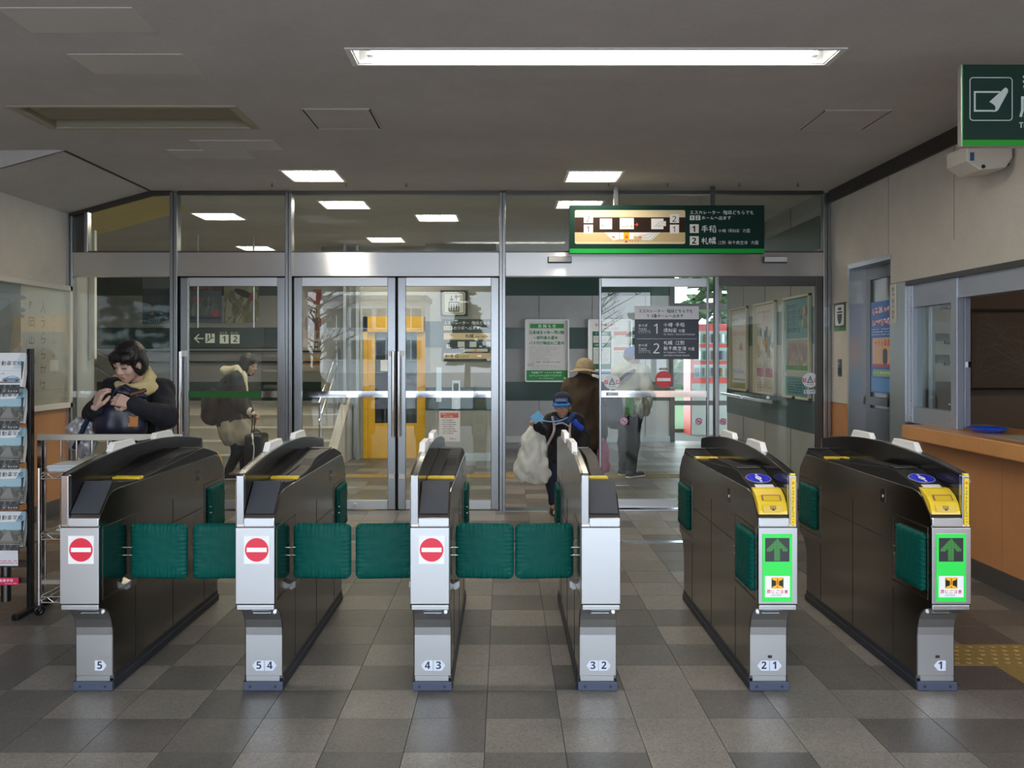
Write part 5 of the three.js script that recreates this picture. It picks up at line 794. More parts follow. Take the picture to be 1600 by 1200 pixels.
{ // office fittings seen through the window
  const t = thing('wall_map', 'large faded route map on the dim far office wall', 'map', [4.9, 1.52, -8.06]); part('sheet', picture(1.1, 0.72, 0.01), printed(440, 300, (c, w, h) => { c.fillStyle = '#6c5f54'; c.fillRect(0, 0, w, h); c.fillStyle = '#55493f'; c.fillRect(0, 0, w, 12); c.strokeStyle = '#7e7064'; c.lineWidth = 2; for (let i = 0; i < 60; i++) { c.beginPath(); c.moveTo(rnd() * w, rnd() * h); c.lineTo(rnd() * w, rnd() * h); c.stroke(); } lines(c, 300, 120, 110, 8, 16, 8, '#4c4038'); }), t); part('rail', [box(-0.56, 0.56, 0.355, 0.375, 0, 0.02), box(-0.56, 0.56, -0.375, -0.355, 0, 0.02)], M.dark, t);
  const b = thing('intercom_panel', 'beige panel with two dark handsets on the pale office wall', 'panel', [4.02, 1.52, -8.04]); part('plate', box(-0.13, 0.13, -0.3, 0.26, 0, 0.02, 0.004), M.offWhite, b); for (const y of [0.1, -0.1]) { const s = part('handset', [box(-0.1, 0.1, y - 0.025, y + 0.05, 0.02, 0.05, 0.012), box(-0.1, -0.05, y - 0.05, y, 0.02, 0.055, 0.01), box(0.05, 0.1, y - 0.05, y, 0.02, 0.055, 0.01)], M.dark, b); }
  const f = thing('wall_telephone', 'dark telephone bracket above the beige office panel', 'telephone', [4.05, 2.05, -8.04]); part('bracket', box(-0.12, 0.14, 0.03, 0.09, 0, 0.05, 0.006), M.darkSteel, f); part('arm', tube([V(0.12, 0.05, 0.04), V(0.14, -0.06, 0.07), V(0.03, -0.1, 0.05)], 0.014), M.dark, f); part('body', box(-0.02, 0.08, -0.16, -0.04, 0, 0.06, 0.01), M.darkSteel, f);
}
// ---------------------------------------------------------------- left side: wall poster case, leaflet rack, wire shelf, rail
{
  const t = thing('poster_case', 'large glazed poster case on the left wall with pale pink lettered poster', 'poster case', [-4.11, 1.545, -6.85], PI / 2);
  const w = 2.6, h = 1.14, f = 0.05;
  part('frame', [box(-w / 2, w / 2, h / 2 - f, h / 2, 0, 0.06, 0.005), box(-w / 2, w / 2, -h / 2, -h / 2 + f, 0, 0.06, 0.005), box(-w / 2, -w / 2 + f, -h / 2, h / 2, 0, 0.06, 0.005), box(w / 2 - f, w / 2, -h / 2, h / 2, 0, 0.06, 0.005)], M.offWhite, t);
  part('sheet', picture(w - 2 * f, h - 2 * f, 0.008), printed(1500, 624, (c, W, H) => {
    c.fillStyle = '#c8b6ae'; c.fillRect(0, 0, W, H); c.fillStyle = '#59677c'; c.fillRect(0, 0, 1050, H); for (let i = 0; i < 40; i++) { c.fillStyle = '#637188'; c.beginPath(); c.ellipse(rnd() * 1000, rnd() * 260, 120, 16, 0, 0, 7); c.fill(); }
    poly(c, [[640, 250], [1050, 60], [1050, 300], [800, 430], [660, 560], [620, 560]], '#3c342f'); poly(c, [[640, 250], [1050, 60], [1050, 150], [690, 330]], '#4a4742'); c.fillStyle = '#3a2f20'; c.fillRect(720, 400, 330, 224); c.fillStyle = '#231d17'; c.fillRect(880, 380, 60, 244); crowd(c, 300, 380, 420, 240, 60, ['#2c3630', '#3a453c', '#232b28']);
    const ink = '#4a403c'; write(c, '「岡山に', 1120, 70, 60, ink, { vertical: true, weight: 0.05, gap: 0.5 }); write(c, '人うららか、', 1230, 70, 66, ink, { vertical: true, weight: 0.05, gap: 0.25 }); write(c, 'のりかえ小', 1350, 130, 54, '#8a7a74', { vertical: true, weight: 0.04, gap: 0.3 });
    for (let i = 0; i < 8; i++) { const a = i * PI / 4 + 0.2; poly(c, [[1090 + Math.cos(a) * 34, 380 + Math.sin(a) * 34], [1090 + Math.cos(a + 0.1) * 100, 380 + Math.sin(a + 0.1) * 100], [1090 + Math.cos(a - 0.1) * 100, 380 + Math.sin(a - 0.1) * 100]], ['#c98a4c', '#a8604c', '#b8a0b4', '#c6a25c'][i % 4]); }
    c.fillStyle = '#b8a49c'; c.fillRect(1060, 545, 440, 4);
  }), t).position.z = 0.01;
  part('glass_pane', box(-w / 2 + f, w / 2 - f, -h / 2 + f, h / 2 - f, 0.045, 0.05), M.glass, t);
}
{
  const t = thing('leaflet_rack', 'black upright leaflet rack with five tiers at the left edge', 'rack', [-2.942, 0, -4.93]);
  for (const x of [-0.25, 0.25]) { part('post', [box(x - 0.013, x + 0.013, 0.03, 1.5, -0.02, 0.02, 0.005)], M.black, t); part('foot', box(x - 0.02, x + 0.02, 0, 0.035, -0.2, 0.16, 0.008), M.black, t); }
  part('cross_bar', [box(-0.25, 0.25, 0.26, 0.3, -0.015, 0.015), box(-0.25, 0.25, 0.17, 0.2, -0.015, 0.015)], M.darkSteel, t); part('stand_pole', [rod(V(0.1, 0.06, -0.02), V(0.1, 0.45, -0.02), 0.026)], M.darkSteel, t);
  const tops = [1.478, 1.276, 1.056, 0.825, 0.581];
  const leaf = printed(420, 400, (c, w, h) => { c.fillStyle = '#8fb4c6'; c.fillRect(0, 0, w, h); c.fillStyle = '#a9cbd8'; c.fillRect(0, 120, w, 90); poly(c, [[0, 0], [w - 50, 0], [w - 110, 120], [0, 130]], '#eef1f2'); write(c, '自動車学校', 90, 42, 58, '#22262c', { weight: 0.08, gap: 0.04 }); c.fillStyle = '#6d6e68'; c.fillRect(0, 220, w, 180); crowd(c, 0, 200, w, 200, 130, ['#7d7e76', '#5a5c58', '#8c8b82', '#4c504e', '#6a6c5e']); poly(c, [[120, 400], [230, 230], [260, 230], [330, 400]], '#8b8c8a'); lines(c, 250, 385, 130, 1, 10, 10, '#e6e8e8', 0); });
  const first = printed(420, 400, (c, w, h) => { c.fillStyle = '#e9ecef'; c.fillRect(0, 0, w, h); poly(c, [[w - 60, 0], [w, 0], [w, 190], [w - 130, 190]], '#cfdbe2'); write(c, '自動車学校', 90, 96, 58, '#22262c', { weight: 0.08, gap: 0.04 }); c.fillStyle = '#c9d2da'; c.fillRect(0, 214, w, 5); write(c, 'キャンペーン', 20, 240, 30, '#5c6670', {}); c.fillStyle = '#7f97b4'; c.beginPath(); c.moveTo(180, 340); c.lineTo(190, 310); c.lineTo(240, 290); c.quadraticCurveTo(300, 262, 350, 292); c.lineTo(386, 312); c.lineTo(386, 342); c.closePath(); c.fill(); disc(c, 222, 342, 20, '#4c5866'); disc(c, 350, 342, 20, '#4c5866'); poly(c, [[240, 304], [268, 280], [330, 282], [346, 304]], '#c2d2e0'); });
  const dark = printed(420, 110, (c, w, h) => { c.fillStyle = '#3c4042'; c.fillRect(0, 0, w, h); crowd(c, 0, -40, w, 200, 60, ['#54585a', '#2e3234', '#6c6f70', '#45494c']); lines(c, 260, 70, 130, 1, 10, 16, '#c9ccce', 0); });
  tops.forEach((y, i) => {
    const tray = part('tray', [box(-0.235, 0.235, y - 0.2, y - 0.195, 0.0, 0.075), box(-0.235, 0.235, y - 0.2, y - 0.03, -0.006, 0), box(0.231, 0.235, y - 0.2, y - 0.05, 0, 0.06)], M.darkSteel, t);
    part('front_wire', rod(V(-0.235, y - 0.165, 0.085), V(0.235, y - 0.165, 0.085), 0.004), M.chrome, tray);
    const names = ['white driving school leaflets with a blue car, topmost in the rack', 'driving school leaflets in the second tier of the rack', 'driving school leaflets in the middle tier of the rack', 'driving school leaflets in the fourth tier of the rack', 'driving school leaflets in the lowest tier of the rack'];
    const l = thing('leaflet_stack', names[i], 'leaflets', [-2.915 + (i % 2) * 0.002 + 0.11, y - 0.195, -4.93 + 0.055]); l.rotation.x = -0.2;
    part('front_leaflet', picture(0.21, 0.19, 0.004), i ? leaf : first, l).position.set(0, 0.1, 0.012); part('stack', box(-0.104, 0.104, 0, 0.188, -0.02, 0.01, 0.001), M.white, l);
    const u = part('lower_leaflet', picture(0.235, 0.05, 0.004), dark, t); u.position.set(0.112, y - 0.205, 0.078); u.rotation.x = -0.12;
  });
  const card = part('card', picture(0.235, 0.085, 0.003), printed(420, 150, (c, w, h) => { c.fillStyle = '#e2e4ea'; c.fillRect(0, 0, w, h); lines(c, 130, 96, 270, 2, 20, 12, '#d04a78', 0); write(c, '1.', 50, 40, 40, '#d04a58', {}); }), t, 'white card with pink print'); card.position.set(0.112, 0.33, 0.09);
  const pink = part('pink_card', picture(0.2, 0.042, 0.003), printed(420, 90, (c, w, h) => { c.fillStyle = '#d82c60'; c.fillRect(0, 0, w, h); write(c, '車線自動車学校', 60, 14, 40, '#fbe4ec', { weight: 0.13 }); lines(c, 240, 66, 150, 1, 10, 10, '#fbe4ec', 0); }), t, 'pink strip with white lettering'); pink.position.set(0.1, 0.185, 0.03);
}
{
  const t = thing('wire_shelf', 'chrome wire shelf trolley behind the far left gate', 'shelf', [-2.28, 0, -5.05]);
  for (const x of [-0.33, 0.33]) for (const z of [-0.15, 0.18]) { part('post', rod(V(x, 0.06, z), V(x, 0.83, z), 0.0125), M.chrome, t); const c = part('caster', (() => { const g = new THREE.TorusGeometry(0.018, 0.012, 8, 20); g.rotateY(0.6); g.translate(x, 0.03, z); return g; })(), M.black, t); part('caster_fork', box(x - 0.014, x + 0.014, 0.03, 0.065, z - 0.01, z + 0.01, 0.003), M.dark, c); }
  for (const y of [0.8, 0.46, 0.105]) {
    const l = []; for (const z of [-0.15, 0.18]) { l.push(rod(V(-0.33, y, z), V(0.33, y, z), 0.004), rod(V(-0.33, y - 0.032, z), V(0.33, y - 0.032, z), 0.004)); for (let k = 0; k < 16; k++) l.push(rod(V(-0.33 + k * 0.04125, y - (k % 2 ? 0 : 0.032), z), V(-0.33 + (k + 1) * 0.04125, y - (k % 2 ? 0.032 : 0), z), 0.0026, 0.0026, 6)); }
    for (const x of [-0.33, 0.33]) l.push(rod(V(x, y, -0.15), V(x, y, 0.18), 0.004)); for (let k = 1; k < 14; k++) l.push(rod(V(-0.33 + k * 0.047, y, -0.15), V(-0.33 + k * 0.047, y, 0.18), 0.0022, 0.0022, 6));
    part('wire_deck', l, M.chrome, t).userData.kind = 'stuff';
  }
  const stack = (label, x, y, z, w, d, cols, turn) => { const s = thing('brochure_pile', label, 'brochures', [x, y, z], turn); cols.forEach((c, i) => { const m = part('brochure', box(-w / 2, w / 2, 0, 0.006, -d / 2, d / 2, 0.001), std(c, { roughness: 0.45 }), s); m.position.set((hash(i, x) - 0.5) * 0.03, i * 0.0065 + 0.004, (hash(x, i) - 0.5) * 0.03); m.rotation.y = (hash(i * 3, y) - 0.5) * 0.3; }); };
  const pale = [0.68, 0.7, 0.72], blue = [0.5, 0.62, 0.76], pinkish = [0.72, 0.5, 0.56], green = [0.5, 0.58, 0.4], straw = [0.6, 0.56, 0.4];
  stack('white and blue brochures lying on the top of the wire shelf', -2.43, 0.804, -5.0, 0.3, 0.22, [pale, pale, [0.75, 0.76, 0.78], blue, pale], 0.1); stack('second pile of blue brochures on the wire shelf behind gate fin', -2.12, 0.804, -5.04, 0.21, 0.29, [pale, blue, blue, pale, [0.55, 0.7, 0.8]], -0.2);
  stack('untidy white and straw papers on the middle of the wire shelf', -2.4, 0.464, -5.02, 0.26, 0.22, [pale, pale, straw, pale, green, pale, straw], 0.2); stack('pink edged papers on the lowest deck of the wire shelf', -2.33, 0.109, -5.02, 0.22, 0.22, [pale, pinkish, pinkish, pale, pinkish, pinkish], -0.1);
}
{
  const t = thing('barrier_rail', 'pale steel barrier railing beside the rear of the far left gate', 'railing', [-2.435, 0, -5.36]);
  part('top_rail', box(-0.445, 0.445, 0.938, 0.975, -0.02, 0.02, 0.004), M.offWhite, t); part('bottom_rail', box(-0.445, 0.445, 0.05, 0.075, -0.015, 0.015, 0.004), M.offWhite, t);
  for (let k = 0; k < 9; k++) part('baluster', rod(V(-0.4 + k * 0.0966, 0.07, 0), V(-0.4 + k * 0.0966, 0.94, 0), 0.0065), M.chrome, t);
  for (const x of [-0.43, 0.43]) part('post', box(x - 0.015, x + 0.015, 0, 0.94, -0.015, 0.015, 0.003), M.edge, t); part('end_cap', rod(V(0.43, 0.957, 0.02), V(0.43, 0.957, 0.024), 0.01), M.white, t);
}
tag(part('corridor_handrail', [rod(V(2.93, 0.953, -9.5), V(2.93, 0.953, -11.65), 0.02), ...[9.7, 10.6, 11.5].map((z) => rod(V(2.93, 0.95, -z), V(3.014, 0.92, -z), 0.009))], M.chrome, scene), 'chrome handrail along the corridor wall below the framed posters', 'handrail');
{ // vending machine in the street behind the far exit
  const t = thing('vending_machine', 'red vending machine outside the far right exit glass', 'vending machine', [3.95, 0, -16.3]);
  const red = phys([0.55, 0.04, 0.03], { roughness: 0.4 });
  part('cabinet', box(-0.5, 0.5, -0.02, 2.05, -0.35, 0.3, 0.02), red, t); part('base_panel', box(-0.48, 0.48, 0, 0.95, 0.3, 0.31), M.panel, t);
  for (let r = 0; r < 3; r++) { const w = part('display_window', box(-0.44, 0.44, 1.06 + r * 0.31, 1.3 + r * 0.31, 0.3, 0.306), std([0.35, 0.38, 0.38]), t); for (let k = 0; k < 6; k++) part('can', rod(V(-0.36 + k * 0.145, 1.08 + r * 0.31, 0.32), V(-0.36 + k * 0.145, 1.24 + r * 0.31, 0.32), 0.045), std([[0.08, 0.1, 0.15], [0.6, 0.6, 0.58], [0.12, 0.2, 0.16], [0.3, 0.2, 0.12]][(k + r) % 4], { roughness: 0.3 }), w); }
}

// ---------------------------------------------------------------- figures: blended tapered limbs meshed on a grid
const cap = (a, b, ra, rb = ra) => ({ a, b, ra, rb });
const ell = (c, r, q) => ({ c, r, q });
const _v = new THREE.Vector3();
function primDist(p, x, y, z) {
  if (p.c) {
    _v.set(x - p.c.x, y - p.c.y, z - p.c.z); if (p.iq) _v.applyQuaternion(p.iq);
    const a = _v.x / p.r[0], b = _v.y / p.r[1], c = _v.z / p.r[2], k0 = Math.sqrt(a * a + b * b + c * c), a2 = a / p.r[0], b2 = b / p.r[1], c2 = c / p.r[2], k1 = Math.sqrt(a2 * a2 + b2 * b2 + c2 * c2);
    return k1 < 1e-9 ? -Math.min(...p.r) : k0 * (k0 - 1) / k1;
  }
  const bx = p.b.x - p.a.x, by = p.b.y - p.a.y, bz = p.b.z - p.a.z, px = x - p.a.x, py = y - p.a.y, pz = z - p.a.z, l2 = bx * bx + by * by + bz * bz || 1e-9;
  const t = Math.max(0, Math.min(1, (px * bx + py * by + pz * bz) / l2)), dx = px - bx * t, dy = py - by * t, dz = pz - bz * t;
  return Math.sqrt(dx * dx + dy * dy + dz * dz) - (p.ra + (p.rb - p.ra) * t);
}
function bounds(p, m) {
  if (p.c) { const R = Math.max(...p.r) + m; return [p.c.x - R, p.c.y - R, p.c.z - R, p.c.x + R, p.c.y + R, p.c.z + R]; }
  const R = Math.max(p.ra, p.rb) + m; return [Math.min(p.a.x, p.b.x) - R, Math.min(p.a.y, p.b.y) - R, Math.min(p.a.z, p.b.z) - R, Math.max(p.a.x, p.b.x) + R, Math.max(p.a.y, p.b.y) + R, Math.max(p.a.z, p.b.z) + R];
}
function sculpt(prims, h, k, { carve = [], kc = k, fold = 0, freq = 20, color } = {}) {
  for (const p of [...prims, ...carve]) if (p.q) p.iq = p.q.clone().invert();
  const lo = [1e9, 1e9, 1e9], hi = [-1e9, -1e9, -1e9];
  for (const p of prims) { const b = bounds(p, 2 * k + 3 * h + Math.abs(fold)); for (let i = 0; i < 3; i++) { lo[i] = Math.min(lo[i], b[i]); hi[i] = Math.max(hi[i], b[i + 3]); } }
  const N = lo.map((l, i) => Math.ceil((hi[i] - l) / h) + 1), [nx, ny, nz] = N, S = new Float32Array(nx * ny * nz);
  const each = (p, m, f) => { const b = bounds(p, m), r = [0, 1, 2].map((i) => [Math.max(0, Math.floor((b[i] - lo[i]) / h)), Math.min(N[i] - 1, Math.ceil((b[i + 3] - lo[i]) / h))]); for (let z = r[2][0]; z <= r[2][1]; z++) for (let y = r[1][0]; y <= r[1][1]; y++) for (let x = r[0][0]; x <= r[0][1]; x++) f((z * ny + y) * nx + x, primDist(p, lo[0] + x * h, lo[1] + y * h, lo[2] + z * h)); };
  for (const p of prims) each(p, 5 * k + 2 * h, (i, d) => { S[i] += Math.exp(Math.min(40, -d / k)); });
  for (let i = 0; i < S.length; i++) S[i] = S[i] > 1e-12 ? -k * Math.log(S[i]) : 1;
  for (const p of carve) each(p, kc + 2 * h, (i, d) => { const a = S[i], b = -d, t = Math.max(0, 1 - Math.abs(a - b) / kc); S[i] = Math.max(a, b) + t * t * kc * 0.25; });
  if (fold) for (let z = 0; z < nz; z++) for (let y = 0; y < ny; y++) for (let x = 0; x < nx; x++) { const i = (z * ny + y) * nx + x; if (Math.abs(S[i]) < 3 * h + fold) S[i] += fold * noise.noise((lo[0] + x * h) * freq, (lo[1] + y * h) * freq * 0.55, (lo[2] + z * h) * freq); }
  const id = new Int32Array(nx * ny * nz).fill(-1), P = [], I = [], sx = 1, sy = nx, sz = nx * ny;
  const E = [[0, 1], [2, 3], [4, 5], [6, 7], [0, 2], [1, 3], [4, 6], [5, 7], [0, 4], [1, 5], [2, 6], [3, 7]], O = [0, sx, sy, sx + sy, sz, sz + sx, sz + sy, sz + sx + sy];
  for (let z = 0; z < nz - 1; z++) for (let y = 0; y < ny - 1; y++) for (let x = 0; x < nx - 1; x++) {
    const i = z * sz + y * sy + x; let m = 0; for (let c = 0; c < 8; c++) if (S[i + O[c]] < 0) m |= 1 << c;
    if (m === 0 || m === 255) continue;
    let X = 0, Y = 0, Z = 0, n = 0;
    for (const [a, b] of E) { const va = S[i + O[a]], vb = S[i + O[b]]; if (va < 0 === vb < 0) continue; const t = va / (va - vb); X += (a & 1) + ((b & 1) - (a & 1)) * t; Y += ((a >> 1) & 1) + (((b >> 1) & 1) - ((a >> 1) & 1)) * t; Z += (a >> 2) + ((b >> 2) - (a >> 2)) * t; n++; }
    id[i] = P.length / 3; P.push(lo[0] + (x + X / n) * h, lo[1] + (y + Y / n) * h, lo[2] + (z + Z / n) * h);
  }
  for (let z = 1; z < nz - 1; z++) for (let y = 1; y < ny - 1; y++) for (let x = 1; x < nx - 1; x++) {
    const i = z * sz + y * sy + x, a = S[i] < 0;
    for (const [st, u, v] of [[sx, sy, sz], [sy, sz, sx], [sz, sx, sy]]) { if (a === S[i + st] < 0) continue; const q = [id[i - u - v], id[i - v], id[i], id[i - u]]; if (q.some((w) => w < 0)) continue; a ? I.push(q[0], q[1], q[2], q[0], q[2], q[3]) : I.push(q[0], q[2], q[1], q[0], q[3], q[2]); }
  }
  const g = new THREE.BufferGeometry(); g.setAttribute('position', new THREE.Float32BufferAttribute(P, 3)); g.setIndex(I); g.computeVertexNormals();
  const uv = new Float32Array(P.length / 3 * 2), col = new Float32Array(P.length); for (let i = 0; i < P.length / 3; i++) { uv[i * 2] = P[i * 3] + P[i * 3 + 2]; uv[i * 2 + 1] = P[i * 3 + 1]; const c = color ? color(V(P[i * 3], P[i * 3 + 1], P[i * 3 + 2])) : [1, 1, 1]; col.set(c, i * 3); }
  g.setAttribute('uv', new THREE.BufferAttribute(uv, 2)); if (color) g.setAttribute('color', new THREE.BufferAttribute(col, 3)); return g;
}
const chain = (pts, radii) => pts.slice(1).map((p, i) => cap(pts[i], p, radii[i], radii[i + 1]));
const skinMat = new THREE.MeshPhysicalMaterial({ vertexColors: true, roughness: 0.5, sheen: 0.2, sheenColor: rgb(0.6, 0.4, 0.3) });
const cloth = (c, o = {}) => phys(c, { roughness: 0.85, sheen: 0.25, sheenColor: rgb(0.3, 0.3, 0.3), bumpMap: scaled(T_weave, 0.05), bumpScale: 0.0004, ...o });
// head frame: +z out of the face, +y up through the crown, origin between the ears
function headFrame(c, yaw, pitch, roll, s) { const q = new THREE.Quaternion().setFromEuler(new THREE.Euler(pitch, yaw, roll, 'YXZ')); return { c, q, s, to: (x, y, z) => V(x, y, z).multiplyScalar(s).applyQuaternion(q).add(c), from: (p) => p.clone().sub(c).applyQuaternion(q.clone().invert()).divideScalar(s) }; }
function headGeo(F, skin, { closed = false, h = 0.0036 } = {}) {
  const { to, s, q } = F, e = (x, y, z, a, b, c) => ell(to(x, y, z), [a * s, b * s, c * s], q), k = (p, r, ra, rb = ra) => cap(to(...p), to(...r), ra * s, rb * s);
  const prims = [e(0, 0.03, -0.012, 0.074, 0.086, 0.09), e(0, -0.03, 0.022, 0.06, 0.08, 0.062), e(0, -0.078, 0.034, 0.04, 0.03, 0.042), k([-0.006, -0.098, 0.056], [0.006, -0.098, 0.056], 0.017), e(0.034, -0.034, 0.052, 0.025, 0.025, 0.025), e(-0.034, -0.034, 0.052, 0.025, 0.025, 0.025),
    k([0, 0.006, 0.082], [0, -0.03, 0.097], 0.008, 0.012), k([-0.011, -0.036, 0.088], [0.011, -0.036, 0.088], 0.0085), k([-0.036, 0.022, 0.073], [0.036, 0.022, 0.073], 0.012), k([-0.018, -0.0625, 0.08], [0.018, -0.0625, 0.08], 0.0068), k([-0.014, -0.073, 0.08], [0.014, -0.073, 0.08], 0.0074), e(0.075, -0.012, -0.006, 0.01, 0.031, 0.019), e(-0.075, -0.012, -0.006, 0.01, 0.031, 0.019), k([0, -0.05, -0.02], [0, -0.15, -0.035], 0.048, 0.05), e(0.031, 0, 0.072, 0.0135, 0.0115, 0.0105), e(-0.031, 0, 0.072, 0.0135, 0.0115, 0.0105)];
  return sculpt(prims, h * s, 0.0055 * s, { carve: [e(0.031, -0.001, 0.094, 0.014, 0.0065, 0.0075), e(-0.031, -0.001, 0.094, 0.014, 0.0065, 0.0075), k([-0.016, -0.068, 0.093], [0.016, -0.068, 0.093], 0.0036)], kc: 0.006 * s, color: (w) => {
    const p = F.from(w), x = Math.abs(p.x);
    if (p.z > 0.05) {
      if (Math.abs(x - 0.033) < 0.019 && Math.abs(p.y - 0.026 - (x - 0.033) * 0.1) < 0.0042) return [0.03, 0.022, 0.02];
      if (Math.abs(x - 0.031) < 0.0155 && Math.abs(p.y - (closed ? -0.004 : 0)) < (closed ? 0.0038 : 0.0056)) return Math.abs(x - 0.031) < 0.0075 || closed ? [0.015, 0.012, 0.012] : [0.5, 0.47, 0.44];
      if (x < 0.023 && p.y < -0.056 && p.y > -0.081 && p.z > 0.078) return Math.abs(p.y + 0.068) < 0.002 ? [skin[0] * 0.4, skin[1] * 0.22, skin[2] * 0.2] : [skin[0] * 0.9, skin[1] * 0.7, skin[2] * 0.68];
    }
    return skin;
  } });
}
function handPrims(w, dir, n, s, { curl = [0.5, 0.6, 0.4], side = 1, spread = 0.06 } = {}) {
  dir = dir.clone().normalize(); n = n.clone().addScaledVector(dir, -n.dot(dir)).normalize(); const t = dir.clone().cross(n).multiplyScalar(side), out = [], P = (a, b, c) => w.clone().addScaledVector(dir, a * s).addScaledVector(t, b * s).addScaledVector(n, c * s);
  const lens = [0.068, 0.077, 0.072, 0.056];
  [-0.03, -0.01, 0.0105, 0.03].forEach((b, i) => {
    out.push(cap(P(0, b * 0.55, 0), P(0.088 - Math.abs(b + 0.004) * 0.25, b, 0), 0.0135 * s, 0.0115 * s));
    let p = P(0.088 - Math.abs(b + 0.004) * 0.25, b, 0), d = dir.clone().addScaledVector(t, b * spread * 20).normalize(), ang = 0;
    [0.46, 0.3, 0.24].forEach((f, j) => { ang += curl[j] * (1 + 0.08 * i); const v = d.clone().multiplyScalar(Math.cos(ang)).addScaledVector(n, Math.sin(ang)), q = p.clone().addScaledVector(v, lens[i] * f * s); out.push(cap(p, q, (0.0088 - j * 0.0008) * s, (0.0082 - j * 0.0009) * s)); p = q; });
  });
  let p = P(0.02, -0.022, 0.006), q = P(0.052, -0.05, 0.018), r = P(0.08, -0.052, 0.032), u = P(0.1, -0.045, 0.042); out.push(cap(p, q, 0.0145 * s, 0.011 * s), cap(q, r, 0.0105 * s, 0.0095 * s), cap(r, u, 0.0095 * s, 0.0078 * s));
  return out;
}
// skin of a whole figure as one geometry: body on a coarse grid, head and hands on fine ones
function bodyGeo(J, F, s, skin, hands, headOpt) {
  const b = [...chain([F.to(0, -0.1, -0.03), J.neck], [0.045 * s, 0.052 * s]), ell(J.chest, [0.12 * s, 0.14 * s, 0.085 * s]), cap(J.chest, J.pelvis, 0.1 * s, 0.105 * s), cap(J.neck, J.shL, 0.05 * s, 0.05 * s), cap(J.neck, J.shR, 0.05 * s, 0.05 * s)];
  for (const k of ['L', 'R']) { b.push(...chain([J['sh' + k], J['el' + k], J['wr' + k]], [0.047 * s, 0.038 * s, 0.027 * s]), ...chain([J['hip' + k], J['kn' + k], J['an' + k]], [0.075 * s, 0.052 * s, 0.036 * s]), cap(J['an' + k], J['toe' + k], 0.036 * s, 0.028 * s)); }
  const parts = [sculpt(b, 0.014 * s, 0.014, { color: () => skin }), headGeo(F, skin, headOpt)];
  for (const h of hands) parts.push(sculpt(h, 0.0034 * s, 0.0032 * s, { color: (p) => skin }));
  return mergeGeometries(parts);
}
const shoe = (an, toe, s, mat, t, sole = M.white) => { const d = toe.clone().sub(an).setY(0).normalize(), heel = an.clone().addScaledVector(d, -0.03 * s).setY(0.045 * s), tip = an.clone().addScaledVector(d, 0.17 * s).setY(0.035 * s), m = part('shoe', sculpt([cap(heel, tip, 0.043 * s, 0.036 * s), cap(an.clone().setY(0.1 * s), heel, 0.045 * s, 0.04 * s)], 0.008 * s, 0.012 * s, { carve: [ell(V(an.x, -0.5, an.z), [0.6, 0.51, 0.6])] }), mat, t); part('sole', sculpt([cap(heel.clone().setY(0.016), tip.clone().setY(0.016), 0.046 * s, 0.04 * s)], 0.008 * s, 0.006, { carve: [ell(V(an.x, 0.53, an.z), [3, 0.505, 3]), ell(V(an.x, -0.5, an.z), [3, 0.502, 3])], kc: 0.004 }), sole, m); return m; };

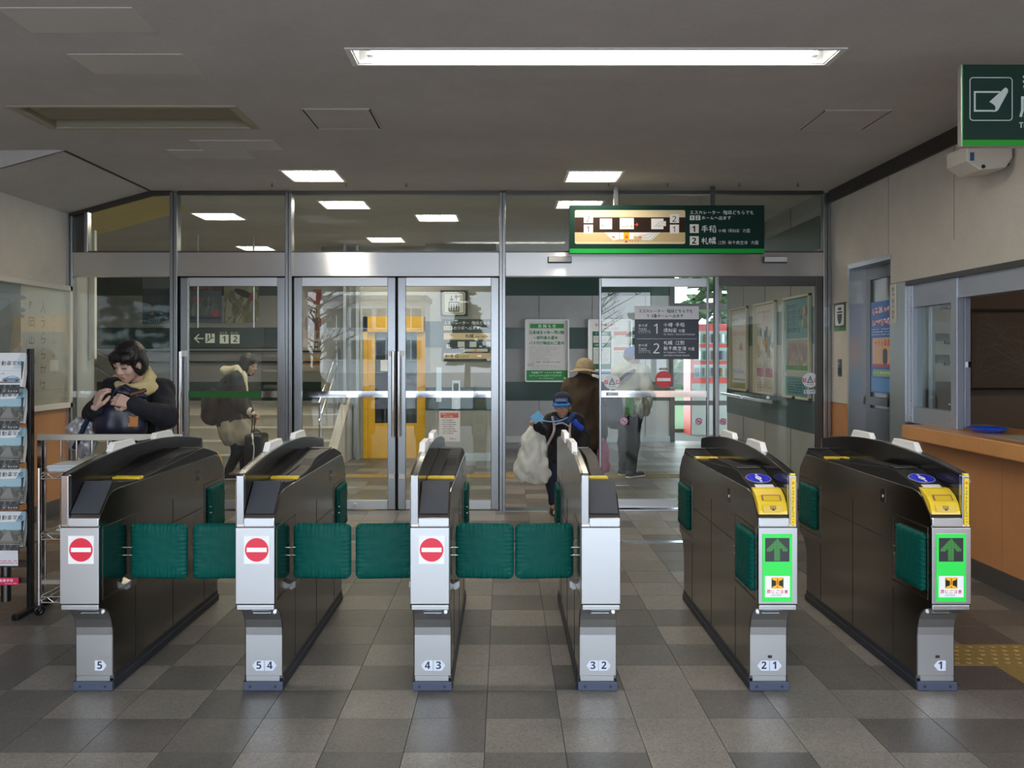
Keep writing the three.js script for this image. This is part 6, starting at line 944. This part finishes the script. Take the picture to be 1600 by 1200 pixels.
// ---- woman with the dark bag behind the railing
{
  const Z = 5.86, J = { neck: at(217, 599, Z), chest: at(214, 630, Z + 0.02), pelvis: at(214, 735, Z + 0.04), shL: at(251, 611, Z + 0.02), shR: at(178, 610, Z - 0.04), elL: at(260, 652, Z - 0.16), elR: at(149, 646, Z - 0.14), wrL: at(206, 631, Z - 0.39), wrR: at(148, 637, Z - 0.4) };
  J.hipL = J.pelvis.clone().add(V(0.085, -0.02, 0)); J.hipR = J.pelvis.clone().add(V(-0.085, -0.02, 0)); J.knL = J.hipL.clone().setY(0.42); J.knR = J.hipR.clone().setY(0.42).add(V(-0.02, 0, 0.02)); J.anL = J.hipL.clone().setY(0.09); J.anR = J.hipR.clone().setY(0.09).add(V(-0.03, 0, 0.03)); J.toeL = J.anL.clone().add(V(-0.02, -0.05, 0.13)); J.toeR = J.anR.clone().add(V(-0.04, -0.05, 0.13));
  const skin = [0.56, 0.36, 0.28], F = headFrame(at(201, 566, Z - 0.13), -0.36, 0.42, -0.1, 1.06);
  const t = thing('person', 'woman with short black hair looking down, dark jacket and cream hood, behind the railing', 'person', [0, 0, 0]);
  const hL = handPrims(J.wrL, V(-1, 0.3, 0.05), V(0.0, -0.35, -1), 1.0, { side: -1, curl: [0.35, 0.5, 0.45] }), hR = handPrims(J.wrR, V(0.4, 1, 0.05), V(0.7, -0.2, -0.8), 1.0, { side: 1, curl: [0.35, 0.5, 0.45] });
  part('body', bodyGeo(J, F, 0.98, skin, [hL, hR], { closed: true }), skinMat, t);
  const { to } = F, hs = F.s, E = (x, y, z, a, b, c) => ell(to(x, y, z), [a * hs, b * hs, c * hs], F.q);
  part('hair', sculpt([E(0, 0.042, -0.02, 0.088, 0.092, 0.1), E(0.07, -0.02, -0.012, 0.026, 0.07, 0.05), E(-0.07, -0.03, 0.0, 0.026, 0.085, 0.05), E(0, -0.02, -0.07, 0.078, 0.09, 0.05), E(-0.03, 0.056, 0.062, 0.045, 0.034, 0.034), E(0.035, 0.056, 0.058, 0.045, 0.034, 0.034), E(-0.06, 0.02, 0.052, 0.02, 0.05, 0.025)], 0.0055, 0.01, { carve: [E(0.0, -0.052, 0.1, 0.061, 0.09, 0.064), E(0.082, -0.016, 0.01, 0.02, 0.03, 0.02)], kc: 0.008, fold: 0.004, freq: 70 }), cloth([0.007, 0.006, 0.007], { roughness: 0.42, sheen: 0.1 }), t, 'short black bobbed hair');
  const jacket = cloth([0.0075, 0.0085, 0.016], { sheen: 0.12 });
  part('jacket', sculpt([ell(J.chest, [0.165, 0.18, 0.125]), cap(J.chest, J.pelvis, 0.15, 0.155), cap(J.pelvis, J.pelvis.clone().add(V(0, -0.12, 0)), 0.155, 0.15), cap(J.neck.clone().add(V(0, -0.03, 0)), J.shL, 0.065, 0.078), cap(J.neck.clone().add(V(0, -0.03, 0)), J.shR, 0.065, 0.075), ...chain([J.shL, J.elL, J.wrL.clone().lerp(J.elL, 0.08)], [0.08, 0.07, 0.05]), ...chain([J.shR, J.elR, J.wrR.clone().lerp(J.elR, 0.1)], [0.078, 0.066, 0.048])], 0.0105, 0.02, { fold: 0.012, freq: 16 }), jacket, t, 'dark navy jacket');
  part('trousers', sculpt(['L', 'R'].flatMap((k) => chain([J['hip' + k], J['kn' + k], J['an' + k]], [0.1, 0.075, 0.06])), 0.014, 0.02, { fold: 0.01, freq: 20 }), cloth([0.05, 0.05, 0.035]), t, 'dark olive trousers');
  part('hood', sculpt([...chain([at(229, 577, Z + 0.02), at(234, 592, Z - 0.02), at(226, 604, Z - 0.12), at(206, 608, Z - 0.17), at(187, 602, Z - 0.13)], [0.03, 0.036, 0.034, 0.026, 0.026]), ...chain([at(232, 596, Z - 0.03), at(240, 606, Z - 0.07), at(226, 616, Z - 0.15)], [0.03, 0.026, 0.018]), ...chain([at(228, 578, Z + 0.06), at(205, 580, Z + 0.1), at(184, 592, Z + 0.04), at(185, 601, Z - 0.1)], [0.03, 0.034, 0.03, 0.024])], 0.007, 0.012, { fold: 0.006, freq: 40 }), cloth([0.6, 0.5, 0.25]), t, 'cream yellow hood');
  for (const k of ['L', 'R']) shoe(J['an' + k], J['toe' + k], 0.95, M.dark, t);
  // leather bag held before her, with an orange dog tag
  const b = thing('handbag', 'dark navy leather handbag held in front by the woman', 'bag', [0, 0, 0]);
  const c = at(186, 657, Z - 0.28), leather = phys([0.012, 0.014, 0.036], { roughness: 0.36, clearcoat: 0.3, clearcoatRoughness: 0.3 });
  part('pouch', sculpt([cap(at(160, 668, Z - 0.29), at(214, 670, Z - 0.28), 0.055), cap(at(172, 645, Z - 0.29), at(214, 642, Z - 0.28), 0.05), cap(at(178, 632, Z - 0.28), at(216, 630, Z - 0.27), 0.042), ell(c, [0.12, 0.1, 0.062])], 0.008, 0.03, { fold: 0.007, freq: 15 }), leather, b);
  part('flap', sculpt([cap(at(186, 612, Z - 0.3), at(214, 618, Z - 0.29), 0.022, 0.026), cap(at(196, 606, Z - 0.28), at(224, 618, Z - 0.26), 0.02, 0.024)], 0.007, 0.014, { fold: 0.006, freq: 35 }), leather, b);
  part('leather_patch', sculpt([cap(at(204, 617, Z - 0.33), at(226, 610, Z - 0.29), 0.012, 0.015)], 0.005, 0.006, { fold: 0.004, freq: 40 }), phys([0.11, 0.045, 0.02], { roughness: 0.4 }), b, 'brown leather patch');
  const dog = [[-0.03, -0.035], [-0.032, -0.015], [-0.018, -0.008], [-0.022, 0.02], [-0.03, 0.034], [-0.012, 0.036], [0.004, 0.028], [0.022, 0.032], [0.034, 0.03], [0.03, -0.035]], d = part('dog_tag', frontProfile(dog, 0, 0.006, 0.0015), std([0.52, 0.2, 0.05], { roughness: 0.55 }), b, 'orange dog shaped tag'); d.position.copy(at(208, 658, Z - 0.355));
  part('handle', tube([at(176, 632, Z - 0.31), at(178, 614, Z - 0.32), at(190, 604, Z - 0.31), at(204, 612, Z - 0.31)], 0.008), leather, b);
  const s = thing('silver_bag', 'crumpled silver bag with navy strap hanging behind the railing', 'bag', [0, 0, 0]);
  part('pouch', sculpt([ell(at(130, 684, Z - 0.16), [0.085, 0.125, 0.06]), cap(at(120, 668, Z - 0.16), at(144, 664, Z - 0.16), 0.04)], 0.0065, 0.02, { fold: 0.03, freq: 34 }), phys([0.74, 0.77, 0.82], { metalness: 0.35, roughness: 0.3 }), s); part('strap', tube([at(142, 648, Z - 0.2), at(133, 664, Z - 0.23), at(124, 684, Z - 0.245), at(116, 700, Z - 0.22)], 0.016), cloth([0.02, 0.035, 0.09]), s);
}
// ---- boy with cap and white sack in the open doorway
{
  const Z = 8.02, s = 0.78, J = { neck: at(879, 651, Z), chest: at(880, 672, Z + 0.01), pelvis: at(876, 712, Z + 0.02), shL: at(902, 657, Z), shR: at(861, 657, Z), elL: at(911, 684, Z + 0.0), elR: at(850, 680, Z - 0.06), wrL: at(912, 706, Z - 0.08), wrR: at(840, 665, Z - 0.2), hipL: at(886, 722, Z + 0.02), hipR: at(869, 722, Z), knL: at(888, 755, Z + 0.12), knR: at(864, 755, Z - 0.02) };
  J.anL = V(J.knL.x + 0.01, 0.1, -Z - 0.25); J.anR = V(at(865, 780, Z).x, 0.075, -Z + 0.02); J.toeL = J.anL.clone().add(V(0.01, -0.05, 0.12)); J.toeR = J.anR.clone().add(V(0.015, -0.045, 0.11));
  const skin = [0.47, 0.27, 0.19], F = headFrame(at(879, 634, Z - 0.03), -0.16, 0.12, 0.02, 0.92), { to } = F, E = (x, y, z, a, b, c) => ell(to(x, y, z), [a, b, c].map((v) => v * F.s), F.q);
  const t = thing('person', 'young boy in a dark blue cap and black jacket walking through the doorway', 'person', [0, 0, 0]);
  part('body', bodyGeo(J, F, s, skin, [handPrims(J.wrR, V(-0.5, 0.7, 0.3), V(-0.3, 0.1, 1), 0.78, { curl: [0.9, 0.9, 0.6] }), handPrims(J.wrL, V(0.1, -1, 0.2), V(-1, 0, 0.2), 0.78, { curl: [0.6, 0.6, 0.4] })], {}), skinMat, t);
  part('hair', sculpt([E(0, 0.03, -0.03, 0.082, 0.07, 0.085), E(0.068, 0.0, -0.02, 0.015, 0.04, 0.035), E(-0.068, 0.0, -0.02, 0.015, 0.04, 0.035)], 0.006, 0.008), cloth([0.008, 0.007, 0.007]), t, 'short black hair');
  const navy = cloth([0.008, 0.014, 0.045]), sky = cloth([0.01, 0.16, 0.5]);
  part('cap', sculpt([E(0, 0.068, -0.005, 0.093, 0.075, 0.1), E(0, 0.035, -0.005, 0.092, 0.03, 0.1)], 0.006, 0.008, { carve: [E(0, -0.06, 0.0, 0.2, 0.082, 0.2)], kc: 0.004 }), navy, t, 'dark navy cap');
  part('cap_brim', sculpt([cap(to(-0.066, 0.036, 0.07), to(0.066, 0.036, 0.07), 0.012), cap(to(-0.082, 0.031, 0.115), to(0.082, 0.031, 0.115), 0.009), cap(to(-0.07, 0.026, 0.15), to(0.07, 0.026, 0.15), 0.008)], 0.005, 0.012), sky, t, 'bright blue brim');
  const lettering = part('cap_lettering', picture(0.115, 0.035, 0.003), printed(220, 66, (c, w, h) => { c.fillStyle = '#11183b'; c.fillRect(0, 0, w, h); write(c, 'adidas', 6, 2, 52, '#2a86d8', { weight: 0.1 }); }), t, 'pale blue lettering'); lettering.position.copy(to(0, 0.075, 0.097)); lettering.quaternion.copy(F.q); lettering.rotateX(-0.2);
  const jk = cloth([0.008, 0.009, 0.012]), jp = (k) => chain([J['sh' + k], J['el' + k], J['wr' + k]], [0.062, 0.056, 0.045]);
  part('jacket', sculpt([ell(J.chest, [0.135, 0.14, 0.1]), cap(J.chest, J.pelvis, 0.12, 0.125), cap(J.neck, J.shL, 0.05, 0.058), cap(J.neck, J.shR, 0.05, 0.058), ...jp('L'), ...jp('R')], 0.0095, 0.016, { fold: 0.01, freq: 24 }), jk, t, 'black jacket');
  part('sleeve_patch', sculpt([cap(J.shL.clone().add(V(-0.03, -0.012, 0.045)), J.shL.clone().lerp(J.elL, 0.42).add(V(0.008, 0, 0.035)), 0.04, 0.036)], 0.007, 0.01), cloth([0.015, 0.07, 0.5]), t, 'blue shoulder patch');
  part('collar', sculpt(chain([at(865, 652, Z - 0.05), at(873, 659, Z - 0.11), at(886, 659, Z - 0.11), at(897, 648, Z - 0.06)], [0.018, 0.02, 0.022, 0.026]), 0.006, 0.008), cloth([0.02, 0.05, 0.16]), t, 'navy blue collar');
  const strapM = cloth([0.45, 0.36, 0.38]);
  for (const [a, b, c2] of [[[863, 651], [866, 672], [856, 694]], [[891, 656], [890, 680], [893, 700]]]) part('backpack_strap', tube([at(a[0], a[1], Z - 0.07), at(b[0], b[1], Z - 0.155), at(c2[0], c2[1], Z - 0.13)], 0.0125, 20, 6), strapM, t); part('chest_strap', tube([at(866, 664, Z - 0.15), at(878, 661, Z - 0.165), at(890, 667, Z - 0.15)], 0.008), strapM, t);
  part('trousers', sculpt([cap(J.pelvis, J.pelvis.clone().add(V(0, -0.05, 0)), 0.1, 0.095), ...['L', 'R'].flatMap((k) => chain([J['hip' + k], J['kn' + k], J['an' + k].clone().add(V(0, 0.04, 0))], [0.075, 0.062, 0.05]))], 0.01, 0.016, { fold: 0.009, freq: 28 }), cloth([0.008, 0.014, 0.035]), t, 'navy trousers');
  for (const k of ['L', 'R']) { const m = shoe(J['an' + k], J['toe' + k], 0.8, cloth([0.5, 0.44, 0.14]), t, M.dark); const d = J['toe' + k].clone().sub(J['an' + k]).setY(0).normalize(); for (const f of [0.03, 0.07, 0.1]) { const p = J['an' + k].clone().addScaledVector(d, f).setY(0.075 - f * 0.25); part('shoe_strap', new THREE.TorusGeometry(0.033, 0.008, 8, 20).rotateY(Math.atan2(d.x, d.z)).translate(p.x, p.y - 0.026, p.z), M.dark, m); } }
  const b = thing('plastic_sack', 'large white translucent plastic sack carried by the boy', 'sack', [0, 0, 0]), sack = phys([0.86, 0.89, 0.87], { transmission: 0.45, thickness: 0, roughness: 0.75 });
  part('sack', sculpt([...chain([at(838, 668, Z - 0.14), at(834, 690, Z - 0.12), at(830, 722, Z - 0.1)], [0.045, 0.095, 0.14]), cap(at(818, 738, Z - 0.1), at(846, 738, Z - 0.1), 0.075), cap(at(814, 744, Z - 0.1), at(848, 748, Z - 0.1), 0.03)], 0.0085, 0.025, { fold: 0.026, freq: 19 }), sack, b); part('knot', sculpt(chain([at(838, 667, Z - 0.16), at(834, 661, Z - 0.17), at(846, 656, Z - 0.16)], [0.03, 0.02, 0.01]), 0.005, 0.008, { fold: 0.008, freq: 60 }), sack, b);
  const cd = thing('blue_card', 'small light blue paddle card on a cord held by the boy', 'card', [0, 0, 0]); const m = part('card', box(-0.05, 0.05, -0.04, 0.04, -0.002, 0.002), phys([0.13, 0.42, 0.72], { roughness: 0.4 }), cd); m.position.copy(at(839, 652, Z - 0.26)); m.rotation.z = 0.65; part('cord', tube([at(846, 657, Z - 0.25), at(862, 659, Z - 0.21), at(876, 657, Z - 0.2), at(887, 652, Z - 0.17)], 0.006), phys([0.15, 0.45, 0.75]), cd);
}
// ---- old woman with sun hat and brown coat, seen from behind
{
  const Z = 9.35, J = { neck: at(911, 596, Z), chest: at(910, 622, Z), pelvis: at(910, 676, Z), shL: at(892, 606, Z + 0.02), shR: at(930, 606, Z - 0.03), elL: at(886, 645, Z + 0.05), elR: at(938, 645, Z - 0.05), wrL: at(892, 675, Z + 0.1), wrR: at(942, 678, Z - 0.06), hipL: at(903, 690, Z), hipR: at(918, 690, Z) };
  for (const [k, x] of [['L', 903], ['R', 919]]) { J['kn' + k] = V(at(x, 700, Z).x, 0.42, -Z); J['an' + k] = V(at(x, 700, Z).x, 0.09, -Z - (k === 'L' ? 0.12 : -0.1)); J['toe' + k] = J['an' + k].clone().add(V(0.06, -0.05, -0.11)); }
  const skin = [0.42, 0.26, 0.18], F = headFrame(at(914, 580, Z), 2.5, 0.25, 0, 0.98), { to } = F, E = (x, y, z, a, b, c) => ell(to(x, y, z), [a, b, c].map((v) => v * F.s), F.q);
  const t = thing('person', 'person in a beige sun hat and long brown coat seen from behind', 'person', [0, 0, 0]);
  part('body', bodyGeo(J, F, 0.9, skin, [handPrims(J.wrR, V(0.1, -1, 0), V(-1, 0, 0), 0.9, { curl: [0.9, 0.9, 0.6] }), handPrims(J.wrL, V(0, -1, 0), V(1, 0, 0), 0.9)], { h: 0.006 }), skinMat, t);
  const felt = cloth([0.3, 0.25, 0.16]);
  part('hat_crown', sculpt([E(0, 0.055, -0.01, 0.1, 0.09, 0.112), E(0, 0.015, -0.01, 0.104, 0.05, 0.116)], 0.006, 0.01, { carve: [E(0, -0.1, 0, 0.3, 0.1, 0.3)], kc: 0.01, fold: 0.004, freq: 40 }), felt, t, 'beige felt sun hat');
  { const g = new THREE.LatheGeometry([[0.09, 0.012], [0.13, -0.012], [0.165, -0.014], [0.168, -0.008], [0.13, 0.0], [0.09, 0.024]].map(([a, b]) => new THREE.Vector2(a, b)), 48), p = g.attributes.position; for (let i = 0; i < p.count; i++) { const a = Math.atan2(p.getZ(i), p.getX(i)), r = Math.hypot(p.getX(i), p.getZ(i)); p.setY(i, p.getY(i) + Math.max(0, r - 0.1) * (0.55 * Math.sin(a + 0.4) + 0.25 * Math.sin(2 * a))); } g.computeVertexNormals(); const m = part('hat_brim', g, felt, t); m.position.copy(to(0, 0.0, -0.01)); m.quaternion.copy(F.q); }
  const coat = cloth([0.05, 0.032, 0.018]);
  part('coat', sculpt([ell(J.chest, [0.19, 0.2, 0.14]), cap(J.chest, J.pelvis, 0.17, 0.19), cap(J.pelvis, J.pelvis.clone().add(V(0, -0.1, 0)), 0.19, 0.2), cap(J.neck, J.shL, 0.07, 0.085), cap(J.neck, J.shR, 0.07, 0.085), cap(F.to(0, -0.1, -0.03), J.neck, 0.065, 0.075), ...chain([J.shL, J.elL, J.wrL], [0.085, 0.07, 0.055]), ...chain([J.shR, J.elR, J.wrR], [0.085, 0.07, 0.055])], 0.013, 0.022, { fold: 0.014, freq: 14, carve: [ell(V(J.pelvis.x, J.pelvis.y - 1.17, J.pelvis.z), [2, 1, 2])] }), coat, t, 'long brown coat');
  part('trousers', sculpt(['L', 'R'].flatMap((k) => chain([J['hip' + k], J['kn' + k], J['an' + k]], [0.1, 0.08, 0.065])), 0.014, 0.02), cloth([0.01, 0.01, 0.012]), t, 'black trousers'); for (const k of ['L', 'R']) shoe(J['an' + k], J['toe' + k], 0.9, M.dark, t);
  const b = thing('pink_bag', 'pink cloth bag hanging from the hand of the person in the sun hat', 'bag', [0, 0, 0]); part('bag', sculpt([...chain([at(944, 688, Z - 0.02), at(942, 706, Z), at(940, 726, Z)], [0.03, 0.06, 0.072]), cap(at(930, 722, Z), at(946, 730, Z), 0.05)], 0.008, 0.02, { fold: 0.014, freq: 26 }), cloth([0.55, 0.16, 0.27]), b); part('handle', tube([at(941, 690, Z), at(942, 676, Z), at(947, 676, Z), at(946, 690, Z)], 0.008), cloth([0.5, 0.15, 0.25]), b);
}
// ---- man with blue cap and rucksack behind the sliding glass
{
  const Z = 10.4, J = { neck: at(982, 573, Z), chest: at(984, 598, Z), pelvis: at(984, 640, Z), shL: at(966, 581, Z), shR: at(1003, 580, Z), elL: at(962, 612, Z), elR: at(1012, 608, Z - 0.1), wrL: at(975, 632, Z - 0.1), wrR: at(1012, 634, Z - 0.2), hipL: at(977, 650, Z), hipR: at(991, 650, Z), knL: at(976, 692, Z), knR: at(989, 694, Z) };
  J.anL = V(at(978, 700, Z).x, 0.09, -Z - 0.2); J.anR = V(at(986, 700, Z).x, 0.09, -Z + 0.02); for (const k of ['L', 'R']) J['toe' + k] = J['an' + k].clone().add(V(0.09, -0.05, -0.06));
  const skin = [0.4, 0.24, 0.17], F = headFrame(at(988, 559, Z), 1.9, 0.05, 0, 0.98), { to } = F, E = (x, y, z, a, b, c) => ell(to(x, y, z), [a, b, c].map((v) => v * F.s), F.q);
  const t = thing('person', 'man in a bright blue cap and pale jacket with rucksack behind the sliding glass', 'person', [0, 0, 0]);
  part('body', bodyGeo(J, F, 0.96, skin, [handPrims(J.wrR, V(0.2, -1, 0.1), V(-1, 0, 0), 0.96, { curl: [0.7, 0.8, 0.5] }), handPrims(J.wrL, V(0.6, -0.6, 0), V(0, -1, 0), 0.96, { curl: [0.7, 0.8, 0.5] })], { h: 0.006 }), skinMat, t);
  part('hair', sculpt([E(0, 0.02, -0.03, 0.08, 0.065, 0.085)], 0.008, 0.01), cloth([0.12, 0.11, 0.1]), t, 'short grey hair');
  part('cap', sculpt([E(0, 0.06, -0.005, 0.092, 0.075, 0.103), E(0, 0.03, 0.1, 0.06, 0.012, 0.06)], 0.007, 0.01, { carve: [E(0, -0.07, -0.02, 0.2, 0.085, 0.11)], kc: 0.006 }), cloth([0.04, 0.09, 0.45]), t, 'bright blue cap');
  part('jacket', sculpt([ell(J.chest, [0.18, 0.19, 0.125]), cap(J.chest, J.pelvis, 0.15, 0.155), cap(J.neck, J.shL, 0.06, 0.078), cap(J.neck, J.shR, 0.06, 0.078), ...chain([J.shL, J.elL, J.wrL], [0.08, 0.068, 0.055]), ...chain([J.shR, J.elR, J.wrR], [0.08, 0.068, 0.055])], 0.012, 0.02, { fold: 0.014, freq: 16 }), cloth([0.55, 0.56, 0.5]), t, 'pale grey jacket');
  part('trousers', sculpt([cap(J.pelvis, J.pelvis.clone().add(V(0, -0.08, 0)), 0.14, 0.13), ...['L', 'R'].flatMap((k) => chain([J['hip' + k], J['kn' + k], J['an' + k]], [0.095, 0.075, 0.06]))], 0.013, 0.02, { fold: 0.008 }), cloth([0.01, 0.01, 0.012]), t, 'black trousers'); for (const k of ['L', 'R']) shoe(J['an' + k], J['toe' + k], 0.98, M.dark, t);
  const b = thing('rucksack', 'black rucksack on the back of the man in the blue cap', 'bag', [0, 0, 0]); part('pack', sculpt([cap(at(958, 622, Z - 0.16), at(960, 655, Z - 0.16), 0.1, 0.12)], 0.012, 0.02, { fold: 0.012, freq: 18 }), cloth([0.012, 0.013, 0.012]), b); part('strap', tube([at(966, 596, Z - 0.14), at(980, 584, Z - 0.17), at(994, 578, Z - 0.06)], 0.02), cloth([0.02, 0.022, 0.024]), b); part('pocket', box(-0.05, 0.05, -0.1, 0.1, -0.015, 0.015, 0.01), cloth([0.08, 0.28, 0.08]), b, 'green pocket').position.copy(at(984, 634, Z - 0.22));
  const p = thing('plastic_bag', 'crumpled grey plastic bag in the right hand of the man', 'bag', [0, 0, 0]); part('bag', sculpt([ell(at(1004, 634, Z - 0.22), [0.09, 0.13, 0.06])], 0.009, 0.02, { fold: 0.05, freq: 22 }), phys([0.5, 0.52, 0.5], { roughness: 0.5, transmission: 0.3, thickness: 0 }), p); part('handle', tube([at(1003, 622, Z - 0.22), at(1010, 612, Z - 0.22), at(1013, 626, Z - 0.22)], 0.008), M.white, p);
}
// ---- girl pulling a suitcase behind the left door
{
  const Z = 10.25, J = { neck: at(374, 583, Z), chest: at(362, 612, Z), pelvis: at(360, 660, Z), shL: at(372, 592, Z + 0.14), shR: at(368, 594, Z - 0.15), elL: at(378, 628, Z + 0.16), elR: at(374, 632, Z - 0.18), wrL: at(392, 650, Z + 0.1), wrR: at(392, 646, Z - 0.16), hipL: at(366, 672, Z + 0.08), hipR: at(364, 672, Z - 0.08), knL: at(382, 702, Z + 0.08), knR: at(372, 706, Z - 0.08) };
  J.anL = V(at(378, 700, Z).x, 0.1, -Z - 0.08); J.anR = V(at(358, 700, Z).x, 0.09, -Z + 0.06); for (const k of ['L', 'R']) J['toe' + k] = J['an' + k].clone().add(V(0.13, -0.05, 0));
  const skin = [0.5, 0.31, 0.23], F = headFrame(at(389, 569, Z), 1.35, 0.3, 0, 1.0), { to } = F, E = (x, y, z, a, b, c) => ell(to(x, y, z), [a, b, c].map((v) => v * F.s), F.q);
  const t = thing('person', 'girl with shoulder length black hair bending forward, black jacket and pale skirt, behind left door', 'person', [0, 0, 0]);
  part('body', bodyGeo(J, F, 0.94, skin, [handPrims(J.wrR, V(1, -0.2, 0), V(0, -1, 0.2), 0.94, { curl: [0.8, 0.9, 0.6] }), handPrims(J.wrL, V(0.6, -0.8, 0), V(0, -0.4, 1), 0.94)], { closed: true, h: 0.005 }), skinMat, t);
  part('hair', sculpt([E(0, 0.04, -0.02, 0.09, 0.09, 0.1), E(0.068, -0.06, -0.015, 0.026, 0.1, 0.06), E(-0.068, -0.06, -0.015, 0.026, 0.1, 0.06), E(0, -0.05, -0.07, 0.08, 0.11, 0.045), E(0, 0.062, 0.055, 0.07, 0.034, 0.04), E(0.06, -0.05, 0.05, 0.016, 0.08, 0.02)], 0.007, 0.01, { carve: [E(0, -0.05, 0.1, 0.054, 0.085, 0.062)], kc: 0.008, fold: 0.005, freq: 60 }), cloth([0.012, 0.01, 0.009], { roughness: 0.45 }), t, 'shoulder length black hair');
  part('jacket', sculpt([ell(J.chest, [0.17, 0.2, 0.15]), cap(J.chest, J.pelvis, 0.15, 0.155), cap(J.neck, J.chest, 0.08, 0.14), cap(J.neck, J.shL, 0.06, 0.08), cap(J.neck, J.shR, 0.06, 0.08), ...chain([J.shL, J.elL, J.wrL.clone().lerp(J.elL, 0.15)], [0.085, 0.08, 0.06]), ...chain([J.shR, J.elR, J.wrR.clone().lerp(J.elR, 0.15)], [0.085, 0.08, 0.06])], 0.012, 0.02, { fold: 0.014, freq: 16 }), cloth([0.014, 0.016, 0.018]), t, 'loose black jacket');
  part('cuff', sculpt([cap(J.wrR.clone().lerp(J.elR, 0.2), J.wrR.clone().lerp(J.elR, 0.02), 0.062, 0.05)], 0.008, 0.008), cloth([0.6, 0.58, 0.52]), t, 'white cuff');
  part('hood', sculpt([...chain([at(383, 590, Z - 0.12), at(370, 577, Z - 0.06), at(352, 580, Z), at(348, 588, Z + 0.03)], [0.025, 0.045, 0.055, 0.03]), ...chain([at(381, 582, Z - 0.12), at(387, 612, Z - 0.16)], [0.018, 0.012])], 0.008, 0.014, { fold: 0.006, freq: 30 }), cloth([0.62, 0.55, 0.42]), t, 'cream hood');
  part('skirt', sculpt([cap(J.pelvis, at(366, 674, Z), 0.15, 0.17), cap(at(366, 674, Z), at(373, 684, Z), 0.165, 0.165)], 0.012, 0.02, { fold: 0.012, freq: 20, carve: [ell(at(378, 760, Z), [0.6, 0.5, 0.6])] }), cloth([0.42, 0.37, 0.3]), t, 'pale beige skirt');
  part('leggings', sculpt(['L', 'R'].flatMap((k) => chain([J['hip' + k], J['kn' + k], J['an' + k]], [0.085, 0.066, 0.048])), 0.012, 0.018), cloth([0.01, 0.01, 0.011]), t, 'black leggings'); for (const k of ['L', 'R']) shoe(J['an' + k], J['toe' + k], 0.95, M.dark, t);
  const b = thing('backpack', 'round black backpack worn by the girl behind the left door', 'bag', [0, 0, 0]); part('pack', sculpt([cap(at(329, 622, Z), at(331, 648, Z), 0.1, 0.125), ell(at(334, 634, Z), [0.11, 0.2, 0.14])], 0.012, 0.02, { fold: 0.01, freq: 18 }), cloth([0.008, 0.008, 0.009]), b); part('strap', tube([at(346, 604, Z - 0.1), at(364, 590, Z - 0.19), at(376, 604, Z - 0.2), at(372, 636, Z - 0.17)], 0.018), cloth([0.01, 0.01, 0.011]), b);
  const c = at(401, 700, Z - 0.2), u = thing('suitcase', 'black wheeled suitcase with white cord pulled by the girl', 'suitcase', [c.x, 0, c.z]);
  part('shell', box(-0.1, 0.1, 0.05, 0.56, -0.17, 0.17, 0.04, 4), phys([0.012, 0.012, 0.013], { roughness: 0.4 }), u); for (const x of [-0.07, 0.07]) for (const z of [-0.13, 0.13]) part('wheel', rod(V(x, 0.027, z - 0.012), V(x, 0.027, z + 0.012), 0.026), M.dark, u); part('pull_handle', [rod(V(-0.04, 0.55, 0.08), V(-0.02, 0.76, 0.08), 0.007), rod(V(-0.04, 0.55, -0.02), V(-0.02, 0.76, -0.02), 0.007), rod(V(-0.02, 0.765, -0.05), V(-0.02, 0.765, 0.11), 0.014)], M.dark, u); part('cord', [tube([V(-0.01, 0.565, 0.17), V(0.02, 0.4, 0.178), V(-0.02, 0.1, 0.175)], 0.007), tube([V(-0.04, 0.56, 0.1), V(-0.01, 0.57, 0.14), V(0.01, 0.52, 0.176), V(0.0, 0.45, 0.176)], 0.006)], M.white, u); part('carry_handle', tube([V(-0.05, 0.555, 0.04), V(-0.03, 0.59, 0.04), V(0.04, 0.59, 0.04), V(0.06, 0.555, 0.04)], 0.01), M.dark, u);
}

renderer.render(scene, camera);
